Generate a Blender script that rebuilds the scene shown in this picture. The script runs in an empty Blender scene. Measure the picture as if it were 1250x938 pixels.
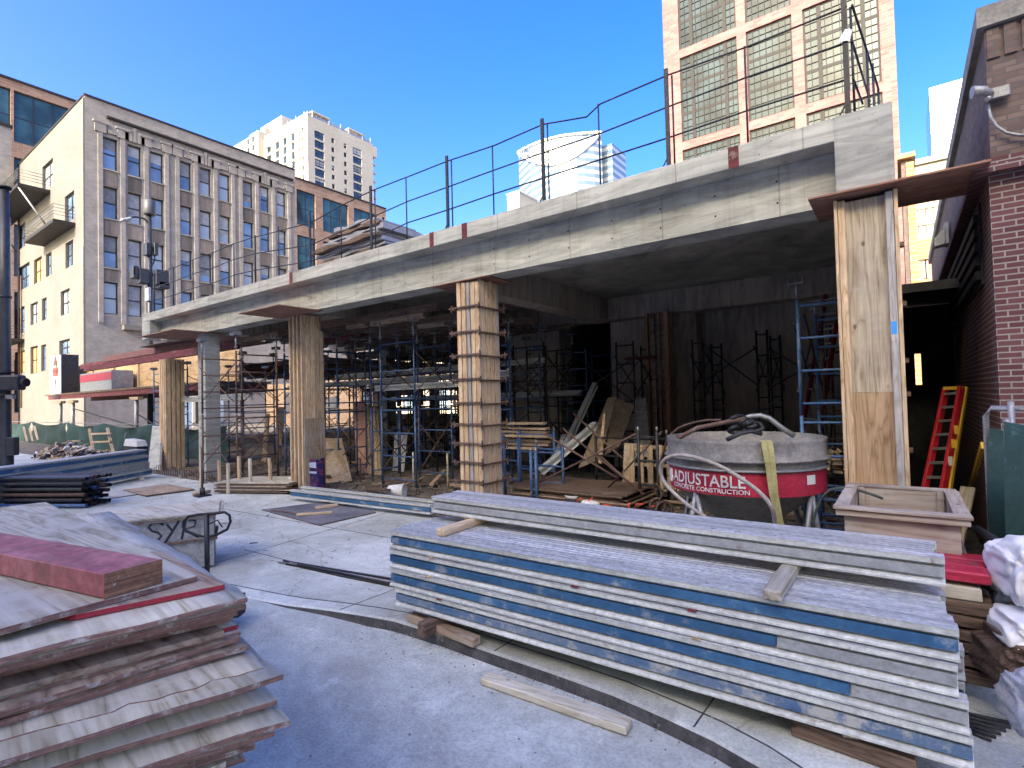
import bpy, bmesh, math, random
from mathutils import Vector, Matrix, noise
rnd = random.Random(7)
sc = bpy.context.scene
COL = sc.collection
PI = math.pi
V = Vector
# ------------------------------------------------------------------ camera
F_PX, YAW, PITCH, ROLL, EYE = 651.146, -.632173, .0263115, -.0255476, 1.75
cy, sy, cp, sp, cr, sr = math.cos(YAW), math.sin(YAW), math.cos(PITCH), math.sin(PITCH), math.cos(ROLL), math.sin(ROLL)
FW = V((sy*cp, cy*cp, sp)); RT = V((cy, -sy, 0)); UP = RT.cross(FW)
RX = RT*cr + UP*sr; UX = -RT*sr + UP*cr
EYEP = V((0, 0, EYE))
def ray(x, y): return FW + RX*(x-625)/F_PX - UX*(y-469)/F_PX
def G(x, y, z=0.0):
    d = ray(x, y); return EYEP + d*((z-EYE)/d.z)
def AY(x, y, Y):
    d = ray(x, y); return EYEP + d*(Y/d.y)
def AX(x, y, X):
    d = ray(x, y); return EYEP + d*(X/d.x)
cam = bpy.data.cameras.new('camera'); co = bpy.data.objects.new('camera', cam); COL.objects.link(co)
cam.lens = 36*F_PX/1250; cam.sensor_width = 36; cam.clip_start = .05; cam.clip_end = 3000
m = Matrix((RX, UX, -FW)).transposed().to_4x4(); m.translation = EYEP; co.matrix_world = m
sc.camera = co
# ------------------------------------------------------------------ materials
MATS = {}
def newmat(name):
    m = bpy.data.materials.new(name); m.use_nodes = True
    nt = m.node_tree; b = nt.nodes['Principled BSDF']; MATS[name] = m
    return m, nt, b
def N(nt, t, **k):
    n = nt.nodes.new(t)
    for a, v in k.items():
        if a in n.inputs: n.inputs[a].default_value = v
        else: setattr(n, a, v)
    return n
def ramp(nt, stops, src):
    r = nt.nodes.new('ShaderNodeValToRGB'); el = r.color_ramp.elements
    while len(el) < len(stops): el.new(.5)
    for e, (p, c) in zip(el, stops):
        e.position = p; e.color = (*c, 1) if len(c) == 3 else c
    nt.links.new(src, r.inputs[0]); return r.outputs[0]
def mix(nt, f, a, b, mode='MIX'):
    n = nt.nodes.new('ShaderNodeMix'); n.data_type = 'RGBA'; n.blend_type = mode
    for s, v in ((0, f), (6, a), (7, b)):
        if isinstance(v, (int, float)): n.inputs[s].default_value = v
        elif isinstance(v, tuple): n.inputs[s].default_value = (*v, 1)
        else: nt.links.new(v, n.inputs[s])
    return n.outputs[2]
def coords(nt, stretch=(1, 1, 1), rand=True):
    tc = nt.nodes.new('ShaderNodeTexCoord'); mp = nt.nodes.new('ShaderNodeMapping'); mp.inputs['Scale'].default_value = stretch
    src = tc.outputs['Object']
    if rand:
        oi = nt.nodes.new('ShaderNodeObjectInfo'); mu = N(nt, 'ShaderNodeMath', operation='MULTIPLY'); mu.inputs[1].default_value = 37
        nt.links.new(oi.outputs['Random'], mu.inputs[0])
        ad = N(nt, 'ShaderNodeVectorMath', operation='ADD'); nt.links.new(src, ad.inputs[0]); nt.links.new(mu.outputs[0], ad.inputs[1]); src = ad.outputs[0]
    nt.links.new(src, mp.inputs[0]); return mp.outputs[0], tc
def noise_(nt, vec, scale, detail=6, rough=.6, dist=0):
    n = nt.nodes.new('ShaderNodeTexNoise'); n.inputs['Scale'].default_value = scale; n.inputs['Detail'].default_value = detail
    n.inputs['Roughness'].default_value = rough; n.inputs['Distortion'].default_value = dist
    nt.links.new(vec, n.inputs['Vector']); return n.outputs['Fac']
def bumpit(nt, b, h, strength=.3, dist=.02):
    n = nt.nodes.new('ShaderNodeBump'); n.inputs['Strength'].default_value = strength; n.inputs['Distance'].default_value = dist
    nt.links.new(h, n.inputs['Height']); nt.links.new(n.outputs[0], b.inputs['Normal'])
def gen(name, c1, c2, scale=3, stretch=(1, 1, 1), rough=.85, bump=.3, metal=0, spots=None, spotscale=6, spotlim=(.6, .68), dist=0, vary=.25, fine=.35, bdist=.01, spec=.5):
    """mottled surface: two colours by noise, optional patches of a third, per-object brightness variation"""
    m, nt, b = newmat(name)
    vec, tc = coords(nt, stretch)
    n1 = noise_(nt, vec, scale, 8, .62, dist)
    c = ramp(nt, [(.32, c1), (.68, c2)], n1)
    v2, _ = coords(nt, (1, 1, 1))
    nf = noise_(nt, v2, scale*9, 4, .7)
    fr = ramp(nt, [(.3, (1-fine,)*3), (.7, (1+fine*.3,)*3)], nf)
    c = mix(nt, 1.0, c, fr, 'MULTIPLY')
    if spots:
        ns = noise_(nt, v2, spotscale, 8, .7)
        f = ramp(nt, [(spotlim[0], (0, 0, 0)), (spotlim[1], (1, 1, 1))], ns)
        c = mix(nt, f, c, spots)
    if vary:
        oi = nt.nodes.new('ShaderNodeObjectInfo')
        vr = ramp(nt, [(0, (1-vary,)*3), (1, (1+vary*.6, 1+vary*.55, 1+vary*.5))], oi.outputs['Random'])
        c = mix(nt, 1.0, c, vr, 'MULTIPLY')
    nt.links.new(c, b.inputs['Base Color'])
    b.inputs['Roughness'].default_value = rough; b.inputs['Metallic'].default_value = metal
    b.inputs['Specular IOR Level'].default_value = spec
    if bump: bumpit(nt, b, nf if not dist else n1, bump, bdist)
    return m
def plain(name, c, rough=.6, metal=0, spec=.5, emit=None):
    m, nt, b = newmat(name); b.inputs['Base Color'].default_value = (*c, 1)
    b.inputs['Roughness'].default_value = rough; b.inputs['Metallic'].default_value = metal; b.inputs['Specular IOR Level'].default_value = spec
    if emit: b.inputs['Emission Color'].default_value = (*c, 1); b.inputs['Emission Strength'].default_value = emit
    return m
def glass(name, c, rough=.08, blind=None, spec=1.0, metal=.0):
    m, nt, b = newmat(name)
    oi = nt.nodes.new('ShaderNodeObjectInfo')
    v, _ = coords(nt)
    n = noise_(nt, v, .35, 3, .5)
    col = ramp(nt, [(.35, tuple(x*.5 for x in c)), (.65, tuple(min(1, x*1.5) for x in c))], n)  # random dark and pale tones painted in for uneven reflections
    if blind:
        f = ramp(nt, [(.52, (0, 0, 0)), (.56, (1, 1, 1))], oi.outputs['Random'])
        col = mix(nt, f, col, blind)
    nt.links.new(col, b.inputs['Base Color'])
    b.inputs['Roughness'].default_value = rough; b.inputs['Specular IOR Level'].default_value = spec; b.inputs['Metallic'].default_value = metal
    b.inputs['IOR'].default_value = 1.5
    bumpit(nt, b, noise_(nt, v, .8, 2, .5), .08, .05)
    return m
def brickmat(name, c1, c2, mortar, bw=.22, bh=.075, ms=.01, bump=.4, stain=None, vary=.0):
    m, nt, b = newmat(name)
    tc = nt.nodes.new('ShaderNodeTexCoord'); sx = nt.nodes.new('ShaderNodeSeparateXYZ'); nt.links.new(tc.outputs['Object'], sx.inputs[0])
    ad = N(nt, 'ShaderNodeMath', operation='ADD'); nt.links.new(sx.outputs[0], ad.inputs[0]); nt.links.new(sx.outputs[1], ad.inputs[1])
    cb = nt.nodes.new('ShaderNodeCombineXYZ'); nt.links.new(ad.outputs[0], cb.inputs[0]); nt.links.new(sx.outputs[2], cb.inputs[1])
    br = nt.nodes.new('ShaderNodeTexBrick'); nt.links.new(cb.outputs[0], br.inputs['Vector'])
    br.inputs['Scale'].default_value = 1; br.inputs['Brick Width'].default_value = bw; br.inputs['Row Height'].default_value = bh
    br.inputs['Mortar Size'].default_value = ms; br.inputs['Mortar Smooth'].default_value = .2; br.inputs['Bias'].default_value = 0
    br.inputs['Color1'].default_value = (*c1, 1); br.inputs['Color2'].default_value = (*c2, 1); br.inputs['Mortar'].default_value = (*mortar, 1)
    n = noise_(nt, tc.outputs['Object'], 1.1 if bw < 1 else .1, 8, .7)
    c = mix(nt, 1.0, br.outputs['Color'], ramp(nt, [(.3, (.7, .7, .7)), (.7, (1.15, 1.15, 1.15))], n), 'MULTIPLY')
    nt.links.new(c, b.inputs['Base Color']); b.inputs['Roughness'].default_value = .85
    inv = N(nt, 'ShaderNodeMath', operation='SUBTRACT'); inv.inputs[0].default_value = 1; nt.links.new(br.outputs['Fac'], inv.inputs[1])
    bumpit(nt, b, inv.outputs[0], bump, .006 if bw < 1 else .02)
    return m
def concretemat(name, c, dark, vert=False, jointlines=True, tint=None):
    """board-marked site concrete with wavy plywood imprint, bug holes and panel joints"""
    m, nt, b = newmat(name)
    st = (.5, .5, 3.5) if not vert else (3, 3, .5)
    v, tc = coords(nt, st, False)
    n1 = noise_(nt, v, 2.2, 9, .65, 1.2)
    col = ramp(nt, [(.3, tuple(x*.6 for x in c)), (.5, c), (.70, tuple(x*1.35 for x in c))], n1)
    n2 = noise_(nt, tc.outputs['Object'], .9, 5, .6)
    col = mix(nt, 1.0, col, ramp(nt, [(.3, (.78, .77, .74)), (.7, (1.12, 1.12, 1.12))], n2), 'MULTIPLY')
    vo = N(nt, 'ShaderNodeTexVoronoi', feature='F1'); vo.inputs['Scale'].default_value = 13; nt.links.new(tc.outputs['Object'], vo.inputs['Vector'])
    holes = ramp(nt, [(.06, (1, 1, 1)), (.11, (0, 0, 0))], vo.outputs['Distance'])
    n3 = noise_(nt, tc.outputs['Object'], 2.3, 3, .5)
    hm = mix(nt, 1.0, holes, ramp(nt, [(.5, (0, 0, 0)), (.56, (1, 1, 1))], n3), 'MULTIPLY')
    col = mix(nt, hm, col, dark)
    if jointlines:
        sx = nt.nodes.new('ShaderNodeSeparateXYZ'); nt.links.new(tc.outputs['Object'], sx.inputs[0])
        ad = N(nt, 'ShaderNodeMath', operation='ADD'); nt.links.new(sx.outputs[0], ad.inputs[0]); nt.links.new(sx.outputs[1], ad.inputs[1])
        dv = N(nt, 'ShaderNodeMath', operation='DIVIDE'); nt.links.new(ad.outputs[0], dv.inputs[0]); dv.inputs[1].default_value = 1.22
        fr = N(nt, 'ShaderNodeMath', operation='FRACT'); nt.links.new(dv.outputs[0], fr.inputs[0])
        jl = ramp(nt, [(0, (.62, .6, .56)), (.009, (1, 1, 1)), (.99, (1, 1, 1)), (1, (.62, .6, .56))], fr.outputs[0])
        col = mix(nt, 1.0, col, jl, 'MULTIPLY')
    vd, _ = coords(nt, (6, 6, .35), False); nd = noise_(nt, vd, 1.6, 6, .65)
    col = mix(nt, 1.0, col, ramp(nt, [(.33, (.86, .85, .82)), (.5, (1, 1, 1))], nd), 'MULTIPLY')
    if tint:   # red marking paint overspray
        n4 = noise_(nt, tc.outputs['Object'], 1.3, 8, .75, .5)
        col = mix(nt, ramp(nt, [(.66, (0, 0, 0)), (.78, (.55, .55, .55))], n4), col, tint)
    nt.links.new(col, b.inputs['Base Color']); b.inputs['Roughness'].default_value = .9
    b.inputs['Specular IOR Level'].default_value = .25
    bumpit(nt, b, n1, .25, .01)
    return m
def plymat(name, c1, c2, c3, rings=1.0, axis=0, dirt=None, dirtlim=(.55, .7), vary=.22):
    """plywood / plank face: rotary-cut grain from distorted stretched noise bands; axis is the grain direction"""
    m, nt, b = newmat(name)
    s = [12.0*rings]*3; s[axis] = 1.3*rings
    v, tc = coords(nt, tuple(s))
    n = noise_(nt, v, .8, 3, .5, .8)
    mu = N(nt, 'ShaderNodeMath', operation='MULTIPLY'); nt.links.new(n, mu.inputs[0]); mu.inputs[1].default_value = 13
    fr = N(nt, 'ShaderNodeMath', operation='PINGPONG'); nt.links.new(mu.outputs[0], fr.inputs[0]); fr.inputs[1].default_value = 1
    col = ramp(nt, [(.0, tuple(p*.55+q*.45 for p, q in zip(c3, c1))), (.13, c1), (.75, c2), (1, c2)], fr.outputs[0])
    s2 = [60.0]*3; s2[axis] = 2.5
    v2, _ = coords(nt, tuple(s2))
    fine = noise_(nt, v2, 1, 3, .6)
    col = mix(nt, 1.0, col, ramp(nt, [(.25, (.74, .72, .7)), (.7, (1.08, 1.08, 1.08))], fine), 'MULTIPLY')
    v3, _ = coords(nt)
    big = noise_(nt, v3, 2.1, 8, .65)
    col = mix(nt, 1.0, col, ramp(nt, [(.3, (.72, .72, .74)), (.65, (1.08, 1.06, 1.04))], big), 'MULTIPLY')
    if dirt: col = mix(nt, ramp(nt, [(dirtlim[0], (0, 0, 0)), (dirtlim[1], (.8, .8, .8))], noise_(nt, v3, 3.7, 8, .7)), col, dirt)
    vo = N(nt, 'ShaderNodeTexVoronoi', feature='F1'); vo.inputs['Scale'].default_value = 1.0
    sk = [5.5]*3; sk[axis] = 3.2; vk, _ = coords(nt, tuple(sk)); nt.links.new(vk, vo.inputs['Vector'])
    col = mix(nt, ramp(nt, [(.05, (.75, .75, .75)), (.1, (0, 0, 0))], vo.outputs['Distance']), col, tuple(x*.35 for x in c3))
    oi = nt.nodes.new('ShaderNodeObjectInfo')
    col = mix(nt, 1.0, col, ramp(nt, [(0, (1-vary,)*3), (1, (1+vary*.5, 1+vary*.48, 1+vary*.45))], oi.outputs['Random']), 'MULTIPLY')
    nt.links.new(col, b.inputs['Base Color']); b.inputs['Roughness'].default_value = .8; b.inputs['Specular IOR Level'].default_value = .3
    bumpit(nt, b, fine, .25, .004)
    return m
concrete_f = concretemat('site_concrete', (.425, .425, .375), (.1, .095, .09), tint=(.4, .08, .08))
concrete_w = concretemat('wall_concrete', (.43, .38, .31), (.08, .08, .07), vert=True)
concrete_g = concretemat('column_concrete', (.36, .365, .335), (.12, .12, .12), vert=False, jointlines=False)
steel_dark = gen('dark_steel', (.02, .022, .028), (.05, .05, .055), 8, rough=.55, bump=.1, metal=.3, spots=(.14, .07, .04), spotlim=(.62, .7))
steel_blue = gen('blue_scaffold_paint', (.03, .09, .22), (.06, .14, .30), 9, rough=.5, bump=.1, spots=(.22, .2, .19), spotlim=(.56, .62), spotscale=14)
steel_rust = gen('rusty_steel', (.09, .05, .035), (.17, .11, .085), 9, rough=.75, bump=.2, metal=.2, spots=(.24, .2, .17), spotlim=(.6, .66))
steel_grey = gen('galvanised_steel', (.26, .27, .28), (.42, .43, .44), 7, rough=.5, bump=.15, metal=.5, spots=(.16, .13, .1), spotlim=(.6, .68))
lamp_paint = gen('dark_pole_paint', (.012, .014, .018), (.035, .037, .042), 4, rough=.45, bump=.08, spots=(.1, .1, .1), spotlim=(.68, .74))
beam_alu = gen('weathered_aluminium', (.44, .455, .41), (.73, .75, .69), 3, (.6, 4, 4), rough=.55, bump=.25, metal=.1, spots=(.26, .19, .13), spotlim=(.62, .72), spotscale=9)
beam_top = gen('bluish_flange', (.56, .59, .61), (.86, .88, .90), 2.5, (.3, 5, 5), rough=.4, bump=.2, metal=.45, spots=(.22, .23, .26), spotlim=(.6, .68), spotscale=12)
web_blue = gen('worn_blue_web', (.02, .085, .19), (.055, .16, .30), 2.5, (.3, 1, 1.5), rough=.5, bump=.15, spots=(.38, .41, .41), spotlim=(.54, .68), spotscale=3.2, vary=.15)
web_blue2 = gen('scuffed_blue_web', (.04, .12, .26), (.2, .26, .33), 5, (.3, 1, 1.5), rough=.55, bump=.15, spots=(.42, .42, .38), spotlim=(.5, .6), spotscale=6, vary=.15)
web_pale = gen('pale_web', (.38, .40, .40), (.58, .60, .58), 3, (.3, 1, 1), rough=.6, bump=.2, metal=.2, spots=(.26, .23, .19), spotlim=(.58, .7), spotscale=8)
ply_new = plymat('fresh_pine', (.56, .40, .23), (.68, .52, .34), (.32, .17, .07), 1.2, 2)
ply_x = plymat('pine_along_x', (.50, .36, .21), (.62, .48, .31), (.30, .18, .09), 1.3, 0)
ply_mid = plymat('form_plywood', (.34, .25, .16), (.45, .35, .23), (.17, .10, .055), .9, 2, dirt=(.42, .39, .34), dirtlim=(.5, .7))
ply_old = plymat('weathered_plywood', (.45, .41, .29), (.60, .56, .43), (.26, .18, .11), .55, 0, dirt=(.52, .48, .40), dirtlim=(.5, .62))
ply_brown = plymat('brown_plywood', (.31, .22, .145), (.43, .33, .23), (.13, .07, .04), .6, 0, dirt=(.38, .35, .3), dirtlim=(.5, .72))
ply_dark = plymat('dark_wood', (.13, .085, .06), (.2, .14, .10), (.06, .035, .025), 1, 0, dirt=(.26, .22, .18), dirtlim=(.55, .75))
ply_edge = gen('plywood_edge', (.14, .07, .055), (.36, .21, .16), 4, (2, 2, 60), rough=.9, bump=.3, spots=(.42, .38, .33), spotlim=(.55, .66), spotscale=14)
ply_edge_red = gen('red_painted_edge', (.30, .015, .03), (.42, .04, .06), 4, (.5, .5, 20), rough=.8, bump=.3, spots=(.16, .09, .06), spotlim=(.62, .7), spotscale=14)
pink = gen('faded_red_paint', (.28, .06, .07), (.46, .19, .19), 2.2, (1, 3.5, 3), rough=.75, bump=.25, spots=(.20, .09, .07), spotlim=(.50, .66), spotscale=6, fine=.5)
maroon = gen('maroon_painted_timber', (.10, .015, .02), (.2, .035, .04), 3, (1, 4, 4), rough=.8, bump=.3, spots=(.24, .17, .13), spotlim=(.58, .66))
layered = gen('laminated_end', (.10, .05, .03), (.33, .17, .09), 6, (.6, .6, 22), rough=.9, bump=.6, spots=(.5, .44, .38), spotlim=(.62, .68), spotscale=24)
brick_r = brickmat('dark_red_brick', (.085, .026, .030), (.135, .052, .052), (.27, .25, .23), .15, .048, .006, .6)
brick_top = brickmat('brown_upper_brick', (.10, .068, .06), (.19, .135, .115), (.10, .085, .08), .15, .048, .006, .6)
stone_cap = gen('stone_coping', (.2, .19, .17), (.33, .32, .29), 4, rough=.9, bump=.4)
brick_grey = brickmat('grey_brown_brick', (.235, .215, .195), (.285, .262, .24), (.24, .22, .20), .3, .1, .012, .3)
spandrel = gen('streaked_spandrel', (.05, .048, .045), (.27, .23, .2), .5, (1, 1.8, .05), rough=.9, bump=.1, fine=.2)  # spandrel tone runs from dark to tan in upright bands
stucco = gen('beige_stucco', (.125, .115, .105), (.165, .153, .14), .35, rough=.95, bump=.2, vary=0, fine=.15)
brick_office = brickmat('tan_brick', (.24, .14, .095), (.33, .215, .155), (.32, .26, .21), 1.2, .4, .03, .1)
brick_tower = brickmat('salmon_brick', (.215, .082, .078), (.285, .135, .125), (.24, .155, .145), 1.1, .35, .02, .1)
white_conc = gen('white_tower_concrete', (.36, .33, .27), (.42, .39, .33), .1, rough=.8, bump=0, vary=0, fine=.08)
white_glassy = plain('white_glassy', (.42, .45, .48), .3)
cream = gen('cream_stone', (.60, .52, .40), (.72, .64, .52), .3, rough=.9, bump=.1, vary=0)
orange_br = brickmat('orange_brick', (.38, .17, .06), (.45, .24, .10), (.38, .3, .22), 1.0, .35, .03, .1)
grid_conc = gen('tan_grid_concrete', (.30, .27, .22), (.37, .34, .28), .2, rough=.85, bump=0, vary=0)
gl_blue = glass('blue_window', (.12, .18, .28), .05, blind=(.30, .33, .36))
gl_dark = glass('dark_window', (.03, .04, .05), .06)
gl_teal = glass('teal_curtain_glass', (.03, .075, .085), .06, spec=.6)
gl_fact = glass('grey_green_glass', (.022, .036, .044), .12, spec=.22)
gl_pale = glass('pale_glass', (.35, .45, .55), .1)
blind_m = gen('pale_blind', (.30, .32, .34), (.42, .44, .46), .3, rough=.6, bump=0, vary=.5)
frame_blk = plain('black_frame', (.02, .02, .022), .5)
frame_brn = plain('brown_frame', (.026, .023, .022), .6, spec=.2)
frame_wht = plain('cream_frame', (.55, .5, .42), .6)
tarp_green = gen('dark_green_mesh', (.006, .030, .028), (.014, .055, .05), 2, rough=.85, bump=.3, fine=.3, spots=(.06, .13, .12), spotlim=(.62, .75))
tarp_white = gen('white_tarp', (.68, .68, .68), (.8, .8, .8), 3, rough=.6, bump=.05, fine=.04, vary=.1)
tarp_black = gen('black_sheet', (.006, .006, .007), (.02, .02, .022), 3, rough=.7, bump=.3)
dirt = gen('site_dirt', (.10, .085, .065), (.21, .18, .145), 2.2, rough=1, bump=.9, spots=(.34, .3, .25), spotlim=(.55, .7), spotscale=9, vary=0, bdist=.05)
rubble = gen('rubble', (.16, .13, .10), (.36, .32, .27), 5, rough=1, bump=.6, vary=.4)
black_rub = plain('black_rubber', (.015, .015, .017), .7)
red_p = gen('red_enamel', (.42, .012, .045), (.55, .03, .07), 3, rough=.5, bump=.1, spots=(.2, .11, .1), spotlim=(.6, .66), spotscale=10)
red_lad = gen('red_fibreglass', (.40, .01, .02), (.55, .02, .04), 4, rough=.45, bump=.05)
yellow = plain('yellow_plastic', (.70, .45, .03), .5)
white_p = gen('white_paint', (.6, .6, .58), (.8, .8, .78), 5, rough=.6, bump=.1)
strap_m = gen('yellow_webbing', (.42, .38, .14), (.58, .55, .26), 7, rough=.9, bump=.3)
hose_m = gen('grey_hose', (.35, .3, .25), (.5, .46, .42), 6, rough=.6, bump=.1)
bucket_m = gen('concrete_crusted_steel', (.16, .155, .145), (.38, .365, .335), 3.5, rough=.85, bump=.7, spots=(.13, .2, .42), spotlim=(.62, .66), spotscale=5)
bucket_c = gen('muddy_cone', (.09, .082, .072), (.17, .155, .135), 3, (1, 1, .6), rough=.8, bump=.4, spots=(.05, .08, .2), spotlim=(.7, .74), spotscale=6)
plate_orange = plain('orange_spray', (.85, .10, .03), .7)
black_ink = plain('black_spray', (.03, .03, .035), .8)
pink_spray = plain('pink_spray', (.55, .12, .35), .8)

# ------------------------------------------------------------------ mesh builder and object helpers
W = {}
class MB:
    def __init__(s): s.v = []; s.f = []; s.mi = []; s.smooth = []
    def add(s, vs, fs, mi=0, smooth=False):
        k = len(s.v); s.v += [V(p) for p in vs]
        for f in fs: s.f.append([i+k for i in f]); s.mi.append(mi); s.smooth.append(smooth)
        return s
    def box(s, a, b, mi=0):
        x0, x1 = sorted((a[0], b[0])); y0, y1 = sorted((a[1], b[1])); z0, z1 = sorted((a[2], b[2]))
        return s.add([(x0,y0,z0),(x1,y0,z0),(x1,y1,z0),(x0,y1,z0),(x0,y0,z1),(x1,y0,z1),(x1,y1,z1),(x0,y1,z1)],
                     [(3,2,1,0),(4,5,6,7),(0,1,5,4),(1,2,6,5),(2,3,7,6),(3,0,4,7)], mi)
    def bar(s, p, q, w, h, up=(0,0,1), mi=0):
        p, q = V(p), V(q); x = (q-p).normalized(); u = V(up)
        if abs(x.dot(u)) > .99: u = V((0,1,0))
        yv = u.cross(x).normalized(); zv = x.cross(yv)
        vs = [e + yv*a*w/2 + zv*c*h/2 for e in (p, q) for a, c in ((-1,-1),(1,-1),(1,1),(-1,1))]
        return s.add(vs, [(0,3,2,1),(4,5,6,7),(0,1,5,4),(1,2,6,5),(2,3,7,6),(3,0,4,7)], mi)
    def tube(s, pts, r, n=8, mi=0, cap=True, closed=False):
        pts = [V(p) for p in pts]; k = len(s.v); L = len(pts)
        t0 = (pts[1]-pts[0]).normalized(); u = V((0,0,1)) if abs(t0.z) < .9 else V((1,0,0)); u = (u - t0*u.dot(t0)).normalized()
        for i, p in enumerate(pts):
            if closed: t = (pts[(i+1) % L]-pts[i-1]).normalized()
            elif i == 0: t = t0
            elif i == L-1: t = (pts[i]-pts[i-1]).normalized()
            else: t = (pts[i+1]-pts[i-1]).normalized()
            u = (u - t*u.dot(t)).normalized(); w = t.cross(u)
            rr = r[i] if isinstance(r, (list, tuple)) else r
            for j in range(n):
                a = 2*PI*j/n; s.v.append(p + (u*math.cos(a)+w*math.sin(a))*rr)
        for i in range(L if closed else L-1):
            i2 = (i+1) % L
            for j in range(n):
                s.f.append([k+i*n+j, k+i*n+(j+1)%n, k+i2*n+(j+1)%n, k+i2*n+j]); s.mi.append(mi); s.smooth.append(True)
        if cap and not closed:
            s.f.append([k+j for j in range(n)][::-1]); s.mi.append(mi); s.smooth.append(False)
            s.f.append([k+(L-1)*n+j for j in range(n)]); s.mi.append(mi); s.smooth.append(False)
        return s
    def lathe(s, prof, n=24, c=(0,0,0), mi=0, a0=0, a1=2*PI, smooth=True):
        k = len(s.v); full = abs(a1-a0-2*PI) < 1e-6; m_ = n if full else n+1
        for r, z in prof:
            for j in range(m_):
                a = a0+(a1-a0)*j/n; s.v.append(V((c[0]+r*math.cos(a), c[1]+r*math.sin(a), c[2]+z)))
        for i in range(len(prof)-1):
            for j in range(n):
                j2 = (j+1) % m_
                s.f.append([k+i*m_+j, k+i*m_+j2, k+(i+1)*m_+j2, k+(i+1)*m_+j]); s.mi.append(mi); s.smooth.append(smooth)
        return s
    def prism(s, prof, x0, x1, mi=0):
        """(y,z) profile (ccw seen from +x) swept along x"""
        n = len(prof)
        vs = [(x0, y, z) for y, z in prof]+[(x1, y, z) for y, z in prof]
        return s.add(vs, [list(range(n))[::-1], list(range(n, 2*n))]+[(i, (i+1)%n, n+(i+1)%n, n+i) for i in range(n)], mi)
    def jitter(s, a):
        for v in s.v: v += V((rnd.uniform(-a, a), rnd.uniform(-a, a), rnd.uniform(-a, a)))
        return s
    def build(s, name, mats, parent=None, mw=None, bev=0, seg=1, smooth=False):
        """verts are in world space unless mw (world matrix of a local mesh) is given"""
        if not isinstance(mats, (list, tuple)): mats = [mats]
        if mw is None:
            if parent is not None: mw = W[parent.name]; loc = False
            else:
                xs = [v.x for v in s.v]; ys = [v.y for v in s.v]; zs = [v.z for v in s.v]
                mw = Matrix.Translation(((min(xs)+max(xs))/2, (min(ys)+max(ys))/2, min(zs)))
            inv = mw.inverted(); vs = [inv @ v for v in s.v]
        else: vs = s.v
        me = bpy.data.meshes.new(name); me.from_pydata([tuple(v) for v in vs], [], s.f)
        for mt in mats: me.materials.append(mt)
        for p, i, q in zip(me.polygons, s.mi, s.smooth): p.material_index = min(i, len(mats)-1); p.use_smooth = q or smooth
        o = bpy.data.objects.new(name, me); COL.objects.link(o)
        if parent is not None: o.parent = parent; o.matrix_local = W[parent.name].inverted() @ mw
        else: o.matrix_local = mw
        W[o.name] = mw.copy()
        if bev:
            b = o.modifiers.new('bevel', 'BEVEL'); b.width = bev; b.segments = seg; b.limit_method = 'ANGLE'
        return o
def tag(o, label=None, cat=None, group=None, kind=None):
    if label: o['label'] = label
    if cat: o['category'] = cat
    if group: o['group'] = group
    if kind: o['kind'] = kind
    return o
def thing(name, label, cat, loc=(0,0,0), rz=0, group=None, mw=None):
    o = bpy.data.objects.new(name, None); COL.objects.link(o); o.empty_display_size = .1
    mw = mw or (Matrix.Translation(loc) @ Matrix.Rotation(rz, 4, 'Z')); o.matrix_local = mw; W[o.name] = mw.copy()
    return tag(o, label, cat, group)
def copy_tree(o, label=None, mw=None, parent=None):
    c = o.copy(); COL.objects.link(c)
    if parent is not None: c.parent = parent
    if mw is not None: c.matrix_local = mw; W[c.name] = mw.copy()
    if label: c['label'] = label
    for ch in list(o.children): copy_tree(ch, parent=c)
    return c
def frame_x(p, q, up=(0,0,1)):
    """matrix with local X from p towards q, Z near up"""
    p, q = V(p), V(q); x = (q-p).normalized(); u = V(up)
    if abs(x.dot(u)) > .99: u = V((0,1,0))
    y = u.cross(x).normalized(); z = x.cross(y)
    m = Matrix((x, y, z)).transposed().to_4x4(); m.translation = p; return m
def board(name, p, q, w, t, mat, label=None, cat=None, group=None, parent=None, up=(0,0,1), bev=.003, ragged=0):
    """a plank whose local X runs along it; bottom face centre line from p to q"""
    L = (V(q)-V(p)).length; mb = MB(); n = max(1, int(L/.3)) if ragged else 1
    for i in range(n): pass
    vs = []; fs = []
    for i in range(n+1):
        x = L*i/n; j = (lambda: rnd.uniform(-ragged, ragged)) if ragged else (lambda: 0)
        vs += [(x+(j() if i in (0, n) else 0), -w/2+j(), j()*.4), (x, w/2+j(), j()*.4), (x, w/2+j(), t+j()*.4), (x, -w/2+j(), t+j()*.4)]
    for i in range(n):
        a = 4*i
        for k in range(4): fs.append((a+k, a+(k+1)%4, a+4+(k+1)%4, a+4+k))
    fs += [(3,2,1,0), (4*n, 4*n+1, 4*n+2, 4*n+3)]
    mb.add(vs, [tuple(reversed(f)) if False else f for f in fs])
    o = mb.build(name, mat, parent, frame_x(p, q, up), bev=bev)
    return tag(o, label, cat, group)
def flip_fix():
    for me in bpy.data.meshes:
        bm = bmesh.new(); bm.from_mesh(me)
        bmesh.ops.recalc_face_normals(bm, faces=bm.faces); bm.to_mesh(me); bm.free()
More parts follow.
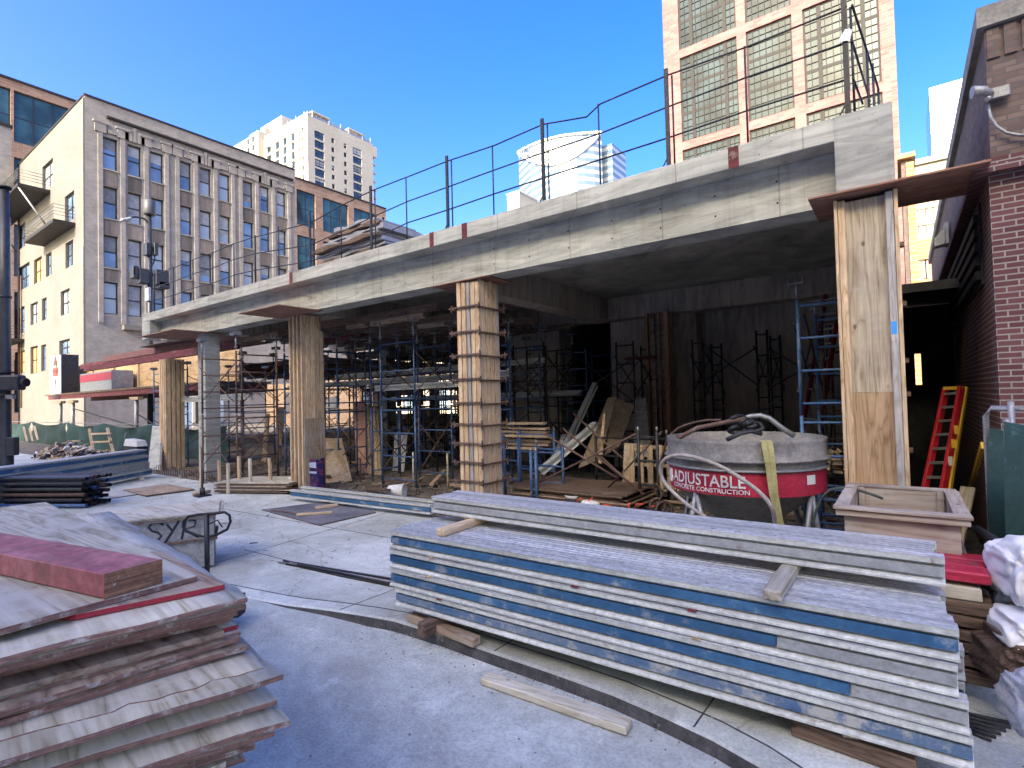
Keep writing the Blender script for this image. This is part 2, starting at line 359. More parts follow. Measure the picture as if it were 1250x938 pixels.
def wall_holes(mb, o, u, n, w, h, holes, depth=.2, mi=0, rmi=None):
    """wall sheet from corner o along unit u (width w) and +z (height h), outward normal n; holes = (u0,z0,u1,z1) with reveals going in by depth"""
    o, u, n = V(o), V(u).normalized(), V(n).normalized()
    us = sorted({0, w, *[a for q in holes for a in (max(0, q[0]), min(w, q[2]))]}); zs = sorted({0, h, *[a for q in holes for a in (max(0, q[1]), min(h, q[3]))]})
    P = lambda a, z, d=0: o+u*a+V((0,0,z))-n*d
    for i in range(len(us)-1):
        for j in range(len(zs)-1):
            cu, cz = (us[i]+us[i+1])/2, (zs[j]+zs[j+1])/2
            if any(q[0] < cu < q[2] and q[1] < cz < q[3] for q in holes): continue
            mb.add([P(us[i], zs[j]), P(us[i+1], zs[j]), P(us[i+1], zs[j+1]), P(us[i], zs[j+1])], [(0,1,2,3)], mi)
    for a, z0, b, z1 in holes:
        for p, q in (((a,z0),(b,z0)), ((b,z0),(b,z1)), ((b,z1),(a,z1)), ((a,z1),(a,z0))):
            mb.add([P(*p), P(*q), P(*q, depth), P(*p, depth)], [(0,1,2,3)], mi if rmi is None else rmi)
def window(parent, o, u, n, q, depth, frame, glassm, nx=1, nz=2, fw=.07, bars=.05, blinds=0):
    """window filling hole q of a wall: frame with bars (part) and its pane (sub-part)"""
    o, u, n = V(o), V(u).normalized(), V(n).normalized(); a, z0, b, z1 = q
    P = lambda x, z, d: o+u*x+V((0,0,z))-n*d
    mb = MB(); d = depth*.7
    def fr(x0, y0, x1, y1, dd=.0):
        vs = [P(x0,y0,d-.03+dd), P(x1,y0,d-.03+dd), P(x1,y1,d-.03+dd), P(x0,y1,d-.03+dd), P(x0,y0,d+.04), P(x1,y0,d+.04), P(x1,y1,d+.04), P(x0,y1,d+.04)]
        mb.add(vs, [(0,1,2,3),(7,6,5,4),(0,4,5,1),(1,5,6,2),(2,6,7,3),(3,7,4,0)])
    e = .004
    fr(a+e, z0+e, b-e, z0+fw); fr(a+e, z1-fw, b-e, z1-e); fr(a+e, z0+fw, a+fw, z1-fw); fr(b-fw, z0+fw, b-e, z1-fw)
    for i in range(1, nx): x = a+(b-a)*i/nx; fr(x-bars/2, z0+fw, x+bars/2, z1-fw, .005)
    for i in range(1, nz): z = z0+(z1-z0)*i/nz; fr(a+fw, z-bars/2, b-fw, z+bars/2, .009)
    w = mb.build('window', frame, parent)
    pb = MB().add([P(a+.01, z0+.01, d+.02), P(b-.01, z0+.01, d+.02), P(b-.01, z1-.01, d+.02), P(a+.01, z1-.01, d+.02)], [(0,1,2,3)])
    pb.build('pane', glassm, w)
    if blinds and rnd.random() < blinds:
        zz = z1-(z1-z0)*rnd.choice((.35, .48, .5, .75)); MB().add([P(a+fw, zz, d+.012), P(b-fw, zz, d+.012), P(b-fw, z1-fw, d+.012), P(a+fw, z1-fw, d+.012)], [(0,1,2,3)]).build('blind', blind_m, w)
    return w
ORD = ['topmost', 'second', 'third', 'fourth', 'fifth', 'sixth', 'seventh', 'eighth', 'ninth', 'tenth', 'eleventh', 'twelfth', 'thirteenth', 'fourteenth', 'fifteenth', 'sixteenth', 'seventeenth', 'eighteenth', 'nineteenth', 'twentieth', 'twenty-first', 'twenty-second', 'twenty-third', 'twenty-fourth']
ORDF = ['first']+ORD[1:]
SUN_AZ, SUN_EL, EXPO, SHADE_H, DUST, OZ_, SAT, SHX, SUNE, GAM, HUE = 175, 30, 2.2, 22.5, 5.5, 2, 1.52, -36, 2, 1, .5235

# ------------------------------------------------------------------ ground
def groundmat(name, base, pale, dark, cracks=True, sc1=1.0):
    m, nt, b = newmat(name); tc = nt.nodes.new('ShaderNodeTexCoord'); v = tc.outputs['Object']
    n1 = noise_(nt, v, .55*sc1, 10, .68, .4); n2 = noise_(nt, v, 9, 8, .75); n3 = noise_(nt, v, 1.7, 9, .72, .8)
    col = ramp(nt, [(.33, dark), (.5, base), (.64, pale)], n1)
    col = mix(nt, 1.0, col, ramp(nt, [(.25, (.78, .78, .78)), (.7, (1.1, 1.1, 1.1))], n2), 'MULTIPLY')
    col = mix(nt, ramp(nt, [(.56, (0, 0, 0)), (.70, (.75, .75, .75))], n3), col, pale)
    n5 = noise_(nt, v, 3.1, 9, .75, .2)
    col = mix(nt, ramp(nt, [(.57, (0, 0, 0)), (.68, (.85, .85, .85))], n5), col, dark)
    n6 = noise_(nt, v, 60, 2, .5)
    col = mix(nt, 1.0, col, ramp(nt, [(.3, (.8, .8, .8)), (.6, (1.06, 1.06, 1.06))], n6), 'MULTIPLY')
    if cracks:
        dn = nt.nodes.new('ShaderNodeTexNoise'); dn.inputs['Scale'].default_value = 1.6; dn.inputs['Detail'].default_value = 6; nt.links.new(v, dn.inputs['Vector'])
        sub = N(nt, 'ShaderNodeVectorMath', operation='MULTIPLY_ADD'); nt.links.new(dn.outputs['Color'], sub.inputs[0]); sub.inputs[1].default_value = (.5, .5, .5); nt.links.new(v, sub.inputs[2])
        vo = N(nt, 'ShaderNodeTexVoronoi', feature='DISTANCE_TO_EDGE'); vo.inputs['Scale'].default_value = .42; nt.links.new(sub.outputs[0], vo.inputs['Vector'])
        ck = ramp(nt, [(0, (.66, .64, .6)), (.002, (.82, .82, .8)), (.005, (1, 1, 1))], vo.outputs['Distance'])
        col = mix(nt, 1.0, col, ck, 'MULTIPLY')
    nt.links.new(col, b.inputs['Base Color'])
    b.inputs['Roughness'].default_value = .8; b.inputs['Specular IOR Level'].default_value = .4
    bumpit(nt, b, n2, .5, .012); return m
g_pav = groundmat('yard_concrete', (.475, .49, .425), (.65, .67, .60), (.31, .305, .25))
g_road = groundmat('street_concrete', (.45, .47, .42), (.66, .68, .62), (.29, .29, .255), False, .8)
g_city = gen('city_ground', (.2, .2, .2), (.28, .28, .27), .05, vary=0)
kerb_m = gen('kerb_face_tar', (.03, .03, .03), (.12, .115, .11), 7, rough=.9, bump=.5, spots=(.35, .34, .32), spotlim=(.6, .7), vary=0)
tag(MB().box((-1500, -1500, -.6), (1500, 2500, -.35)).build('ground', g_city), kind='structure')
KH = .085
kp = [G(x, y) for x, y in ((322, 733), (350, 738), (400, 744), (440, 750), (480, 757), (540, 775), (600, 796), (675, 821), (750, 848), (810, 874), (870, 902), (930, 936), (990, 978))]
kp = [V((p.x, p.y, 0)) for p in kp]
kp = [V((-60, 1.2, 0)), V((-30, 1.6, 0)), V((-12, 2.0, 0)), V((-7, 2.12, 0))]+kp+[V((.6, 2.55, 0)), V((6, 1.9, 0)), V((20, 1.4, 0))]
def kdrop(x): return -.006 - (KH-.006)*max(0, min(1, (x+4.9)/1.3))**1.3
def ky0(x):
    for a, b in zip(kp, kp[1:]):
        if a.x <= x <= b.x: return a.y+(b.y-a.y)*(x-a.x)/(b.x-a.x)
    return 2.5
# pavement / yard slab: front boundary is the kerb line, runs back under the building
mb = MB(); k0 = 0
for i in range(len(kp)-1):
    a, b = kp[i], kp[i+1]
    mb.add([(a.x, a.y+.16, 0), (b.x, b.y+.16, 0), (b.x, 5.75, 0), (a.x, 5.75, 0)], [(0,1,2,3)])
tag(mb.build('pavement', g_pav), kind='structure')
mb = MB()
for i in range(len(kp)-1):
    a, b = kp[i], kp[i+1]; za, zb = kdrop(a.x), kdrop(b.x); h = .012
    vs = [(a.x, a.y+.16, 0), (b.x, b.y+.16, 0), (b.x, b.y+.02, 0), (a.x, a.y+.02, 0), (b.x, b.y, -h), (a.x, a.y, -h), (b.x, b.y-.012, zb-.03), (a.x, a.y-.012, za-.03)]
    mb.add(vs, [(0,3,2,1)], 0); mb.add(vs, [(3,5,4,2)], 0); mb.add(vs, [(5,7,6,4)], 1)
tag(mb.build('kerb', [g_pav, kerb_m]), kind='structure')
nx_, rows = 110, 14; mb = MB()
pts = []
def ky(x):
    for a, b in zip(kp, kp[1:]):
        if a.x <= x <= b.x: return a.y+(b.y-a.y)*(x-a.x)/(b.x-a.x)
    return kp[-1].y
xs = [-60+i*.8 for i in range(60)]+[-12+i*.2 for i in range(80)]+[4+i for i in range(17)]
for j in range(rows):
    for x in xs:
        y = ky(x)-.006-(j**1.7)*.5; f = min(1, j/4)
        z = kdrop(x)*(1-f)+(-KH+.02*math.sin(x*.3))*f + (noise.noise((x*.8, y*.8, 0))*.012 if j else 0)
        pts.append((x, y, z))
nn = len(xs)
mb.add(pts, [(j*nn+i, (j+1)*nn+i, (j+1)*nn+i+1, j*nn+i+1) for j in range(rows-1) for i in range(nn-1)], 0, True)
tag(mb.build('road', g_road), kind='structure')
mb = MB()
for a, b in zip(kp[3:-2], kp[4:-1]): mb.bar((a.x, a.y+.17, .0005), (b.x, b.y+.17, .0005), .012, .003)
for x in (-3.9, -2.35, -.95, .35): mb.bar((x, ky0(x)+.02, .0005), (x+.02, ky0(x)+.6, .0005), .009, .003)
for p_, q_ in (((-6.5, 3.3), (-.2, 3.55)), ((-3.0, 3.5), (-3.3, 5.6)), ((-9.5, 4.4), (-2, 4.75)), ((-6.2, 2.6), (-6.6, 5.6))): mb.bar((*p_, .0005), (*q_, .0005), .010, .003)
tag(mb.build('pavement_joint', kerb_m), kind='structure')
# dirt floor of the site, gently lumpy
mb = MB(); gx = [-60+i*1.0 for i in range(38)]+[-22+i*.3 for i in range(80)]+[2, 6, 20]; gy = [5.74, 5.9]+[6.1+i*.3 for i in range(36)]+[17.5+i*1.5 for i in range(12)]+[45, 90]
mb.add([(x, y, (.002+.05*max(0, noise.noise((x*.9, y*.9, 3)))+.03*abs(noise.noise((x*3, y*3, 8)))) if y > 5.95 and y < 30 else -.01) for y in gy for x in gx],
       [(j*len(gx)+i, j*len(gx)+i+1, (j+1)*len(gx)+i+1, (j+1)*len(gx)+i) for j in range(len(gy)-1) for i in range(len(gx)-1)], 0, True)
tag(mb.build('site_floor', dirt), kind='structure')

# ------------------------------------------------------------------ the concrete frame under construction
YF, YB, ZB, ZF, ZT = 5.69, 5.95, 3.52, 4.03, 4.25
fr_ = thing('concrete_building', 'unfinished grey concrete building frame of slab, beams and columns, open at the front', 'building', (-8, YF, 0))
mb = MB().box((-16.47, YF, ZF), (.0, 24, ZT))
mb.build('roof_slab', concrete_f, fr_, bev=.008)
mb = MB().box((-15.97, YB, ZB), (-.43, 6.33, ZF-.003))
for i in range(25):
    for z in (3.66, 3.88):
        x = -15.6+i*.61; mb.add([(x+.011*math.cos(2*PI*k/8), YB-.0015, z+.011*math.sin(2*PI*k/8)) for k in range(8)], [tuple(range(8))], 1)
mb.build('beam', [concrete_f, black_rub], fr_)
MB().box((-.43, YF-.003, 3.525), (.012, 6.35, ZT+.004)).build('corner_pier', concrete_g, fr_, bev=.006)
MB().box((-16.475, YF-.003, 3.57), (-15.972, 6.33, ZF-.003)).build('end_pier', concrete_f, fr_, bev=.006)
for x0, x1 in ((-5.95, -5.52), (-9.9, -9.45), (-13.85, -13.46)):
    MB().box((x0, 6.333, ZB+.003), (x1, 11.427, ZF-.003)).build('beam', concrete_w, fr_, bev=.006)
MB().box((-16.4, 11.43, ZB), (-.16, 11.85, ZF-.003)).build('beam', concrete_w, fr_, bev=.006)
MB().box((-13.83, YB+.003, 0), (-13.455, 6.3, ZB-.003)).build('column', concrete_g, fr_, bev=.006)
for x, y in ((-13.8, 11.5), (-9.8, 11.5), (-13.8, 17), (-9.8, 17)):
    MB().box((x, y, 0), (x+.4, y+.35, ZB-.003)).build('column', concrete_g, fr_)
mb = MB(); mb.box((-8.8, 11.86, 0), (-7.14, 12.5, ZF-.003)).box((-5.68, 11.86, 0), (-3.62, 12.5, ZF-.003)).box((-3.62, 12.3, 0), (-.16, 12.6, ZF-.004)).box((-8.6, 23.7, 0), (-.16, 23.9, ZF-.003))
mb.box((-8.8, 12.503, 0), (-8.6, 23.9, ZF-.003))
mb.build('back_wall', concrete_w, fr_)
MB().box((-.15, 6.42, 0), (-.003, 23.9, ZF-.003)).build('side_wall', concrete_w, fr_)
def pm(px0, px1, name='painted_mark', mat=maroon, zt=ZT-.002, zb=ZF+.002):
    a = AY(px0, 250, YF); b = AY(px1, 250, YF); MB().box((a.x, YF-.003, zb), (b.x, YF+.001, zt)).build(name, mat, fr_)
pm(352, 356); pm(523.5, 528.5); pm(563, 569.5); pm(891, 904)
# formwork deck over the rear left bays with its joists
dk = thing('formwork_deck', 'dark plywood slab formwork with joists high at the back of the unfinished building', 'formwork', (-12.5, 18, 3.3))
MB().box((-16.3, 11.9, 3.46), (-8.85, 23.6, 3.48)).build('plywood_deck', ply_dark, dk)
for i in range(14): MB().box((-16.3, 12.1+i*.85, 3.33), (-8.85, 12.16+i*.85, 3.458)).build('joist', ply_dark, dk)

dk = thing('formwork_deck', 'added plywood slab formwork beyond the left end of the building, darkening the bays behind', 'formwork', (-22, 17, 3.2))  # added deck that darkens the background of the left bays
MB().box((-31, 11.0, 3.36), (-16.6, 23.6, 3.38)).build('plywood_deck', ply_dark, dk)
for i in range(10): MB().box((-31, 11.2+i*1.2, 3.23), (-16.6, 11.26+i*1.2, 3.358)).build('joist', ply_dark, dk)
# ------------------------------------------------------------------ column formwork
def clamp(t, x0, x1, y0, y1, z, pins=True):
    mb = MB(); e = .13; s = .035
    mb.box((x0-e, y0-s, z-.012), (x1+.03, y0-.004, z+.012)).box((x0-.04, y1+.004, z-.012), (x1+e, y1+s, z+.012))
    mb.box((x1+.004, y0-.06, z-.04), (x1+s, y1+.06, z-.016)).box((x0-s, y0-.06, z-.04), (x0-.004, y1+.12, z-.016))
    if pins:
        for x, y in ((x0-.08, y0-.02), (x1+.02, y0-.02), (x1+.09, y1+.02)):
            h = rnd.uniform(.05, .1); mb.box((x-.009, y-.012, z-h), (x+.009, y+.006, z+h*.7))
    mb.build('clamp', steel_rust, t)
# round the tall boarded column near the middle
x0, x1, y0, y1 = -5.35, -4.92, YB+.0, 6.42
t = thing('column_formwork', 'pine board column formwork clamped with nine rusty steel collars, middle of the front', 'formwork', (x0, y0, 0), group='boarded column forms along the front')
MB().box((x0+.03, y0+.03, 0), (x1-.03, y1-.03, 3.49)).build('plywood_panel', ply_mid, t)
cols = [(0, .075), (.095, .075), (.19, .06), (.27, .075), (.355, .075)]
for i, (d, w) in enumerate(cols):
    mt = ply_new if i != 2 else plymat('greyed_pine', (.38, .36, .34), (.48, .47, .45), (.24, .22, .2), 1, 2)
    MB().box((x0+d, y0, .0), (x0+d+w, y0+.036, 3.5-.012*i)).build('stud', mt, t, bev=.003)
for i, (d, w) in enumerate([(.0, .05), (.065, .075), (.16, .075), (.255, .075), (.35, .075), (.43, .04)]):
    MB().box((x1-.036, y0+d+.037*(i == 0), .0), (x1, y0+d+w, 3.5-.012*(i % 3))).build('stud', MATS['greyed_pine'] if i in (0, 5) else ply_new, t, bev=.003)
for py in (372, 403, 432, 462, 491.5, 518, 542, 565.5, 589): clamp(t, x0, x1, y0, y1, AY(587, py, YB).z)
# second column, square boards
x0, x1, y0, y1 = -9.86, -9.40, YB, 6.42
t = thing('column_formwork', 'pale pine boarded column form without collars, left of the middle', 'formwork', (x0, y0, 0), group='boarded column forms along the front')
MB().box((x0+.07, y0+.09, 0), (x1-.03, y1-.03, 3.49)).build('plywood_panel', ply_mid, t)
for d, w in ((.0, .045), (.13, .045), (.26, .045), (.40, .045)): MB().box((x0+d, y0, 0), (x0+d+w, y0+.088, 3.49)).build('stud', ply_new, t, bev=.003)
for i, (d, w) in enumerate(((.0, .10), (.115, .10), (.23, .10), (.345, .10))):
    MB().box((x1-.029, y0+.09+d*.86, 0), (x1+.006*(i % 2), y0+.09+d*.86+w*.86, 3.49-.3*(i == 3))).build('stud', ply_new, t, bev=.003)
MB().box((x1+.007, y0+.02, 0), (x1+.02, y1, 1.45)).build('kicker_panel', ply_mid, t)
# right front column: plywood face between studs
x0, x1, y0 = -.455, .022, YF+.0
t = thing('column_formwork', 'plywood faced column form between grey studs, beside the dark alley', 'formwork', (x0, y0, 0), group='boarded column forms along the front')
MB().box((x0+.08, y0+.04, 1.72), (x1-.07, y0+.058, 3.46)).build('upper_panel', plymat('weathered_form_face', (.36, .30, .21), (.46, .40, .30), (.17, .12, .08), .75, 2, dirt=(.4, .38, .35), dirtlim=(.55, .75)), t)
MB().box((x0+.08, y0+.04, 0), (x1-.07, y0+.058, 1.717)).build('lower_panel', ply_mid if 0 else plymat('fresh_form_face', (.46, .31, .17), (.58, .42, .26), (.26, .14, .07), .8, 2), t)
MB().box((x0+.08, y0+.06, 0), (x1-.07, 6.35, 3.46)).build('core', ply_mid, t)
MB().box((x0+.03, y0, 0), (x0+.085, y0+.09, 3.47)).build('stud', ply_new, t, bev=.003)
MB().box((x0, y0-.01, 0), (x0+.027, y0+.5, 3.48)).build('edge_strip', ply_new, t, bev=.003)
MB().box((x1-.09, y0-.005, 0), (x1-.034, y0+.085, 3.47)).build('stud', MATS['greyed_pine'], t, bev=.003)
MB().box((x1-.03, y0-.012, 0), (x1, y0+.55, 3.48)).build('edge_strip', ply_new, t, bev=.003)
MB().box((x1-.086, y0-.007, 2.22), (x1-.045, y0-.0045, 2.33)).build('paint_mark', plain('sky_blue_paint', (.05, .3, .75), .6), t)
for z in (3.0, 1.7):
    for i in range(3): MB().box((x1, y0+.03+i*.15, z-.02-.5*i), (x1+.03, y0+.1+i*.15, z+.02-.5*i)).build('cleat', ply_dark, t)
# far left column form
x0, x1, y0, y1 = -16.55, -16.1, 6.55, 7.0
a = G(200, 576); 
t = thing('column_formwork', 'pine board column form among blue scaffolding at the left end', 'formwork', (-16, 6, 0), group='boarded column forms along the front')
x0, x1, y0, y1 = -17.1, -16.65, 6.32, 6.8
MB().box((x0+.03, y0+.03, 0), (x1-.03, y1-.03, 3.1)).build('plywood_panel', ply_mid, t)
for i in range(4):
    MB().box((x0+i*.12, y0, 0), (x0+i*.12+.085, y0+.036, 3.1)).build('stud', ply_new, t, bev=.003)
    MB().box((x1-.036, y0+.04+i*.12, 0), (x1, y0+.12+i*.12, 3.1)).build('stud', ply_new, t, bev=.003)
# interior boarded column in front of the back wall
x0, x1, y0, y1 = -4.46, -3.95, 11.0, 11.42
t = thing('column_formwork', 'tall brown plank column form standing against the shaded back wall', 'formwork', (x0, y0, 0))
MB().box((x0+.05, y0+.07, 0), (x1-.03, y1, 3.5)).build('plywood_panel', ply_brown, t)
for d, w in ((0, .06), (.12, .09), (.27, .05), (.42, .09)): MB().box((x0+d, y0, 0), (x0+d+w, y0+.066, 3.5)).build('stud', plymat('tan_stud%d' % int(d*100), (.38, .22, .12), (.48, .3, .18), (.2, .1, .05), 1, 2) if d in (0, .42) else ply_brown, t, bev=.003)
for i in range(3): MB().box((x1-.028, y0+.08+i*.12, 0), (x1, y0+.15+i*.12, 3.5)).build('stud', ply_brown, t)
# ------------------------------------------------------------------ plywood collars left at the column heads
def sheetbox(name, a, b, mat, label, grp=None):
    return tag(MB().box(a, b).build(name, mat, bev=.002), label, 'plywood sheet', grp)
GP = 'plywood sheets at the column heads'
redply = plymat('reddish_form_ply', (.26, .13, .09), (.36, .2, .14), (.14, .06, .04), .6, 0, dirt=(.4, .33, .27), dirtlim=(.55, .75))
sheetbox('plywood_sheet', (-.645, 5.56, 3.503), (.62, 6.39, 3.521), redply, 'long reddish plywood sheet bridging from the right column to the brick wall', GP)
sheetbox('plywood_sheet', (-10.25, 5.15, 3.497), (-8.85, 6.05, 3.515), redply, 'plywood sheet jutting out over the boarded column left of the middle', GP)
sheetbox('plywood_sheet', (-15.3, 5.2, 3.497), (-13.3, 6.34, 3.515), redply, 'plywood sheet jutting out over the bare concrete column', GP)
sheetbox('plywood_sheet', (-5.85, 5.92, 3.50), (-4.72, 6.5, 3.516), redply, 'small plywood sheet on top of the collared middle column', GP)
# ------------------------------------------------------------------ guard rail on the roof edge
gr = thing('guard_rail', 'dark steel cable guard rail with bent top line along the roof edge', 'railing', (-8, 5.85, ZT))
RY = 5.85
for i, (pb, pt, big) in enumerate([((1035, 130), (1036, 5), 1), ((913, 170), (911, 56), 0), ((817, 195), (815, 90), 1), ((733, 222), (733, 126), 0), ((665, 240), (663.5, 150), 1), ((603, 260), (603, 177), 0), ((548, 275), (546.5, 195), 1), ((497, 290), (498, 216), 0), ((455, 320), (454, 231), 1), ((417, 320), (417, 250), 0), ((380, 330), (380, 262), 1)]):
    b = AY(*pb, RY); tp = AY(*pt, RY); mb = MB()
    if big:
        mb.box((b.x-.022, RY-.03, ZT+.002), (b.x+.022, RY-.005, tp.z+.05)); mb.tube([(b.x+.05, RY+.03, ZT+.002), (b.x+.05, RY+.03, tp.z-.02)], .011, 6)
        mb.box((b.x-.09, RY-.08, ZT+.002), (b.x+.09, RY+.08, ZT+.02)); mb.bar((b.x-.1, RY, ZT+.02), (b.x-.01, RY, ZT+.17), .012, .012)
    else: mb.tube([(b.x, RY, ZT), (b.x, RY, tp.z)], .011, 6)
    mb.build('post', steel_dark, gr)
for x in (-10.0, -10.9, -11.8, -12.8, -13.8, -14.9, -16.1):
    mb = MB().tube([(x, RY, ZT), (x, RY, 5.32)], .02 if int(x*10) % 2 else .011, 6); mb.build('post', steel_dark, gr)
top = [(1034, 8), (913, 57), (815, 92), (733, 127), (716, 143), (663, 152), (603, 178), (546, 197), (498, 216), (490, 219), (454, 233), (417, 251), (380, 272)]
mid = [(1034, 52), (913, 94), (817, 130), (733, 163), (665, 186), (603, 208), (548, 228), (498, 246), (455, 265), (417, 283), (380, 299)]
low = [(1035, 97), (913, 135), (817, 168), (733, 195), (665, 217), (603, 237), (548, 256), (498, 272), (455, 292), (417, 306), (380, 319)]
for ln, zz in ((top, 5.3), (mid, 4.95), (low, 4.6)):
    pts = [AY(x, y, RY) for x, y in ln]+[V((x, RY, zz+.02*math.sin(x*3))) for x in (-10.9, -11.8, -12.8, -13.8, -14.9, -16.1)]
    MB().tube(pts, .011, 6).build('rail', steel_dark, gr)
for pts in ([AY(1040, 6, RY), AY(1058, 62, 6.5), AY(1072, 108, 7.1)], [AY(1040, 50, RY), AY(1062, 124, 7.3)], [AY(1041, 95, RY), AY(1053, 127, 6.4)]):
    MB().tube(pts, .011, 6).build('rail', steel_dark, gr)
for x, y, Y in ((1058, 62, 6.5), (1072, 108, 7.1), (1065, 78, 6.8)):
    p = AY(x, y, Y); MB().tube([(p.x, p.y, ZT), p], .012, 6).build('post', steel_dark, gr)
p = AY(1033, 50, RY); MB().add([p+V((-.07, -.045, -.01)), p+V((.03, -.045, -.03)), p+V((.055, -.045, .06)), p+V((-.0, -.045, .09))], [(0,1,2,3)]).build('paper_tag', white_p, gr)
tarp_grey = gen('dusty_clear_plastic', (.22, .22, .23), (.34, .34, .36), 5, rough=.5, bump=.2)
# tarp-wrapped stack on the roof
t = thing('wrapped_stack', 'pile of sheets wrapped in white plastic on the roof edge', 'material pile', (-9.8, 7.2, ZT))
a = AY(382, 300, 6.9); b = AY(470, 290, 6.9)
for i in range(14):
    mb = MB(); z = ZT+.003+i*.085; n = 10; o = rnd.uniform(0, .35)+.12*max(0, i-9); o2 = rnd.uniform(0, .3)
    L = b.x-a.x; xs = [a.x+o+(L-o-o2)*k/n for k in range(n+1)]
    for yy in (6.9+rnd.uniform(-.08, .08), 8.0):
        for k, x in enumerate(xs): mb.v += [V((x, yy, z+.02*math.sin(k*1.3+i))), V((x, yy, z+.07+.03*math.sin(k*1.1+i*2)))]
    m_ = 2*(n+1)
    for k in range(n):
        q = 2*k
        for f in ((q, q+2, q+3, q+1), (q+1, q+3, m_+q+3, m_+q+1), (m_+q, m_+q+1, m_+q+3, m_+q+2), (q, m_+q, m_+q+2, q+2)): mb.f.append(list(f)); mb.mi.append(0); mb.smooth.append(False)
    for q in (0, 2*n): mb.f.append([q, q+1, m_+q+1, m_+q]); mb.mi.append(0); mb.smooth.append(False)
    mb.build('wrapped_sheet', tarp_grey if i % 3 else ply_dark, t)
p = AY(480, 290, 7.2)
mb = MB()
for i in range(9):
    for j in range(4): mb.v.append(V((p.x-.7+i*.19, 7.0+j*.25, ZT+.01+(.28*math.sin(PI*i/8)+.14*rnd.random())*(1 if 0 < j < 3 else .1))))
for i in range(8):
    for j in range(3): mb.f.append([i*4+j, i*4+4+j, i*4+5+j, i*4+1+j]); mb.mi.append(0); mb.smooth.append(False)
tag(mb.build('plastic_sheet', tarp_grey), 'crumpled clear plastic lying beside the wrapped pile on the roof', 'plastic sheet')

# ------------------------------------------------------------------ buildings
NX, NY, PX = V((1,0,0)), V((0,-1,0)), V((1,0,0))
# beige corner building
BX, BY, BH = -47.0, 12.72, 24.45
b_ = thing('apartment_building', 'beige and grey-brown brick apartment building with balconies on its sunlit side', 'building', (BX, BY, 0))
yb = lambda px, py=250: AX(px, py, BX).y - BY
colsp = [(126,144),(156,173),(184,200),(220,234),(244,258),(268,281),(297,309),(318,329),(338,349)]
rowz = [(19.5, 21.9), (15.82, 18.22), (12.15, 14.57), (8.7, 11.1)]
H1 = [(yb(a), z0, yb(c), z1) for a, c in colsp for z0, z1 in rowz]
WL = 29.28-BY
mb = MB(); wall_holes(mb, (BX, BY, 0), (0,1,0), NX, WL, BH, H1, .35)
mb.box((BX-18.6, BY+.5, BH-1.0), (BX-.4, BY+WL, BH-.9)).add([(BX, BY+WL, 0), (BX-18.6, BY+WL, 0), (BX-18.6, BY+WL, BH), (BX, BY+WL, BH)], [(0,1,2,3)])
mb.build('front_wall', brick_grey, b_)
for i, q in enumerate(H1): window(b_, (BX, BY, 0), (0,1,0), NX, q, .35, frame_blk, gl_blue, 1, 2, .09, .09, blinds=.75)
for j, (a, c) in enumerate(colsp):
    for z0, z1 in rowz[:3]:
        zz = rowz[rowz.index((z0, z1))+1][1]
        MB().box((BX-.03, BY+yb(a), zz+.05), (BX+.02, BY+yb(c), z0-.12)).build('spandrel', spandrel, b_)
        MB().box((BX-.02, BY+yb(a)-.03, z0-.1), (BX+.1, BY+yb(c)+.03, z0-.0)).build('sill', stone_cap, b_)
for g in range(3):
    e = [colsp[3*g][0]-3.5]+[ (colsp[3*g+k][1]+colsp[3*g+k+1][0])/2 for k in (0,1)]+[colsp[3*g+2][1]+3.5]
    for k, px in enumerate(e):
        y = BY+yb(px); w_ = .3
        MB().box((BX+.003, y-w_/2, 8), (BX+.10, y+w_/2, 22.1)).build('pilaster', brick_grey, b_)
        MB().box((BX+.003, y-.35, 22.103), (BX+.15, y+.35, 22.75)).box((BX+.003, y-.45, 22.755), (BX+.2, y+.45, 22.9)).build('capital', brick_grey, b_)
    yc = BY+yb(sum(colsp[3*g+1])/2)
    mb = MB()
    for k, h in ((-2, .5), (-1, .8), (0, 1.0), (1, .8), (2, .5)): mb.box((BX+.003, yc+k*.27-.11, 22.1), (BX+.15, yc+k*.27+.11, 22.2+h))
    mb.build('crest', brick_grey, b_)
    MB().box((BX+.003, BY+yb(e[0])+.46, 22.2), (BX+.14, yc-.7, 22.5)).box((BX+.003, yc+.7, 22.2), (BX+.14, BY+yb(e[3])-.46, 22.5)).build('lintel_band', brick_grey, b_)
MB().box((BX+.003, BY+1.3, 23.3), (BX+.22, BY+WL-.3, 23.45)).build('cornice_line', frame_brn, b_)
MB().box((BX-.5, BY-.04, BH), (BX+.06, BY+WL, BH+.14)).box((BX-18.6, BY-.06, BH+.002), (BX-.5, BY+.5, BH+.14)).build('coping', frame_brn, b_)
MB().box((BX+.003, BY+2.2, 7.6), (BX+.45, BY+7, 7.95)).build('ledge', stucco, b_)
MB().box((BX+.003, BY+2.6, 5.1), (BX+.5, BY+9, 5.7)).box((BX+.003, BY+2.6, 4.3), (BX+.3, BY+9, 4.9)).build('shop_cornice', stucco, b_)
MB().box((BX+.003, BY+4, 0), (BX+.04, BY+4.8, 3.6)).build('stone_pier', brick_grey, b_)
# the ground floor door under the shed
MB().box((BX+.003, BY+6.0, 0), (BX+.1, BY+9.5, 3.6)).build('shop_front', gl_pale, b_)
dr = MB().box((BX+.11, BY+7.0, 0), (BX+.2, BY+8.2, 2.9)).build('door', frame_wht, b_)
MB().box((BX+.203, BY+7.2, .3), (BX+.23, BY+7.55, 2.1)).box((BX+.203, BY+7.68, .3), (BX+.23, BY+8.0, 2.1)).build('pane', gl_dark, dr)
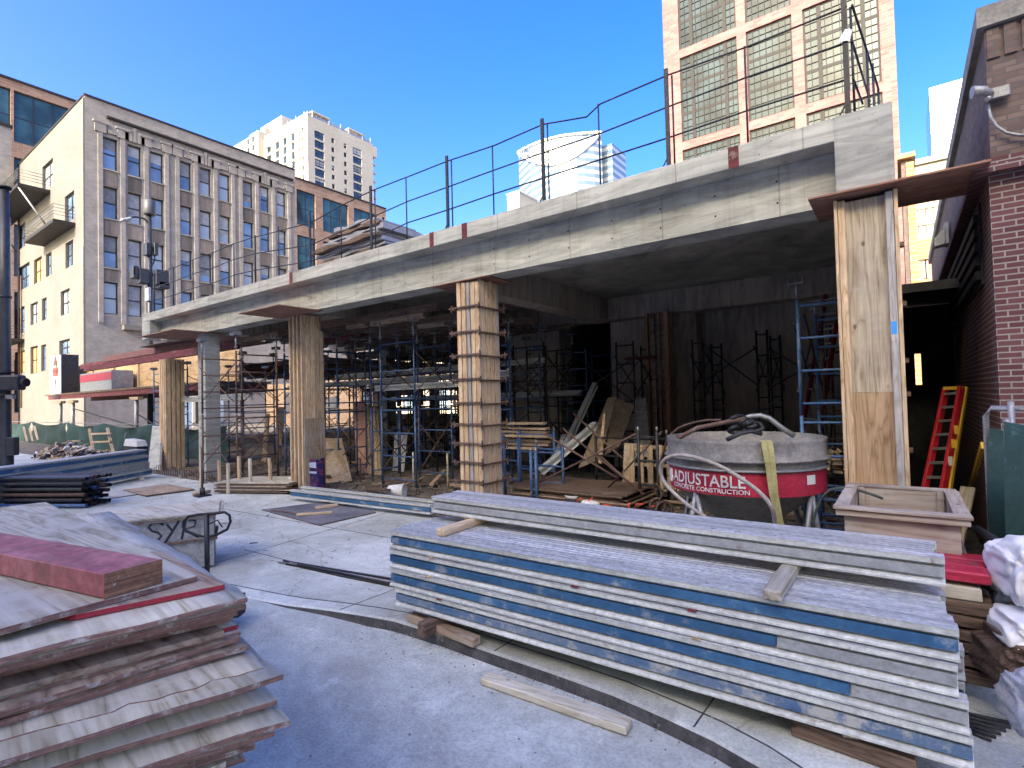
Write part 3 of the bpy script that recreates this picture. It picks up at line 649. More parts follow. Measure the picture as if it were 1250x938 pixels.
# sunlit side
sx = lambda px, py=350: AY(px, py, BY).x
sz = lambda px, py: AY(px, py, BY).z
SO = BX-18.6
sw = [((80,89.5),(294.5,326)),((74,85),(354,384)),((72,85),(415,433)),((22,36),(323.6,352.7)),((41.5,51),(315,345)),((56,63),(309,337)),((22,31),(274,303)),((37,46),(369.7,396)),((51,57),(364,391)),((18,30),(376,408)),((18,30),(429,456)),((37,46),(423,456)),((50,56),(421,453)),((52,65),(198,229.5)),((79.5,91),(236,270))]
H2 = [(sx(a)-SO, sz((a+c)/2, y1), sx(c)-SO, sz((a+c)/2, y0)) for (a, c), (y0, y1) in sw]
mb = MB(); wall_holes(mb, (SO, BY, 0), (1,0,0), NY, 18.6, BH, H2, .25); mb.build('side_wall', stucco, b_)
for i, q in enumerate(H2): window(b_, (SO, BY, 0), (1,0,0), NY, q, .25, frame_brn, gl_blue if i not in (4, 10, 11) else plain('amber_blind%d' % i, (.55, .3, .12), .3), 2 if q[2]-q[0] > 1.2 else 1, 2, .1, .08)
MB().box((BX-.75, BY-.12, 0), (BX-.003, BY-.003, 13.4)).box((BX-.3, BY-.1, 13.4), (BX-.003, BY-.003, BH-.2)).build('corner_pier', stucco, b_)
def balcony(pa, pb, ytop, ybot, dep, struts):
    x0, x1 = sx(pa), sx(pb); zb = sz(pb, ybot); zt = zb+1.1
    d = MB().box((x0, BY-dep, zb-.25), (x1, BY-.004, zb)).build('balcony', frame_brn, b_)
    mb = MB()
    for z in (zt, zt-.25, zt-.5, zt-.75): mb.tube([(x0, BY-.05, z), (x0, BY-dep, z), (x1, BY-dep, z), (x1, BY-.05, z)], .02, 5)
    n = int((x1-x0)/.3)
    for k in range(n+1): x = x0+(x1-x0)*k/n; mb.tube([(x, BY-dep, zb), (x, BY-dep, zt)], .013, 4)
    mb.build('railing', frame_blk, d)
    if struts:
        mb = MB()
        for k in range(3): x = x0+.3+(x1-x0-.6)*k/2; mb.tube([(x, BY-dep+.1, zb-.25), (x, BY-.01, zb-3.2)], .07, 5)
        mb.build('strut', steel_grey, d)
balcony(54, 92.5, 250, 272, 1.3, 0); balcony(-10, 62, 205, 232, 2.0, 1); balcony(-10, 30, 395, 414, 1.3, 0)
mb = MB().tube([(sx(24), BY-.08, 2), (sx(24), BY-.08, 20)], .07, 6); mb.tube([(sx(27), BY-.08, 2), (sx(27), BY-.08, 14)], .05, 6); mb.build('downpipe', steel_rust, b_)
# grey neighbour against its far left
XW = sx(26); z = AX(15, 157, XW-.4).z
t = thing('brick_building', 'plain grey brick building wall at the far left edge behind the lamp post', 'building', (XW-4, BY-2, 0))
MB().box((XW-8, BY-3.2, 0), (XW-.4, BY-.6, z)).build('wall', brick_grey, t)
MB().box((XW-8.1, BY-3.3, z+.003), (XW-.3, BY-.5, z+.25)).build('coping', frame_brn, t)
# tan brick office behind
OX = -95.0; OZ = AX(92, 125, OX).z
t = thing('office_building', 'tan brick office building with teal glazed bays rising behind the beige building', 'building', (OX, 40, 0))
oy = lambda px, py: AX(px, py, OX).y
OY0, OY1 = 4.0, AX(471, 262, OX).y
bays = [(oy(-12, 110), oy(13, 110)), (oy(17, 110), oy(87, 133)), (oy(362, 235), oy(385, 240)), (oy(394, 245), oy(425, 252)), (oy(432, 256), oy(461, 265)), (oy(466.5, 266), oy(470, 268))]
zr = [AX(394, 241, OX).z]; fh = 3.72
H3 = []
for a, c in bays[0:]:
    zt = AX(17, 110, OX).z if c < 30 else zr[0]
    for k in range(0, 10, 2):
        H3.append((a-OY0, zt-7.0-k*4.55, c-OY0, zt-k*4.55))
mb = MB(); wall_holes(mb, (OX, OY0, 0), (0,1,0), NX, OY1-OY0, OZ, H3, .5); mb.add([(OX, OY1, 0), (OX-25, OY1, 0), (OX-25, OY1, OZ), (OX, OY1, OZ)], [(0,1,2,3)]).add([(OX, OY0, 0), (OX-25, OY0, 0), (OX-25, OY0, OZ), (OX, OY0, OZ)], [(0,1,2,3)])
mb.build('wall', brick_office, t)
for q in H3: window(t, (OX, OY0, 0), (0,1,0), NX, q, .5, frame_blk, gl_teal, max(1, round((q[2]-q[0])/1.9)), 2, .15, .12)
MB().box((OX-25, OY0, OZ), (OX+.15, OY1+.1, OZ+.3)).build('roof_edge', frame_brn, t)
# white residential tower
TX = -150.0; c = AX(375, 140, TX); TYc, TZ = c.y, c.z
t = thing('apartment_tower', 'tall cream white apartment tower with dark window strips and rooftop railings', 'building', (TX, TYc, 0))
TY1 = AX(455, 178, TX).y; TX0 = AY(322, 170, TYc).x; TXL = AY(272, 185, TYc).x
fl = 3.08
ty = lambda px: AX(px, 200, TX).y-TYc
HR = []
for a, c2, hh in ((384.5, 396, 2.5), (405, 408.5, 1.6), (420, 423.5, 1.6), (431, 441.5, 2.5)):
    zt = AX(390, 161.5, TX).z if hh > 2 else AX(406, 169, TX).z
    for k in range(11): HR.append((ty(a), zt-k*fl-hh, ty(c2), zt-k*fl))
mb = MB(); wall_holes(mb, (TX, TYc, 0), (0,1,0), NX, TY1-TYc, TZ, HR, .4)
tx = lambda px: AY(px, 200, TYc).x-TX0
HL = []
for a, c2, hh in ((325.5, 331, 2.2), (336, 341, 2.5), (345.5, 350, 2.5), (355.5, 360, 2.5), (365, 367, 1.6), (368.5, 371, 1.6)):
    for k in range(12): zt = TZ-3.4-k*fl; HL.append((tx(a), zt-hh, tx(c2), zt))
wall_holes(mb, (TX0, TYc, 0), (1,0,0), NY, TX-TX0, TZ, HL, .4)
mb.box((TX0, TYc+.5, TZ-.6), (TX-.5, TY1, TZ-.5)).add([(TX, TY1, 0), (TX-30, TY1, 0), (TX-30, TY1, TZ), (TX, TY1, TZ)], [(0,1,2,3)])
mb.build('wall', white_conc, t)
for q in HR: window(t, (TX, TYc, 0), (0,1,0), NX, q, .4, frame_brn, gl_dark if q[3]-q[1] > 2 else gl_fact, 2 if q[3]-q[1] > 2 else 1, 2 if q[3]-q[1] > 2 else 1, .12, .12, blinds=.3)
for q in HL: window(t, (TX0, TYc, 0), (1,0,0), NY, q, .4, frame_wht, gl_fact, 1, 1, .12, .12)
lz = AY(300, 168, TYc).z
MB().box((TXL, TYc+.6, 0), (TX0-.003, TYc+25, lz)).box((TX0-6, TYc-2, 0), (TX0-.003, TYc+.597, lz-2.0)).build('lower_wing', white_conc, t)
for k in range(9):
    for px in (284, 292, 309, 315): x = AY(px, 180, TYc).x; MB().box((x, TYc+.5 if px < 305 else TYc-2.1, lz-5-k*fl), (x+1.1, (TYc+.597) if px < 305 else TYc-2.003, lz-3.2-k*fl)).build('window', gl_fact, t)
px0, px1 = AY(318, 150, TYc+4).x, AY(344, 150, TYc+4).x
MB().box((px0, TYc+4, TZ-1), (px1, TYc+22, AY(333, 147.5, TYc+4).z)).box((px0-5, TYc+6, lz), (px0, TYc+20, lz+3.5)).build('penthouse', white_conc, t)
mb = MB()
for k in range(9):
    y = TYc+.5+(TY1-TYc-1)*k/8; mb.box((TX-.7, y-.15, TZ), (TX-.4, y+.15, TZ+(2.3 if k % 3 else 1.5)))
for k in range(6): x = TX0+(TX-TX0)*k/5.5; mb.box((x, TYc+.3, TZ), (x+.3, TYc+.6, TZ+2.0))
mb.box((TX-.6, TYc+.5, TZ+.3), (TX-.5, TY1-.5, TZ+1.0)).box((TX0, TYc+.4, TZ+.3), (TX-.5, TYc+.5, TZ+1.3))
mb.build('roof_railing', steel_grey, t)
mb = MB()
for a, c2 in ((2.0, 8.5), (TY1-TYc-10, TY1-TYc-4)):
    mb = MB(); mb.box((TX-3, TYc+a, TZ+1.8), (TX-.2, TYc+c2, TZ+2.3)).box((TX-.5, TYc+a, TZ), (TX-.25, TYc+a+.3, TZ+1.8)).box((TX-.5, TYc+c2-.3, TZ), (TX-.25, TYc+c2, TZ+1.8)); mb.build('roof_frame', white_conc, t)
for k in range(1, 13): MB().box((TX-1.5, TY1+.003, TZ-4-k*fl), (TX-.2, TY1+1.6, TZ-3.6-k*fl)).build('balcony', white_conc, t)
MB().box((TX-4, TY1+.003, TZ-4.2), (TX+.003, TY1+1.8, TZ-.5)).build('top_corner', white_conc, t)
# curved glass tower
D = 250.0
gt = None
m_, nt_, b__ = newmat('banded_glass'); tc_ = nt_.nodes.new('ShaderNodeTexCoord'); sx_ = nt_.nodes.new('ShaderNodeSeparateXYZ'); nt_.links.new(tc_.outputs['Object'], sx_.inputs[0])
fr2 = N(nt_, 'ShaderNodeMath', operation='MULTIPLY'); nt_.links.new(sx_.outputs[2], fr2.inputs[0]); fr2.inputs[1].default_value = 1/4.0
fr3 = N(nt_, 'ShaderNodeMath', operation='FRACT'); nt_.links.new(fr2.outputs[0], fr3.inputs[0])
nt_.links.new(ramp(nt_, [(0, (.42, .44, .45)), (.42, (.42, .44, .45)), (.5, (.14, .2, .27)), (1, (.14, .2, .27))], fr3.outputs[0]), b__.inputs['Base Color']); b__.inputs['Roughness'].default_value = .2; b__.inputs['Metallic'].default_value = .25
banded = m_
gt = thing('glass_tower', 'white curved glass office tower with a scooped sloping crown far behind the rail', 'building', (AY(680, 200, D).x, D, 0))
fa = [(633,188),(640,192.5),(647,196.5),(660,200.5),(673,201.6),(684,200),(693,196.5),(704,190.5),(714,183),(725,173),(734,163)]
ba = [(633,187),(640,183),(647,179.5),(660,174),(673,170),(684,167.5),(693,166),(704,165),(714,164),(725,163.3),(734,162.5)]
FP, BP, FB, BB = [], [], [], []
for i, (x, y) in enumerate(fa):
    s_ = math.sin(PI*i/10); p = AY(x, y, D-14*s_); FP.append(p); FB.append(V((p.x, p.y, 0)))
    q = AY(ba[i][0], ba[i][1], D+16*s_+.5); BP.append(q); BB.append(V((q.x, q.y, 0)))
n = len(fa)
MB().add(FP+FB, [(n+i, n+i+1, i+1, i) for i in range(n-1)], 0).build('glass_front', banded, gt)
MB().add(BP+BB+[p+V((0, .8, 0)) for p in BP], [(n+i, n+i+1, i+1, i) for i in range(n-1)], 0).build('crown_screen', glass('crown_glass', (.30, .36, .42), .15), gt)
mb = MB(); mb.tube([p+V((0, -.4, 0)) for p in FP], .8, 6); mb.tube([p+V((0, -.6, .3)) for p in BP], .7, 6); mb.build('crown_rim', white_p, gt)
mid_ = [(a*.45+b*.55)+V((0, -3, -2)) for a, b in zip(FP, BP)][1:9]
MB().tube(mid_, .9, 6).build('inner_rim', white_p, gt)
MB().add([FP[i] for i in range(n)]+[BP[i]+V((0, 0, BP[5].z*0+min(0, FP[i].z-BP[i].z))) for i in range(n)], [(i, i+1, n+i+1, n+i) for i in range(n-1)]).build('roof', stone_cap, gt)
a = AY(735, 181, D+10); c = AY(745, 181, D+10)
MB().box((a.x, D+8, 0), (c.x+2, D+25, a.z)).build('side_block', banded, gt)
a = AY(619, 239, 200); c = AY(634, 234, 200)
t = thing('white_block', 'small plain white building top just left of the curved glass tower', 'building', (a.x, 200, 0))
MB().box((a.x, 200, 0), (c.x, 215, a.z)).build('wall', white_conc, t); MB().box((a.x-.3, 199.7, a.z+.003), (c.x+.3, 215, a.z+.8)).build('parapet', white_p, t)
# salmon brick factory-window tower
FY = 75.0
t = thing('brick_tower', 'tall salmon brick loft tower with big gridded industrial windows', 'building', (-12, FY, 0))
fx = lambda px, py=120: AY(px, py, FY).x
FX0, FX1, FH = AY(822, 190, FY).x-.9, fx(1097, 140), 75.0
bx = [(AY(829.4, 75, FY).x, AY(900, 75, FY).x), (AY(911.4, 75, FY).x, AY(968, 75, FY).x), (AY(981.5, 75, FY).x, AY(1075.5, 75, FY).x)]
zt1, zb1, zt2 = AY(829, 71.7, FY).z, AY(832, 174, FY).z, AY(833, 183.8, FY).z
per = zt1-zt2; wh = zt1-zb1
H4 = [(a-FX0, zb1+k*per, c-FX0, zt1+k*per) for a, c in bx for k in (-3, -2, -1, 0, 1, 2)]
mb = MB(); wall_holes(mb, (FX0, FY, 0), (1,0,0), NY, FX1-FX0, FH, H4, .45)
mb.add([(FX1, FY, 0), (FX1, FY+30, 0), (FX1, FY+30, FH), (FX1, FY, FH)], [(0,1,2,3)]).add([(FX0, FY, 0), (FX0, FY+30, 0), (FX0, FY+30, FH), (FX0, FY, FH)], [(0,1,2,3)]).add([(FX0, FY, FH), (FX1, FY, FH), (FX1, FY+30, FH), (FX0, FY+30, FH)], [(0,1,2,3)])
mb.build('wall', brick_tower, t)
for q in H4:
    if q[1] > FH or q[3] > FH: continue
    w_ = window(t, (FX0, FY, 0), (1,0,0), NY, q, .45, frame_brn, gl_fact, 1, 3, .22, .42)
    mb = MB(); W_ = q[2]-q[0]; n1 = [.0, .22, .80, 1] if W_ > 6.5 else [0, 1]
    for f in n1[1:-1]: mb.box((FX0+q[0]+W_*f-.22, FY+.18, q[1]+.2), (FX0+q[0]+W_*f+.22, FY+.26, q[3]-.2))
    nn_ = round(W_/.78)
    for k in range(1, nn_): x = FX0+q[0]+W_*k/nn_; mb.box((x-.035, FY+.22, q[1]+.2), (x+.035, FY+.33, q[3]-.2))
    for s_ in range(3):
        for k in (1, 2, 3): z = q[1]+(q[3]-q[1])*(s_+k/4)/3; mb.box((FX0+q[0]+.2, FY+.23, z-.035), (FX0+q[2]-.2, FY+.32, z+.035))
    mb.build('muntins', frame_brn, w_)
# towers seen at the right
def simple_tower(name, label, px0, px1, ptop, Y, depth, mat, grid=None, gm=gl_fact, ref=None):
    z = AY(*ptop, Y).z; x0 = AY(px0, (ref or ptop)[1], Y).x; x1 = AY(px1, (ref or ptop)[1], Y).x
    t = thing(name, label, 'building', (x0, Y, 0)); hs_ = []
    if grid:
        nx, fl_, ww, hh, off = grid
        for i in range(nx):
            for k in range(int(min(14, z/fl_-1))):
                u = (x1-x0)*(i+.5)/nx; hs_.append((u-ww/2, z-off-k*fl_-hh, u+ww/2, z-off-k*fl_))
    mb = MB(); wall_holes(mb, (x0, Y, 0), (1,0,0), NY, x1-x0, z, hs_, .3)
    mb.add([(x0, Y, 0), (x0, Y+depth, 0), (x0, Y+depth, z), (x0, Y, z)], [(0,1,2,3)]).add([(x1, Y, 0), (x1, Y+depth, 0), (x1, Y+depth, z), (x1, Y, z)], [(0,1,2,3)]).add([(x0, Y, z), (x1, Y, z), (x1, Y+depth, z), (x0, Y+depth, z)], [(0,1,2,3)])
    mb.build('wall', mat, t)
    for q in hs_: window(t, (x0, Y, 0), (1,0,0), NY, q, .3, frame_wht, gm, 2, 1, .12, .12)
    return t, x0, x1, z
t, x0, x1, z = simple_tower('glass_tower', 'bright white glass high-rise beside the brick wall on the right', 1134, 1200, (1141, 106), 230, 30, banded)
MB().box((x0+14, 229, 0), (x1, 229.9, AY(1171, 94, 229).z)).build('upper_wing', white_glassy, t)
t, x0, x1, z = simple_tower('apartment_tower', 'tan gridded apartment high-rise seen above the plywood bridge on the right', 1100, 1185, (1130, 200), 120, 25, grid_conc, (9, 2.9, 1.15, 1.5, 2.2), gl_dark)
MB().box((x0-.5, 119.5, z+.003), (x1+.5, 146, z+1.0)).build('parapet', grid_conc, t)
t, x0, x1, z = simple_tower('brick_building', 'small orange brick building framed in the gap over the alley', 1108, 1150, (1120, 293), 62, 12, orange_br, (2, 4.2, 1.6, 1.8, 1.9), plain('red_sash', (.4, .1, .08), .4))
MB().box((x0+2.2, 61.6, z+.003), (x0+4.2, 64, z+1.4)).build('roof_unit', frame_brn, t)
t, x0, x1, z = simple_tower('brick_building', 'narrow weathered wall with a pale orange edge just right of the salmon tower', 1099.5, 1113, (1104, 196), 48, 6, brick_top)
MB().box((x1-.35, 47.7, 0), (x1+.1, 47.995, z-.3)).build('trim', orange_br, t); MB().box((x0-.2, 47.5, z+.003), (x1+.2, 54, z+.35)).build('coping', orange_br, t)
# dark brick building on the right
RXW, RYW, RZC, RZT = .625, 5.8, 3.46, 4.68
t = thing('brick_building', 'dark red brick building with black cornice close on the right', 'building', (RXW, RYW, 0)); rb = t
mb = MB().box((RXW, RYW, -.1), (7, 15.5, RZC)); mb.build('wall', brick_r, t)
mb = MB().box((RXW+.02, RYW+.02, RZC+.13), (7, 16, RZT-.0)).build('upper_wall', brick_top, t)
mb = MB()
for k in range(60): x = RXW+.03+k*.105; mb.box((x, RYW+.004, RZT-.26), (x+.075, RYW+.03, RZT-.02))
mb.build('soldier_course', brick_top, t)
MB().box((RXW-.03, RYW-.03, RZT+.003), (7.1, 16.1, RZT+.17)).build('coping', stone_cap, t)
MB().add([(RXW+.25, RYW, RZT+.173), (2.6, RYW, RZT+.173), (2.0, RYW+.0, RZT+.5), (RXW+.7, RYW, RZT+.42), (RXW+.25, RYW+.4, RZT+.173), (2.6, RYW+.4, RZT+.173), (2.0, RYW+.4, RZT+.5), (RXW+.7, RYW+.4, RZT+.42)], [(0,1,2,3),(4,7,6,5),(0,3,7,4),(3,2,6,7),(2,1,5,6)]).build('parapet_cap', stone_cap, t)
MB().box((RXW-.1, RYW-.1, RZC+.003), (7.1, 15.6, RZC+.06)).box((RXW-.05, RYW-.05, RZC+.062), (7.1, 15.6, RZC+.128)).build('cornice', brick_r, t)
mb = MB()
for k in range(5): mb.box((RXW-.055, RYW+.6, 2.72+k*.13), (RXW-.003, RYW+4.2, 2.79+k*.13))
mb.box((RXW-.02, RYW+.55, 2.66), (RXW-.002, RYW+4.25, 3.4)); mb.build('louvre_vent', steel_dark, t)
p = AX(1158, 288, RXW)
wl = thing('wall_light', 'grey boxy flood light on the upper side wall of the red brick building', 'wall light', (RXW, p.y, p.z))
MB().box((RXW-.05, p.y-.14, p.z-.14), (RXW-.003, p.y+.14, p.z+.18)).build('housing', steel_grey, wl, bev=.008)
MB().add([(RXW-.052, p.y-.12, p.z-.13), (RXW-.17, p.y-.12, p.z-.15), (RXW-.17, p.y-.12, p.z-.03), (RXW-.052, p.y-.12, p.z+.1), (RXW-.052, p.y+.12, p.z-.13), (RXW-.17, p.y+.12, p.z-.15), (RXW-.17, p.y+.12, p.z-.03), (RXW-.052, p.y+.12, p.z+.1)], [(0,1,2,3),(4,7,6,5),(0,4,5,1),(1,5,6,2),(2,6,7,3),(3,7,4,0)]).build('lamp_hood', steel_grey, wl)
p = AY(1208, 119, RYW)
wl = thing('security_light', 'small grey twin lamp head with a curved cable at the brick corner', 'security light', (p.x, RYW, p.z))
MB().box((p.x-.02, RYW-.05, p.z-.04), (p.x+.12, RYW-.003, p.z+.05)).build('junction_box', steel_grey, wl, bev=.006)
mb = MB(); mb.tube([(p.x, RYW-.05, p.z), (p.x-.05, RYW-.12, p.z+.02), (p.x-.12, RYW-.14, p.z+.02)], [.03, .035, .05], 8); mb.tube([(p.x, RYW-.05, p.z-.02), (p.x-.03, RYW-.1, p.z-.05)], .02, 8); mb.build('lamp_head', steel_grey, wl)
MB().tube([AY(x, y, RYW-.03) for x, y in ((1206, 128), (1209, 143), (1216, 154), (1228, 162), (1242, 165), (1262, 165), (1290, 164))], .012, 7).build('cable', steel_grey, wl)
# buildings closing the view at street level behind the scaffolding
t = thing('store_building', 'low cream store building glimpsed brightly through the scaffolding', 'building', (-35, 42, 0))
q_ = [(3+k*4.2, .6, 6+k*4.2, 3.2) for k in range(12)]
mb = MB(); wall_holes(mb, (-62, 42, 0), (1,0,0), NY, 58, 9, q_, .3); mb.build('wall', cream, t)
for q in q_: window(t, (-62, 42, 0), (1,0,0), NY, q, .3, frame_brn, gl_pale, 3, 2, .1, .08)
# block across the street behind the photographer, whose shadow covers the yard
t = thing('brick_building', 'large brick block across the street behind the viewpoint, shading the yard', 'building', (-15, -30, 0))
MB().box((SHX, -46, -.3), (22, -22, SHADE_H)).build('wall', brick_office, t); MB().box((SHX-.2, -46.2, SHADE_H+.003), (20.2, -21.8, SHADE_H+.5)).build('parapet', stone_cap, t)

# ------------------------------------------------------------------ forming beams (I-shaped joists)
BH_ = .137
def ibeam_mesh(mb, L, w=.088, h=BH_, tf=.016):
    hw = w/2
    prof = [(-hw, 0), (hw, 0), (hw, tf), (.012, tf+.012), (.012, h-.036), (hw-.006, h-.026), (hw-.006, h), (.014, h), (.012, h-.006), (-.012, h-.006), (-.014, h), (-hw+.006, h), (-hw+.006, h-.026), (-.012, h-.036), (-.012, tf+.012), (-hw, tf)]
    mb.prism(prof, 0, L)
    for s in (-1, 1): mb.box((.002, s*hw-.004*(s > 0), tf+.001), (L-.002, s*hw+.004*(s < 0), tf+.007))
    return mb
BEAMCACHE = {}
def ibeam(p, q, label, webmat=None, group=None, name='forming_joist', h=BH_, webspan=None, cat='joist', w=.088, front=True):
    L = (V(q)-V(p)).length; mw = frame_x(p, q)
    root = thing(name, label, cat, mw=mw, group=group)
    hw = w/2; tf = .016
    mb = MB(); mb.prism([(-hw, 0), (hw, 0), (hw, tf), (.010, tf+.014), (.010, h-.040), (hw-.004, h-.030), (hw-.004, h-.002), (-hw+.004, h-.002), (-hw+.004, h-.030), (-.010, h-.040), (-.010, tf+.014), (-hw, tf)], 0, L)
    mb.build('beam_body', beam_alu, root, mw, bev=.002)
    mb = MB().box((.0, -hw+.002, h-.0015), (L, -.009, h+.004)).box((.0, .007, h-.0015), (L, hw-.007, h+.004)); mb.build('top_flange', beam_top, root, mw)
    if webmat:
        a, b = webspan or (.0, 1.0)
        MB().box((L*a+.004, -.034, tf+.026), (L*b-.004, -.0106, h-.046)).build('painted_web', webmat, root, mw)
        if a > 0: MB().box((.004, -.034, tf+.026), (L*a-.004, -.0106, h-.046)).build('bare_web', web_pale, root, mw)
        if b < 1: MB().box((L*b+.004, -.034, tf+.026), (L-.004, -.0106, h-.046)).build('bare_web', web_pale, root, mw)
    else: MB().box((.004, -.034, tf+.026), (L-.004, -.0106, h-.046)).build('web', web_pale, root, mw)
    mb = MB()
    for k in range(3): x = L*(k+.5+rnd.uniform(-.2, .2))/3; mb.tube([(x, -hw+.0005, h-.017), (x, -hw-.006, h-.017)], .006, 6)
    return root
GB = 'forming beams in the big front stack'
fl0, fr0 = V((-3.375, 2.926, .0)), V((.155, 3.015, 0))
dirx = (fr0-fl0).normalized(); diry = V((-dirx.y, dirx.x, 0))
LAY = ['top', 'second', 'third', 'lowest']
base_z = .125
for lay in range(4):          # 3 = top
    z = base_z+lay*.148
    nb = 7 if lay == 3 else 7
    for k in range(nb):
        o0 = rnd.uniform(-.03, .05)+(.04 if lay == 0 else 0); o1 = rnd.uniform(-.05, .03)+(0 if k else .0)
        if k == 0: o0 = (.05, .0, -.01, .0)[lay]; o1 = (.03, .02, -.01, 0)[lay]
        p = fl0+dirx*o0+diry*(k*.092+(.0, -.006, .0, .004)[lay]); q = fr0+dirx*o1+diry*(k*.092+(.0, -.006, .0, .004)[lay])
        p.z = q.z = z
        L_ = ORDF[k] if k else 'front'
        wm = (web_blue2, web_blue, web_blue, web_blue)[lay] if (k == 0 or rnd.random() < .5) else None
        span = {0: (0, 1), 1: (0, .88), 2: (0, .80), 3: (0, 1)}[lay] if k == 0 else None
        lab = ('%s beam of the %s layer of the big front stack' % ('front' if k == 0 else ORDF[k]+' row back', LAY[3-lay]))
        if k == 0: lab = {3: 'long beam with scraped blue side, front of the top layer of the big stack', 2: 'blue sided beam ending in bare grey, front of the second layer of the big stack', 1: 'dark blue sided beam, front of the third layer of the big stack', 0: 'beam with scuffed pale blue side, front of the lowest layer of the big stack'}[lay]
        ibeam(p, q, lab, wm, GB, webspan=span)
# thin spacers between layers
for i, (f, lay) in enumerate(((.13, 3), (.475, 3), (.12, 2), (.68, 3), (.685, 2), (.15, 1))):
    z = base_z+lay*.148-.0095
    p = fl0+dirx*(3.53*f)+diry*(-.055); a = p+V((0, 0, z-.002)); q = a+diry*.09
    tag(board('shim', a, q, .05, .0100, maroon if i % 2 else ply_x), 'wooden shim in the big beam stack, %s' % ('below the top layer near its left end', 'reddish, below the top layer near its middle', 'below the second layer near the left end', 'reddish pale, below the top layer right of centre', 'below the second layer right of centre', 'above the lowest layer near the left end')[i], 'shim', 'shims in the beam stack')
# short beam stubs of the back rows showing at the right end
# bundle of pale beams lying on two timbers on top
zt = base_z+4*.148-.005
GBT = 'pale beams bundled on top of the front stack'
bz = zt+.062
a_, b_ = G(527, 626, bz), G(1155, 717, bz)
d_ = (b_-a_).normalized(); e_ = V((-d_.y, d_.x, 0))
for k in range(4):
    p = a_+e_*(.044+k*.09)+d_*rnd.uniform(-.01, .05)*(k > 0); q = b_+e_*(.044+k*.09)+d_*rnd.uniform(-.06, .03)*(k > 0)
    ibeam(p, q, ['pale grey beam nearest the viewer in the top bundle', 'pale beam second from the front in the top bundle', 'pale beam third from the front in the top bundle', 'pale beam at the back of the top bundle'][k], None, GBT)
GT = 'timber blocks carrying the beams'
def post4(p, q, s1, s2, mat, label, name='timber_block', cat='timber', grp=GT, bev=.01, rz=None): return tag(board(name, p, q, s1, s2, mat, bev=bev, ragged=0), label, cat, grp)
a = G(537, 655, zt); post4(a, a+(G(592, 637, zt)-a)*1.45, .075, .058, ply_x, 'short pine block sticking out under the left end of the top bundle')
a = G(942, 735, zt); post4(a, a+(G(970, 692, zt)-a)*1.5, .085, .058, ply_old, 'weathered square block sticking out under the right part of the top bundle')
# timbers under the stack
def lay(pa, pb, z, w, t, mat, label, ext=1.0, name='timber', grp='timbers under the big beam stack', rag=.004, cat='timber'):
    a = G(*pa, z); b = G(*pb, z); return tag(board(name, a, a+(b-a)*ext, w, t, mat, bev=.006, ragged=rag), label, cat, grp)
lay((582, 789), (530, 768), .004, .085, .06, ply_brown, 'round edged brown timber on the ground at the left foot of the big stack', 1.6)
lay((514, 778), (545, 764), .004, .09, .10, ply_dark, 'grey squared timber end under the left of the big stack', 3.0)
lay((1120, 946), (968, 893), .004, .10, .085, ply_dark, 'brown squared beam lying under the right end of the big stack', 1.0)
lay((1040, 922), (1034, 905), .01, .07, .09, ply_old, 'pale timber end poking out below the right end of the stack', 4.5)
lay((592, 832), (768, 893), -.08, .10, .045, ply_old, 'loose pale board lying in the street along the kerb', 1.0, 'loose_board', 'loose boards on the ground', .003, 'board')
# thin steel bars on the ground
GR = 'thin dark bars lying in the yard'
for i in range(6):
    a = G(342+i*4, 686+i*1.2, .012); b = G(486+i*2, 709+i*2.2, .012)
    a.z = b.z = .012+.022*(i % 2); a.y += rnd.uniform(-.02, .02)
    tag(MB().tube([a, (a+b)/2+V((0, rnd.uniform(-.02, .02), 0)), b+(b-a)*.25], .011, 7).build('steel_bar', steel_grey if i % 3 == 0 else steel_dark), '%s steel bar from the front of the thin bundle in mid yard' % (ORDF[i] if i else 'first'), 'steel bar', GR)
for i in range(6):
    a = G(1168+i*3, 868+i*5, .012); b = G(1240-i*6, 884+i*4, .012); a = a+(a-b)*.3
    tag(MB().tube([a, b], .009, 7).build('steel_bar', steel_dark), '%s dark bar of the small heap right of the big stack' % (ORDF[i]), 'steel bar', 'dark bars right of the big stack')
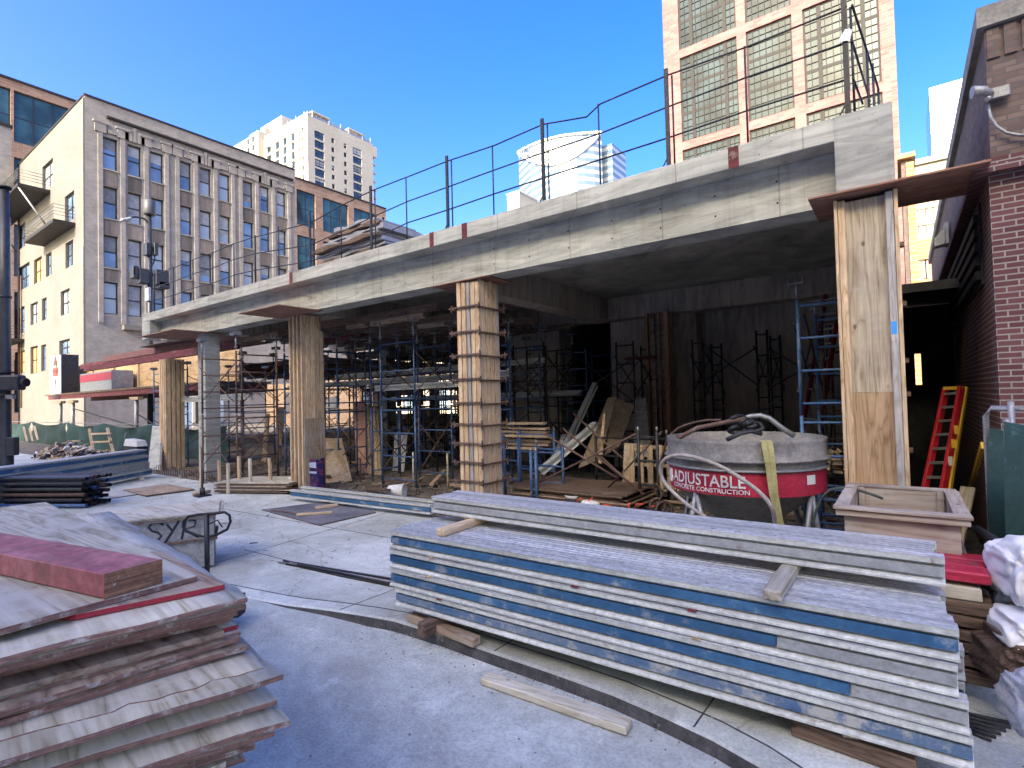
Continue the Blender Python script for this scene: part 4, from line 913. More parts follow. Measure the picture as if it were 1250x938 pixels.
# ------------------------------------------------------------------ near left stack of plywood form panels
GPS = 'plywood sheets in the near left stack'
def ply_sheet(corner, px0y, ly, lx, label, z, mat, edge, th=.0155, notch=False, warp=.006, rag=.006, redtop=False, ang=None, cat='plywood sheet', name='plywood_sheet', grp=GPS):
    """corner = pixel of the sheet's near right (+x) back tip; px0y = y where its front edge meets the frame's left side"""
    P = AY(corner[0], corner[1], .93) if z is None else G(*corner, z); z = P.z
    if ang is None:
        Q = G(0, px0y, z); d = (Q-P); d.z = 0; d.normalize()
    else: d = V((math.cos(ang), math.sin(ang), 0))
    e = V((d.y, -d.x, 0))            # along the hidden long side, away from view
    if e.x > 0: e = -e
    e = (e*.35+V((-.997, .06, 0))*.65).normalized()
    nx, ny = 16, (24 if notch else 8); hx, hy = lx, ly; sd = rnd.random()*50
    vs = []; top = []; 
    def J(i, j): return rnd.uniform(-rag, rag) if (i in (0, nx) or j in (0, ny)) else 0
    grid = {}
    for i in range(nx+1):
        for j in range(ny+1):
            u, v = hx*i/nx, hy*j/ny
            w_ = warp*math.sin(u*2.1+sd)*math.cos(v*2.5+sd)
            if notch and i <= 2: u = max(u, .19*min(1, max(0, (j-14)/2.5))**.6 + (.02*i))
            p = P+e*(u+J(i, j))+d*(v+J(i, j)); grid[i, j] = len(vs)
            vs.append(V((p.x, p.y, z+w_)))
    n = len(vs); vs += [V((p.x, p.y, p.z-th+rnd.uniform(-.0015, .0015))) for p in vs]
    fs = []; mi = []
    for i in range(nx):
        for j in range(ny):
            a, b, c, dd = grid[i, j], grid[i+1, j], grid[i+1, j+1], grid[i, j+1]
            fs.append((a, b, c, dd)); mi.append(0); fs.append((n+dd, n+c, n+b, n+a)); mi.append(0)
    bd = [(i, 0) for i in range(nx)]+[(nx, j) for j in range(ny)]+[(i, ny) for i in range(nx, 0, -1)]+[(0, j) for j in range(ny, 0, -1)]
    for k in range(len(bd)):
        a, b = grid[bd[k]], grid[bd[(k+1) % len(bd)]]; fs.append((a, b, n+b, n+a)); mi.append(1)
    # local frame: X along long side
    mw = Matrix((e, V((0,0,1)).cross(e), V((0,0,1)))).transposed().to_4x4(); mw.translation = P
    inv = mw.inverted(); mb = MB(); mb.v = [inv @ v for v in vs]; mb.f = [list(f) for f in fs]; mb.mi = mi; mb.smooth = [m_ == 0 for m_ in mi]
    o = mb.build(name, [mat, edge], None, mw); return tag(o, label, cat, grp)
PO, PB_, ED, ER = ply_old, ply_brown, ply_edge, ply_edge_red
Z0 = 1.155
SH = [  # corner, y at frame's left edge, material, edge, label extra, extra z
 ((306, 729.7), 803, PO, ED, 'wide pale sheet with brown edge just below the top sheets'),
 ((300, 738.7), 812, PO, ED, 'sheet with white flaking edge under the wide pale sheet'),
 ((287, 752), 821, PB_, ED, 'orange brown edged sheet'),
 ((288, 763), 838, PO, ER, 'sheet with the bright red painted edge'),
 ((297, 776), 868, PB_, ED, 'brownish sheet with knots below the red edged one'),
 ((284, 796), 884, PO, ED, 'pale grey edged sheet above the notched one'),
 ((326, 812), 905, PO, ED, 'pale sheet with the curved notch cut in its edge'),
 ((345, 823), 927, PO, ED, 'sheet whose tip reaches out just below the notched one'),
 ((313, 846), 940, PB_, ER, 'reddish dark edged sheet beneath the notched one'),
 ((340, 855), 955, PO, ED, 'mottled brown sheet with splintered corner'),
 ((356, 878), 985, PO, ED, 'furthest reaching sheet near the bottom of the picture'),
 ((311, 908), 1005, PB_, ED, 'dark short sheet near the bottom of the picture'),
 ((294, 745), 815, PB_, ED, 'thin dark veneered sheet just above the red edged one'),
 ((291, 770), 852, PO, ED, 'pale sheet tucked right under the red edged one'),
 ((300, 788), 874, PB_, ED, 'thin chipped brown sheet above the pale grey one'),
 ((318, 833), 925, PO, ED, 'grey white sheet second below the notched one'),
 ((322, 868), 968, PB_, ER, 'dull red edged sheet under the splintered one'),
 ((335, 893), 990, PO, ED, 'pale sheet right beneath the furthest reaching one'),
 ((300, 925), 1030, PB_, ED, 'lowest sheet visible with broken pale corner'),
]
for i, (c, y0, mt, ed, lb) in enumerate(SH):
    P = AY(*c, (.93 if i != 6 else .93))
    ply_sheet(c, y0, 1.22+.03*(i % 3), 2.3+.1*(i % 4), lb+' in the near left stack', None, mt, ed, notch=(i == 6), warp=.0045, rag=.006 if i % 2 else .014)
    # fill boards between so that the pile stays solid
GPF = 'packing sheets inside the near left stack'
ztop = AY(306, 729.7, .93).z
for k in range(30):
    z = ztop-.05-k*.036
    if z < .03: break
    mb = MB(); x1 = -1.86+rnd.uniform(-.1, .12)-(.1 if k < 4 else 0); 
    p = V((x1, .93-rnd.uniform(.03, .1), z)); ang = math.radians(-103+rnd.uniform(-3, 3)); d = V((math.cos(ang), math.sin(ang), 0)); e = V((d.y, -d.x, 0)); 
    e = V((-.997, .06, 0))
    q = [p, p+d*1.2, p+d*1.2+e*2.3, p+e*2.3]
    mb.add([V((v.x, v.y, z)) for v in q]+[V((v.x, v.y, z+.018)) for v in q], [(3,2,1,0),(4,5,6,7),(0,1,5,4),(1,2,6,5),(2,3,7,6),(3,0,4,7)])
    tag(mb.build('plywood_sheet', (ply_edge, ply_old, ply_brown, ply_dark)[k % 4]), '%s recessed brown sheet counted down inside the near left stack' % (ORD[k] if k < 24 else 'lower %dth' % (k+1)), 'plywood sheet', GPF)
# top sheets
zt_ = ztop+.022
tip = G(240.6, 704.5, zt_+.02)
def quad_sheet(pxs, z, th, mats, label, name='plywood_sheet', cat='plywood sheet', grp=GPS):
    P = [G(*p, z) for p in pxs]; mb = MB(); n = len(P)
    mb.add([V((p.x, p.y, z)) for p in P]+[V((p.x, p.y, z-th)) for p in P], [tuple(range(n)), tuple(range(2*n-1, n-1, -1))], 0)
    mb.f += [[i, (i+1) % n, n+(i+1) % n, n+i] for i in range(n)]; mb.mi += [1]*n; mb.smooth += [False]*n
    return tag(mb.build(name, mats, bev=.0015), label, cat, grp)
quad_sheet([(240.6, 703), (140, 652), (56, 613), (-60, 626), (-260, 800), (0, 768), (130, 732)], zt_+.021, .019, [PO, ED], 'large pale topmost sheet on which the red plank block lies')
quad_sheet([(274.5, 713), (200, 674), (150, 672), (60, 750), (92, 750)], zt_, .019, [PB_, ER], 'brown sheet with reddish edge peeping out beneath the topmost sheet')
# block of laminated red planks
zb = zt_+.024; H_ = None
pk = thing('plank_bundle', 'thick block of laminated planks with faded red painted top on the near left stack', 'plank bundle', G(130, 730, zb))
A0 = G(127, 732, zb); B0 = G(198.5, 711, zb); A1 = G(-40, 693, zb)
dv = (A1-A0); dv = dv.normalized()*1.9
ah = AY(0, 0, 1); hgt = None
def zat(p, px):   # height over ground point p whose picture row is px (same column)
    lo_, hi_ = p.z, p.z+.6
    for _ in range(40):
        m = (lo_+hi_)/2; v = V((p.x, p.y, m))-EYEP; y = 469-F_PX*v.dot(UX)/v.dot(FW)
        if y > px: lo_ = m
        else: hi_ = m
    return m
hp = zat(A0, 701)-zb
nply = 6; wv = B0-A0
mb = MB(); q = [A0, B0, B0+dv, A0+dv]
mb.add([V((v.x, v.y, zb)) for v in q]+[V((v.x, v.y, zb+hp)) for v in q], [(3,2,1,0),(4,5,6,7),(2,3,7,6),(1,2,6,5),(3,0,4,7)], 0); mb.add([V((v.x, v.y, zb)) for v in q]+[V((v.x, v.y, zb+hp)) for v in q], [(0,1,5,4)], 1)
mb.build('block', [pink, layered], pk, bev=.004)
# ------------------------------------------------------------------ grey painted crate with plywood lid
cz = .62
q = [G(x, y, cz) for x, y in ((116, 636), (276, 624), (262, 607), (95, 618))]
zc = cz; cr_ = thing('form_crate', 'low grey plywood box with black sprayed letters and a loose plywood lid', 'crate', V((q[0].x, q[0].y, 0)))
Q0, Q1 = G(150, 640, cz-.05), G(261, 628, cz-.05); dd = (Q1-Q0).normalized(); ee = V((-dd.y, dd.x, 0))
Q0 = Q1-dd*1.7
def hexa(mb, a, b, dep, z0, z1, mi=0):
    q = [a, b, b+ee*dep, a+ee*dep]
    return mb.add([V((v.x, v.y, z0)) for v in q]+[V((v.x, v.y, z1)) for v in q], [(3,2,1,0),(4,5,6,7),(0,1,5,4),(1,2,6,5),(2,3,7,6),(3,0,4,7)], mi)
grey_ply = plymat('grey_washed_ply', (.36, .36, .33), (.46, .46, .42), (.26, .25, .22), .4, 0, dirt=(.5, .5, .47), dirtlim=(.5, .7))
hexa(MB(), Q0, Q1, .6, .02, cz-.075).build('box_body', grey_ply, cr_, bev=.003)
hexa(MB(), Q0-dd*.03-ee*.02, Q1+dd*.03-ee*.02, .64, .30, .325).build('lower_ledge', ply_dark, cr_, bev=.002)
hexa(MB(), Q0-dd*.03-ee*.03, Q1+dd*.02-ee*.03, .66, cz-.074, cz-.05).build('rim', ply_brown, cr_, bev=.002)
lid = thing('plywood_sheet', 'pale plywood sheet lying as lid on the grey sprayed crate', 'plywood sheet', V((Q0.x, Q0.y, cz-.045)))
hexa(MB(), Q0-dd*.12-ee*.05, Q1+dd*.09-ee*.05, .80, cz-.046, cz-.028).build('panel', PO, lid, bev=.002)
hexa(MB(), Q0-dd*.02-ee*.06, Q1+dd*.05-ee*.06, .78, cz-.026, cz-.008).build('upper_panel', PO, lid, bev=.002)
def strokes(name, lst, o, u, v, n, r, mat, parent):
    mb = MB()
    for st in lst: mb.tube([o+u*a+v*b+n*.001 for a, b in st], r, 6)
    return mb.build(name, mat, parent)
zf = V((0, 0, 1)); o = Q1-dd*.62-ee*.001; o = V((o.x, o.y, .345))
s_pts = [(.16, .17), (.12, .2), (.06, .2), (.03, .16), (.06, .12), (.11, .10), (.14, .06), (.10, .01), (.04, 0), (.0, .02)]
strokes('sprayed_letters', [s_pts, [(.17, -.02), (.30, .2)], [(.19, .17), (.235, .10)], [(.32, 0), (.36, .2), (.45, .18), (.44, .12), (.34, .10), (.47, .0)]], o, dd, zf, -ee, .011, black_ink, cr_)
# ------------------------------------------------------------------ pallet jack handle rising behind the stack
jp = G(253, 705, .35); jd = ray(251, 640); w_ = V((jp.x, jp.y, 0))
pj = thing('pallet_jack', 'black looped pallet jack handle standing behind the plywood stack', 'pallet jack', w_)
zt1 = zat(V((jp.x, jp.y, 0)), 633) if False else None
def zrow(x, y, row):
    lo_, hi_ = -1, 8
    for _ in range(50):
        m = (lo_+hi_)/2; v = V((x, y, m))-EYEP; yy = 469-F_PX*v.dot(UX)/v.dot(FW)
        if yy > row: lo_ = m
        else: hi_ = m
    return m
zz = zrow(jp.x, jp.y, 631)
zz1 = zrow(jp.x, jp.y, 658)
r2 = V((RT.x, RT.y, 0)).normalized(); sc_ = .0
def px2m(p): return (p-EYEP).dot(FW)/F_PX
k_ = px2m(V((jp.x, jp.y, zz)))
lp = [(-28,5),(-22,-1),(-8,-3),(8,-3.5),(22,-5),(28,-1),(29,7),(25,16),(12,22),(0,25),(-12,22),(-25,17),(-29,11)]
mb = MB().tube([V((jp.x, jp.y, zz))+r2*(a*k_)+V((0, 0, -b*k_)) for a, b in lp], .011, 8, closed=True); mb.build('handle_loop', black_rub, pj)
MB().tube([V((jp.x, jp.y, .15)), V((jp.x, jp.y, zz+.02))], .02, 10).build('handle_shaft', lamp_paint, pj)
MB().tube([V((jp.x, jp.y, zz-.06))+r2*.02, V((jp.x, jp.y, zz-.03))+r2*.09, V((jp.x, jp.y, zz-.09))+r2*.13], .006, 6).build('release_lever', lamp_paint, pj)
f2 = V((FW.x, FW.y, 0)).normalized()
mb = MB()
for s in (-1, 1): mb.bar(V((jp.x, jp.y, .09))+r2*s*.2-f2*.1, V((jp.x, jp.y, .09))+r2*s*.2-f2*1.1, .16, .05)
mb.bar(V((jp.x, jp.y, .12))-r2*.28, V((jp.x, jp.y, .12))+r2*.28, .12, .16); mb.build('forks', steel_dark, pj)
mb = MB()
for s in (-.06, .06): mb.tube([V((jp.x, jp.y, .08))+r2*s-r2*.02, V((jp.x, jp.y, .08))+r2*s+r2*.02], .08, 14)
mb.build('steer_wheels', black_rub, pj)
# ------------------------------------------------------------------ left stacks of beams and pipes
GL = 'blue sided beams in the far left stack'
sd3 = V((.547, -.837, 0)); nb3 = V((-.837, -.547, 0))
for lay_ in range(4):
    z = .07+lay_*.165
    for k in range(4):
        p1 = V((-15.30, 5.50, z))+nb3*(k*.1)+sd3*rnd.uniform(0, .15)+sd3*(.05*lay_)
        ibeam(p1+sd3*6.2, p1, '%s beam, %s row of the far left beam stack' % (('lowest', 'third-layer', 'second-layer', 'top-layer')[lay_], ('front', 'second', 'third', 'back')[k]), web_blue if lay_ != 1 else None, GL, h=.15)
tag(board('timber', V((-15.5, 5.2, .004)), V((-14.8, 5.1, .004)), .09, .06, ply_old, bev=.005), 'short timber under the end of the far left beam stack', 'timber')
GPI = 'dark scaffold tubes stacked at the left edge'
p0, q0 = G(104, 621, 0), G(0, 621, 0); dp = (q0-p0).normalized(); np_ = V((-dp.y, dp.x, 0)); np_ = np_ if np_.dot(FW) > 0 else -np_
for r_ in range(6):
    for k in range(6):
        p = p0+np_*(k*.1)+V((0, 0, .05+r_*.095))+dp*rnd.uniform(-.04, .06); q = p+dp*3.4
        mt = steel_dark if (r_*5+k*3) % 7 else steel_blue
        o = MB().tube([p, q], .034, 8, cap=False).tube([p+dp*.002, q], .026, 8, cap=False).build('scaffold_tube', steel_rust if (r_+k) % 5 == 2 else mt)
        tag(o, '%s tube from the front in the %s row of the dark tube stack' % (ORDF[k] if k else 'first', ORD[5-r_] if r_ < 5 else 'topmost'), 'tube', GPI)
p0 = G(27, 590, .2); p0 = V((p0.x, p0.y, 0)); 
for r_ in range(5):
    for k in range(3):
        p = p0+np_*(k*.1)+V((0, 0, .05+r_*.095)); q = p+dp*3
        o = MB().tube([p, q], .034, 8).build('scaffold_tube', steel_blue if k == 0 and r_ > 2 else steel_dark)
        tag(o, '%s tube from the front in %s row of the smaller tube stack behind' % (ORDF[k] if k else 'first', ORD[4-r_] if r_ < 4 else 'topmost'), 'tube', 'tubes of the smaller stack at the left edge')

# ------------------------------------------------------------------ concrete pouring bucket
bc = V((-1.35, 5.85, 0)); 
zr_ = 1.30
bk = thing('concrete_bucket', 'large round concrete bucket with red lettered band, crusted rim and pipe legs', 'concrete bucket', bc)
R_ = .755
cx_, cy_ = bc.x, bc.y
MB().lathe([(R_-.02, zr_), (R_, zr_), (R_-.005, zr_-.03), (R_-.01, zr_-.165), (R_+.03, zr_-.175), (R_+.03, zr_-.19), (R_-.012, zr_-.20), (R_-.02, zr_-.26)], 48, (cx_, cy_, 0)).lathe([(R_-.02, zr_), (R_-.04, zr_-.06), (R_-.25, zr_-.13), (.0, zr_-.16)], 48, (cx_, cy_, 0)).build('rim_collar', bucket_m, bk)
MB().lathe([(R_-.02, zr_-.255), (R_+.012, zr_-.262), (R_+.012, zr_-.275), (R_-.018, zr_-.282)], 48, (cx_, cy_, 0)).build('flange', steel_grey, bk)
zb0, zb1 = zr_-.285, zr_-.50
MB().lathe([(R_-.015, zb0), (R_-.02, zb1)], 48, (cx_, cy_, 0)).build('red_band', red_p, bk)
MB().lathe([(R_-.02, zb1+.0), (R_-.05, zb1-.012), (.24, .42), (.24, .30), (.16, .28), (.16, .22)], 40, (cx_, cy_, 0)).build('cone', bucket_c, bk)
for k in range(4):
    a = PI/4+k*PI/2+.35; mb = MB()
    for s in (-.27, .27):
        a2 = a+s; mb.tube([(cx_+(R_-.05)*math.cos(a), cy_+(R_-.05)*math.sin(a), zb1+.0), (cx_+(R_-.03)*math.cos(a2), cy_+(R_-.03)*math.sin(a2), .05)], .024, 8)
    mb.build('leg', steel_grey, bk)
MB().tube([(cx_+(R_-.03)*math.cos(2*PI*k/32), cy_+(R_-.03)*math.sin(2*PI*k/32), .04) for k in range(32)], .028, 8, closed=True).build('base_ring', steel_rust, bk)
# bail: two arms and shackles across the top
f2 = V((FW.x, FW.y, 0)).normalized(); r2 = V((RT.x, RT.y, 0)).normalized(); c0 = V((cx_, cy_, zr_))
def bp(a, b, z): return c0+r2*a+f2*b+V((0, 0, z))
MB().tube([bp(-.70, -.1, .0), bp(-.50, -.1, .10), bp(-.2, -.12, .155), bp(-.03, -.12, .18)], .022, 8).build('bail_arm', steel_rust, bk)
MB().tube([bp(-.06, -.05, .16), bp(.06, -.05, .20), bp(.14, -.1, .21), bp(.22, -.12, .18), bp(.36, -.14, .06), bp(.45, -.15, .0)], .026, 8).build('bail_arm', steel_grey, bk)
mb = MB()
for a, z, s in ((-.08, .17, .09), (.0, .13, .085), (.06, .10, .1), (-.1, .07, .08)):
    mb.tube([bp(a+s*math.cos(t_), -.1+.03*math.sin(2*t_), z+s*.45*math.sin(t_)) for t_ in [2*PI*i/14 for i in range(14)]], .02, 7, closed=True)
mb.build('chain_links', steel_dark, bk)
MB().tube([bp(-.25, -.2, -.02), bp(-.12, -.22, .04), bp(.0, -.2, .06), bp(.1, -.2, .03)], .022, 7).build('gate_lever', steel_dark, bk)
# sticker and lettering wrapped round the band
def wrap(o, parent, mat, name, ang0, zc, rad):
    me = o.to_mesh() if False else None
def text_on_cylinder(body, size, ang_left, zbase, rad, name, mat, parent, bold=.0, xs=1.0):
    cu = bpy.data.curves.new('lettering', 'FONT'); cu.body = body; cu.size = size; cu.offset = bold; cu.resolution_u = 3; cu.extrude = 0
    ob = bpy.data.objects.new('lettering', cu); COL.objects.link(ob)
    dg = bpy.context.evaluated_depsgraph_get(); me = bpy.data.meshes.new_from_object(ob.evaluated_get(dg))
    bpy.data.objects.remove(ob); bm = bmesh.new(); bm.from_mesh(me)
    bmesh.ops.triangulate(bm, faces=bm.faces); bmesh.ops.subdivide_edges(bm, edges=[e for e in bm.edges if e.calc_length() > .04], cuts=2); bmesh.ops.triangulate(bm, faces=bm.faces)
    mb = MB(); mb.v = [V((cx_+rad*math.cos(ang_left+v.co.x*xs/rad), cy_+rad*math.sin(ang_left+v.co.x*xs/rad), zbase+v.co.y)) for v in bm.verts]
    mb.f = [[v.index for v in f.verts] for f in bm.faces]; mb.mi = [0]*len(mb.f); mb.smooth = [False]*len(mb.f); bm.free()
    W_ = max(v.co.x for v in me.vertices)
    return mb.build(name, mat, parent), W_
tr = R_-.0105
view_ang = math.atan2(-cy_, -cx_)      # towards the viewer
aL = view_ang-math.radians(62)
letter_m = gen('worn_white_lettering', (.62, .6, .58), (.8, .78, .76), 6, rough=.7, bump=0, vary=0, spots=(.42, .10, .14), spotlim=(.60, .66), spotscale=26)
text_on_cylinder('ADJUSTABLE', .155, aL, zb0-.135, tr, 'lettering', letter_m, bk, .002, .93)
text_on_cylinder('CONCRETE CONSTRUCTION', .06, aL, zb0-.192, tr, 'lettering', letter_m, bk, .001, 1.06)
mb = MB(); ea = aL-math.radians(5.2)
def onc(a, z, r=tr): return V((cx_+r*math.cos(a), cy_+r*math.sin(a), z))
ring = lambda sc, zc, n=18: [onc(ea+sc*math.cos(2*PI*k/n)/tr*.8, zc+sc*math.sin(2*PI*k/n), tr) for k in range(n)]
for zc in (zb0-.065, zb0-.125): mb.tube(ring(.036, zc), .009, 5, closed=True)
mb.tube([onc(ea-.045, zb0-.05), onc(ea, zb0-.09), onc(ea+.045, zb0-.14)], .01, 5); mb.tube([onc(ea-.06, zb0-.035), onc(ea-.066, zb0-.1), onc(ea-.05, zb0-.165)], .006, 5)
mb.build('emblem', letter_m, bk)
a0 = view_ang+math.radians(44); mb = MB()
mb.add([onc(a0+i*.03, z) for z in (zb0-.03, zb0-.115) for i in range(6)], [(i, i+1, 7+i, 6+i) for i in range(5)]).build('sticker', gen('paper_sticker', (.7, .7, .66), (.85, .85, .82), 9, spots=(.3, .35, .5), spotlim=(.6, .62), spotscale=18), bk)
# sling and hose hanging on the bucket
sg = lambda px, py, off=.03: None
def cylpt(px, z, off): 
    d = ray(px, 469); d = V((d.x, d.y, 0)).normalized(); o = V((-cx_, -cy_, 0)); bq = o.dot(d); cq = o.dot(o)-(R_+off)**2; t_ = -bq-math.sqrt(max(0, bq*bq-cq)); return V((d.x*t_, d.y*t_, z))
sp = [(cylpt(931, zr_, -.07)+V((0, 0, .012)), .055), (cylpt(933, zr_, .015)+V((0, 0, .004)), .055), (cylpt(936, zr_-.17, .05), .05), (cylpt(939, zr_-.45, .05), .042), (cylpt(945, zr_-.7, .04), .034), (cylpt(949, zr_-.93, .06), .026)]
mb = MB()
for s2 in (0, 1):
    vs = []
    for i, (p, w_) in enumerate(sp): c1 = p+r2*(w_*(s2-.5)*.95); vs += [c1-r2*w_*.44-f2*.004*s2, c1+r2*w_*.44-f2*.006]
    mb.add(vs, [(2*i, 2*i+1, 2*i+3, 2*i+2) for i in range(len(sp)-1)]); mb.add([v-f2*.004 for v in vs], [(2*i, 2*i+2, 2*i+3, 2*i+1) for i in range(len(sp)-1)])
tag(mb.build('lifting_strap', strap_m), 'pale yellow webbing strap hanging down over the bucket rim', 'strap')
def pyY(px, py, Y): return AY(px, py, Y)
def smooth_path(pts, n=6):
    out = []; P = [pts[0]]+list(pts)+[pts[-1]]
    for i in range(1, len(P)-2):
        for k in range(n):
            t = k/n; a, b, c, d = P[i-1], P[i], P[i+1], P[i+2]
            out.append(.5*((2*b)+(c-a)*t+(2*a-5*b+4*c-d)*t*t+(3*b-a-3*c+d)*t*t*t))
    out.append(P[-2]); return out
Yh = 4.95
tag(MB().tube(smooth_path([pyY(x, y, Yy) for x, y, Yy in ((862, 632, 5.0), (835, 613, 5.0), (812, 590, 5.05), (806, 572, 5.05), (813, 560, 5.0), (828, 556, 4.95), (850, 559, 4.9), (880, 570, 4.9), (910, 588, 4.9), (932, 606, 4.9), (943, 622, 4.9), (946, 640, 5.0))]), .018, 8).build('hose', hose_m), 'pale hose looping in front of the concrete bucket', 'hose')
tag(MB().tube(smooth_path([pyY(x, y, 5.0) for x, y in ((992, 640), (997, 622), (1006, 605), (1018, 597), (1040, 597), (1062, 603), (1078, 609))]), .011, 7).build('hose', gen('green_hose', (.05, .07, .06), (.1, .12, .1), 5)), 'thin dark green hose drooping over the rim of the plywood box', 'hose')
tag(MB().tube(smooth_path([pyY(x, y, 5.9) for x, y in ((800, 618), (808, 604), (803, 590), (806, 565), (812, 545), (818, 532), (832, 521), (858, 514), (880, 513))]), .013, 7).build('cable_sling', steel_rust), 'rusty wire sling curling up the left side of the concrete bucket', 'sling')
mb = MB()
for cc in ((803, 618, 5.9), (811, 622, 5.85)):
    p = pyY(*cc); mb.tube([p+r2*.09*math.cos(t_)+V((0, 0, .085*math.sin(t_))) for t_ in [2*PI*i/16 for i in range(16)]], .014, 7, closed=True)
tag(mb.build('shackle', steel_rust), 'rusty steel lifting ring pair lying left of the concrete bucket', 'lifting ring')
# ------------------------------------------------------------------ plywood boxes
def openbox(x0, x1, y0, y1, z0, z1, label, top=True, rot=0):
    t = thing('plywood_box', label, 'box', ((x0+x1)/2, y0, z0), 0)
    th = .022; e = .045
    bm = plymat('box_ply', (.36, .30, .24), (.45, .40, .34), (.20, .12, .09), .45, 0, dirt=(.42, .40, .36), dirtlim=(.5, .7)) if 'box_ply' not in MATS else MATS['box_ply']
    bmy = plymat('box_ply_y', (.36, .30, .24), (.45, .40, .34), (.20, .12, .09), .45, 1, dirt=(.42, .40, .36), dirtlim=(.5, .7)) if 'box_ply_y' not in MATS else MATS['box_ply_y']
    MB().box((x0, y0, z0), (x1, y0+th, z1)).build('side_panel', bm, t, bev=.002); MB().box((x0, y1-th, z0), (x1, y1, z1)).build('side_panel', bm, t, bev=.002)
    MB().box((x0, y0+th, z0), (x0+th, y1-th, z1)).build('side_panel', bmy, t, bev=.002); MB().box((x1-th, y0+th, z0), (x1, y1-th, z1)).build('side_panel', bmy, t, bev=.002)
    MB().box((x0+th, y0+th, z0+.01), (x1-th, y1-th, z0+.03)).build('bottom', bm, t)
    if top:
        MB().box((x0-e, y0-e, z1-.045), (x1+e, y0-.002, z1-.005)).build('rim_rail', bm, t, bev=.003); MB().box((x0-e-.012, y0-e-.014, z1-.003), (x1+e+.012, y0+.03, z1+.018)).build('rim_rail', bm, t, bev=.003)
        MB().box((x0-e, y1-.03, z1-.003), (x1+e, y1+e, z1+.018)).build('rim_rail', bm, t, bev=.003)
        MB().box((x0-e-.01, y0+.032, z1-.003), (x0+.03, y1-.032, z1+.016)).build('rim_rail', bmy, t, bev=.003); MB().box((x1-.03, y0+.032, z1-.003), (x1+e+.01, y1-.032, z1+.016)).build('rim_rail', bmy, t, bev=.003)
        for xx in (x0+.03, x1-.075): MB().box((xx, y1-.07, z0+.03), (xx+.04, y1-th-.001, z1-.003)).build('corner_post', bm, t)
    MB().box((x0-.03, y0-.03, z0-.02), (x1+.03, y0-.002, z0+.03)).build('foot_rail', bm, t, bev=.003)
    return t
zB = .955
A_, B_ = G(1020, 618, zB), G(1188, 638, zB)
bx0, bx1, by0 = A_.x+.05, B_.x-.05, (A_.y+B_.y)/2+.04
openbox(bx0, bx1, by0, by0+1.0, zB-.30, zB, 'open topped weathered plywood box with projecting rim, in front of the right column')
openbox(bx0+.01, bx1+.0, by0+.01, by0+.98, zB-.62, zB-.34, 'closed plywood box directly under the open topped box', True)
# ------------------------------------------------------------------ right-hand heap
GTM = 'rough timbers stacked right of the beam stack'
def tl(px, py, w_): return None
hx = [ # (row top y, bottom y, left px, right px)
 (700, 716, 1155, 1210, 'pink'), (717, 736, 1150, 1199, 'grey'), (737, 757, 1165, 1214, 'dark'), (758, 775, 1165, 1224, 'dark'), (776, 791, 1165, 1222, 'dark'), (792, 807, 1165, 1227, 'dark'), (808, 824, 1165, 1230, 'dark'), (825, 845, 1165, 1229, 'dark')]
for i, (yt, yb_, pl_, pr_, kd) in enumerate(hx):
    Yh_ = 3.86
    a0 = AY(pr_, yb_, Yh_); z = a0.z; tk = AY(pr_, yt, Yh_).z-z
    if z < .005: z = .005
    for k in range(3):
        x1_ = a0.x+rnd.uniform(-.015, .015)*(k > 0); yy = Yh_+.06+k*.15
        a = V((x1_-.62, yy, z)); b = V((x1_, yy, z))
        mt = red_p if (i == 0) else (ply_old if i == 1 and k == 0 else ply_dark)
        lab = {0: 'bright red painted timber on top of the rough timber heap', 1: 'grey weathered timber under the red one on the rough heap'}.get(i, '')
        nm = '%s timber from the top, %s row, of the rough dark heap right of the beams' % (ORDF[i], ('front', 'middle', 'back')[k])
        tag(board('timber', a, b, .142, min(tk*.97, .135)*.9, mt, bev=.008, ragged=.006), lab if (lab and k == 0) else nm, 'timber', GTM)
# white sacks
def sack(cxy, sx_, sy_, sz_, mat, label, seed, rz=.3, sub=3):
    bm = bmesh.new(); bmesh.ops.create_icosphere(bm, subdivisions=5, radius=1)
    for v in bm.verts:
        c = v.co.copy(); q = V((math.copysign(abs(c.x)**.6, c.x), math.copysign(abs(c.y)**.6, c.y), math.copysign(abs(c.z)**.75, c.z)))
        n_ = noise.noise(c*1.4+V((seed, 0, 0)))*.26-abs(noise.noise(V((c.x*1.6, c.y*1.6, c.z*2.2))+V((0, seed, 0))))*.30-abs(noise.noise(c*3.5+V((0, 0, seed))))*.12-abs(noise.noise(c*9+V((seed, 0, seed))))*.035
        q *= (1+n_); v.co = V((q.x*sx_, q.y*sy_, max(-.98, q.z)*sz_+sz_))
    me = bpy.data.meshes.new('sack'); bm.to_mesh(me); bm.free(); me.materials.append(mat)
    for p in me.polygons: p.use_smooth = True
    o = bpy.data.objects.new('sack', me); COL.objects.link(o); o.location = cxy; o.rotation_euler = (0, 0, rz); return tag(o, label, 'sack', 'sacks at the foot of the brick wall')
def sk_(px, py, Y, *a, **k): c = AY(px, py, Y); sack((c.x, c.y, max(0, c.z)), *a, **k)
gsk = gen('grey_sack', (.06, .07, .07), (.13, .14, .14), 3)
sk_(1250, 735, 3.9, .12, .2, .17, tarp_white, 'crumpled white sack on top, beside the green tarps', 1)
sk_(1252, 790, 3.75, .13, .2, .09, tarp_white, 'white sack slumped lower down beside the rough timbers', 5)
sk_(1214, 735, 4.3, .09, .15, .13, gsk, 'dark grey sack squeezed behind the top white sack', 9)
sk_(1250, 845, 3.75, .17, .3, .16, ply_dark, 'dirty brown sack heap under the white sacks', 12)
sk_(1262, 900, 3.1, .09, .14, .13, gen('grey_plastic', (.30, .31, .34), (.5, .51, .54), 8, rough=.5), 'crinkled grey plastic bag at the right edge on the ground', 15)
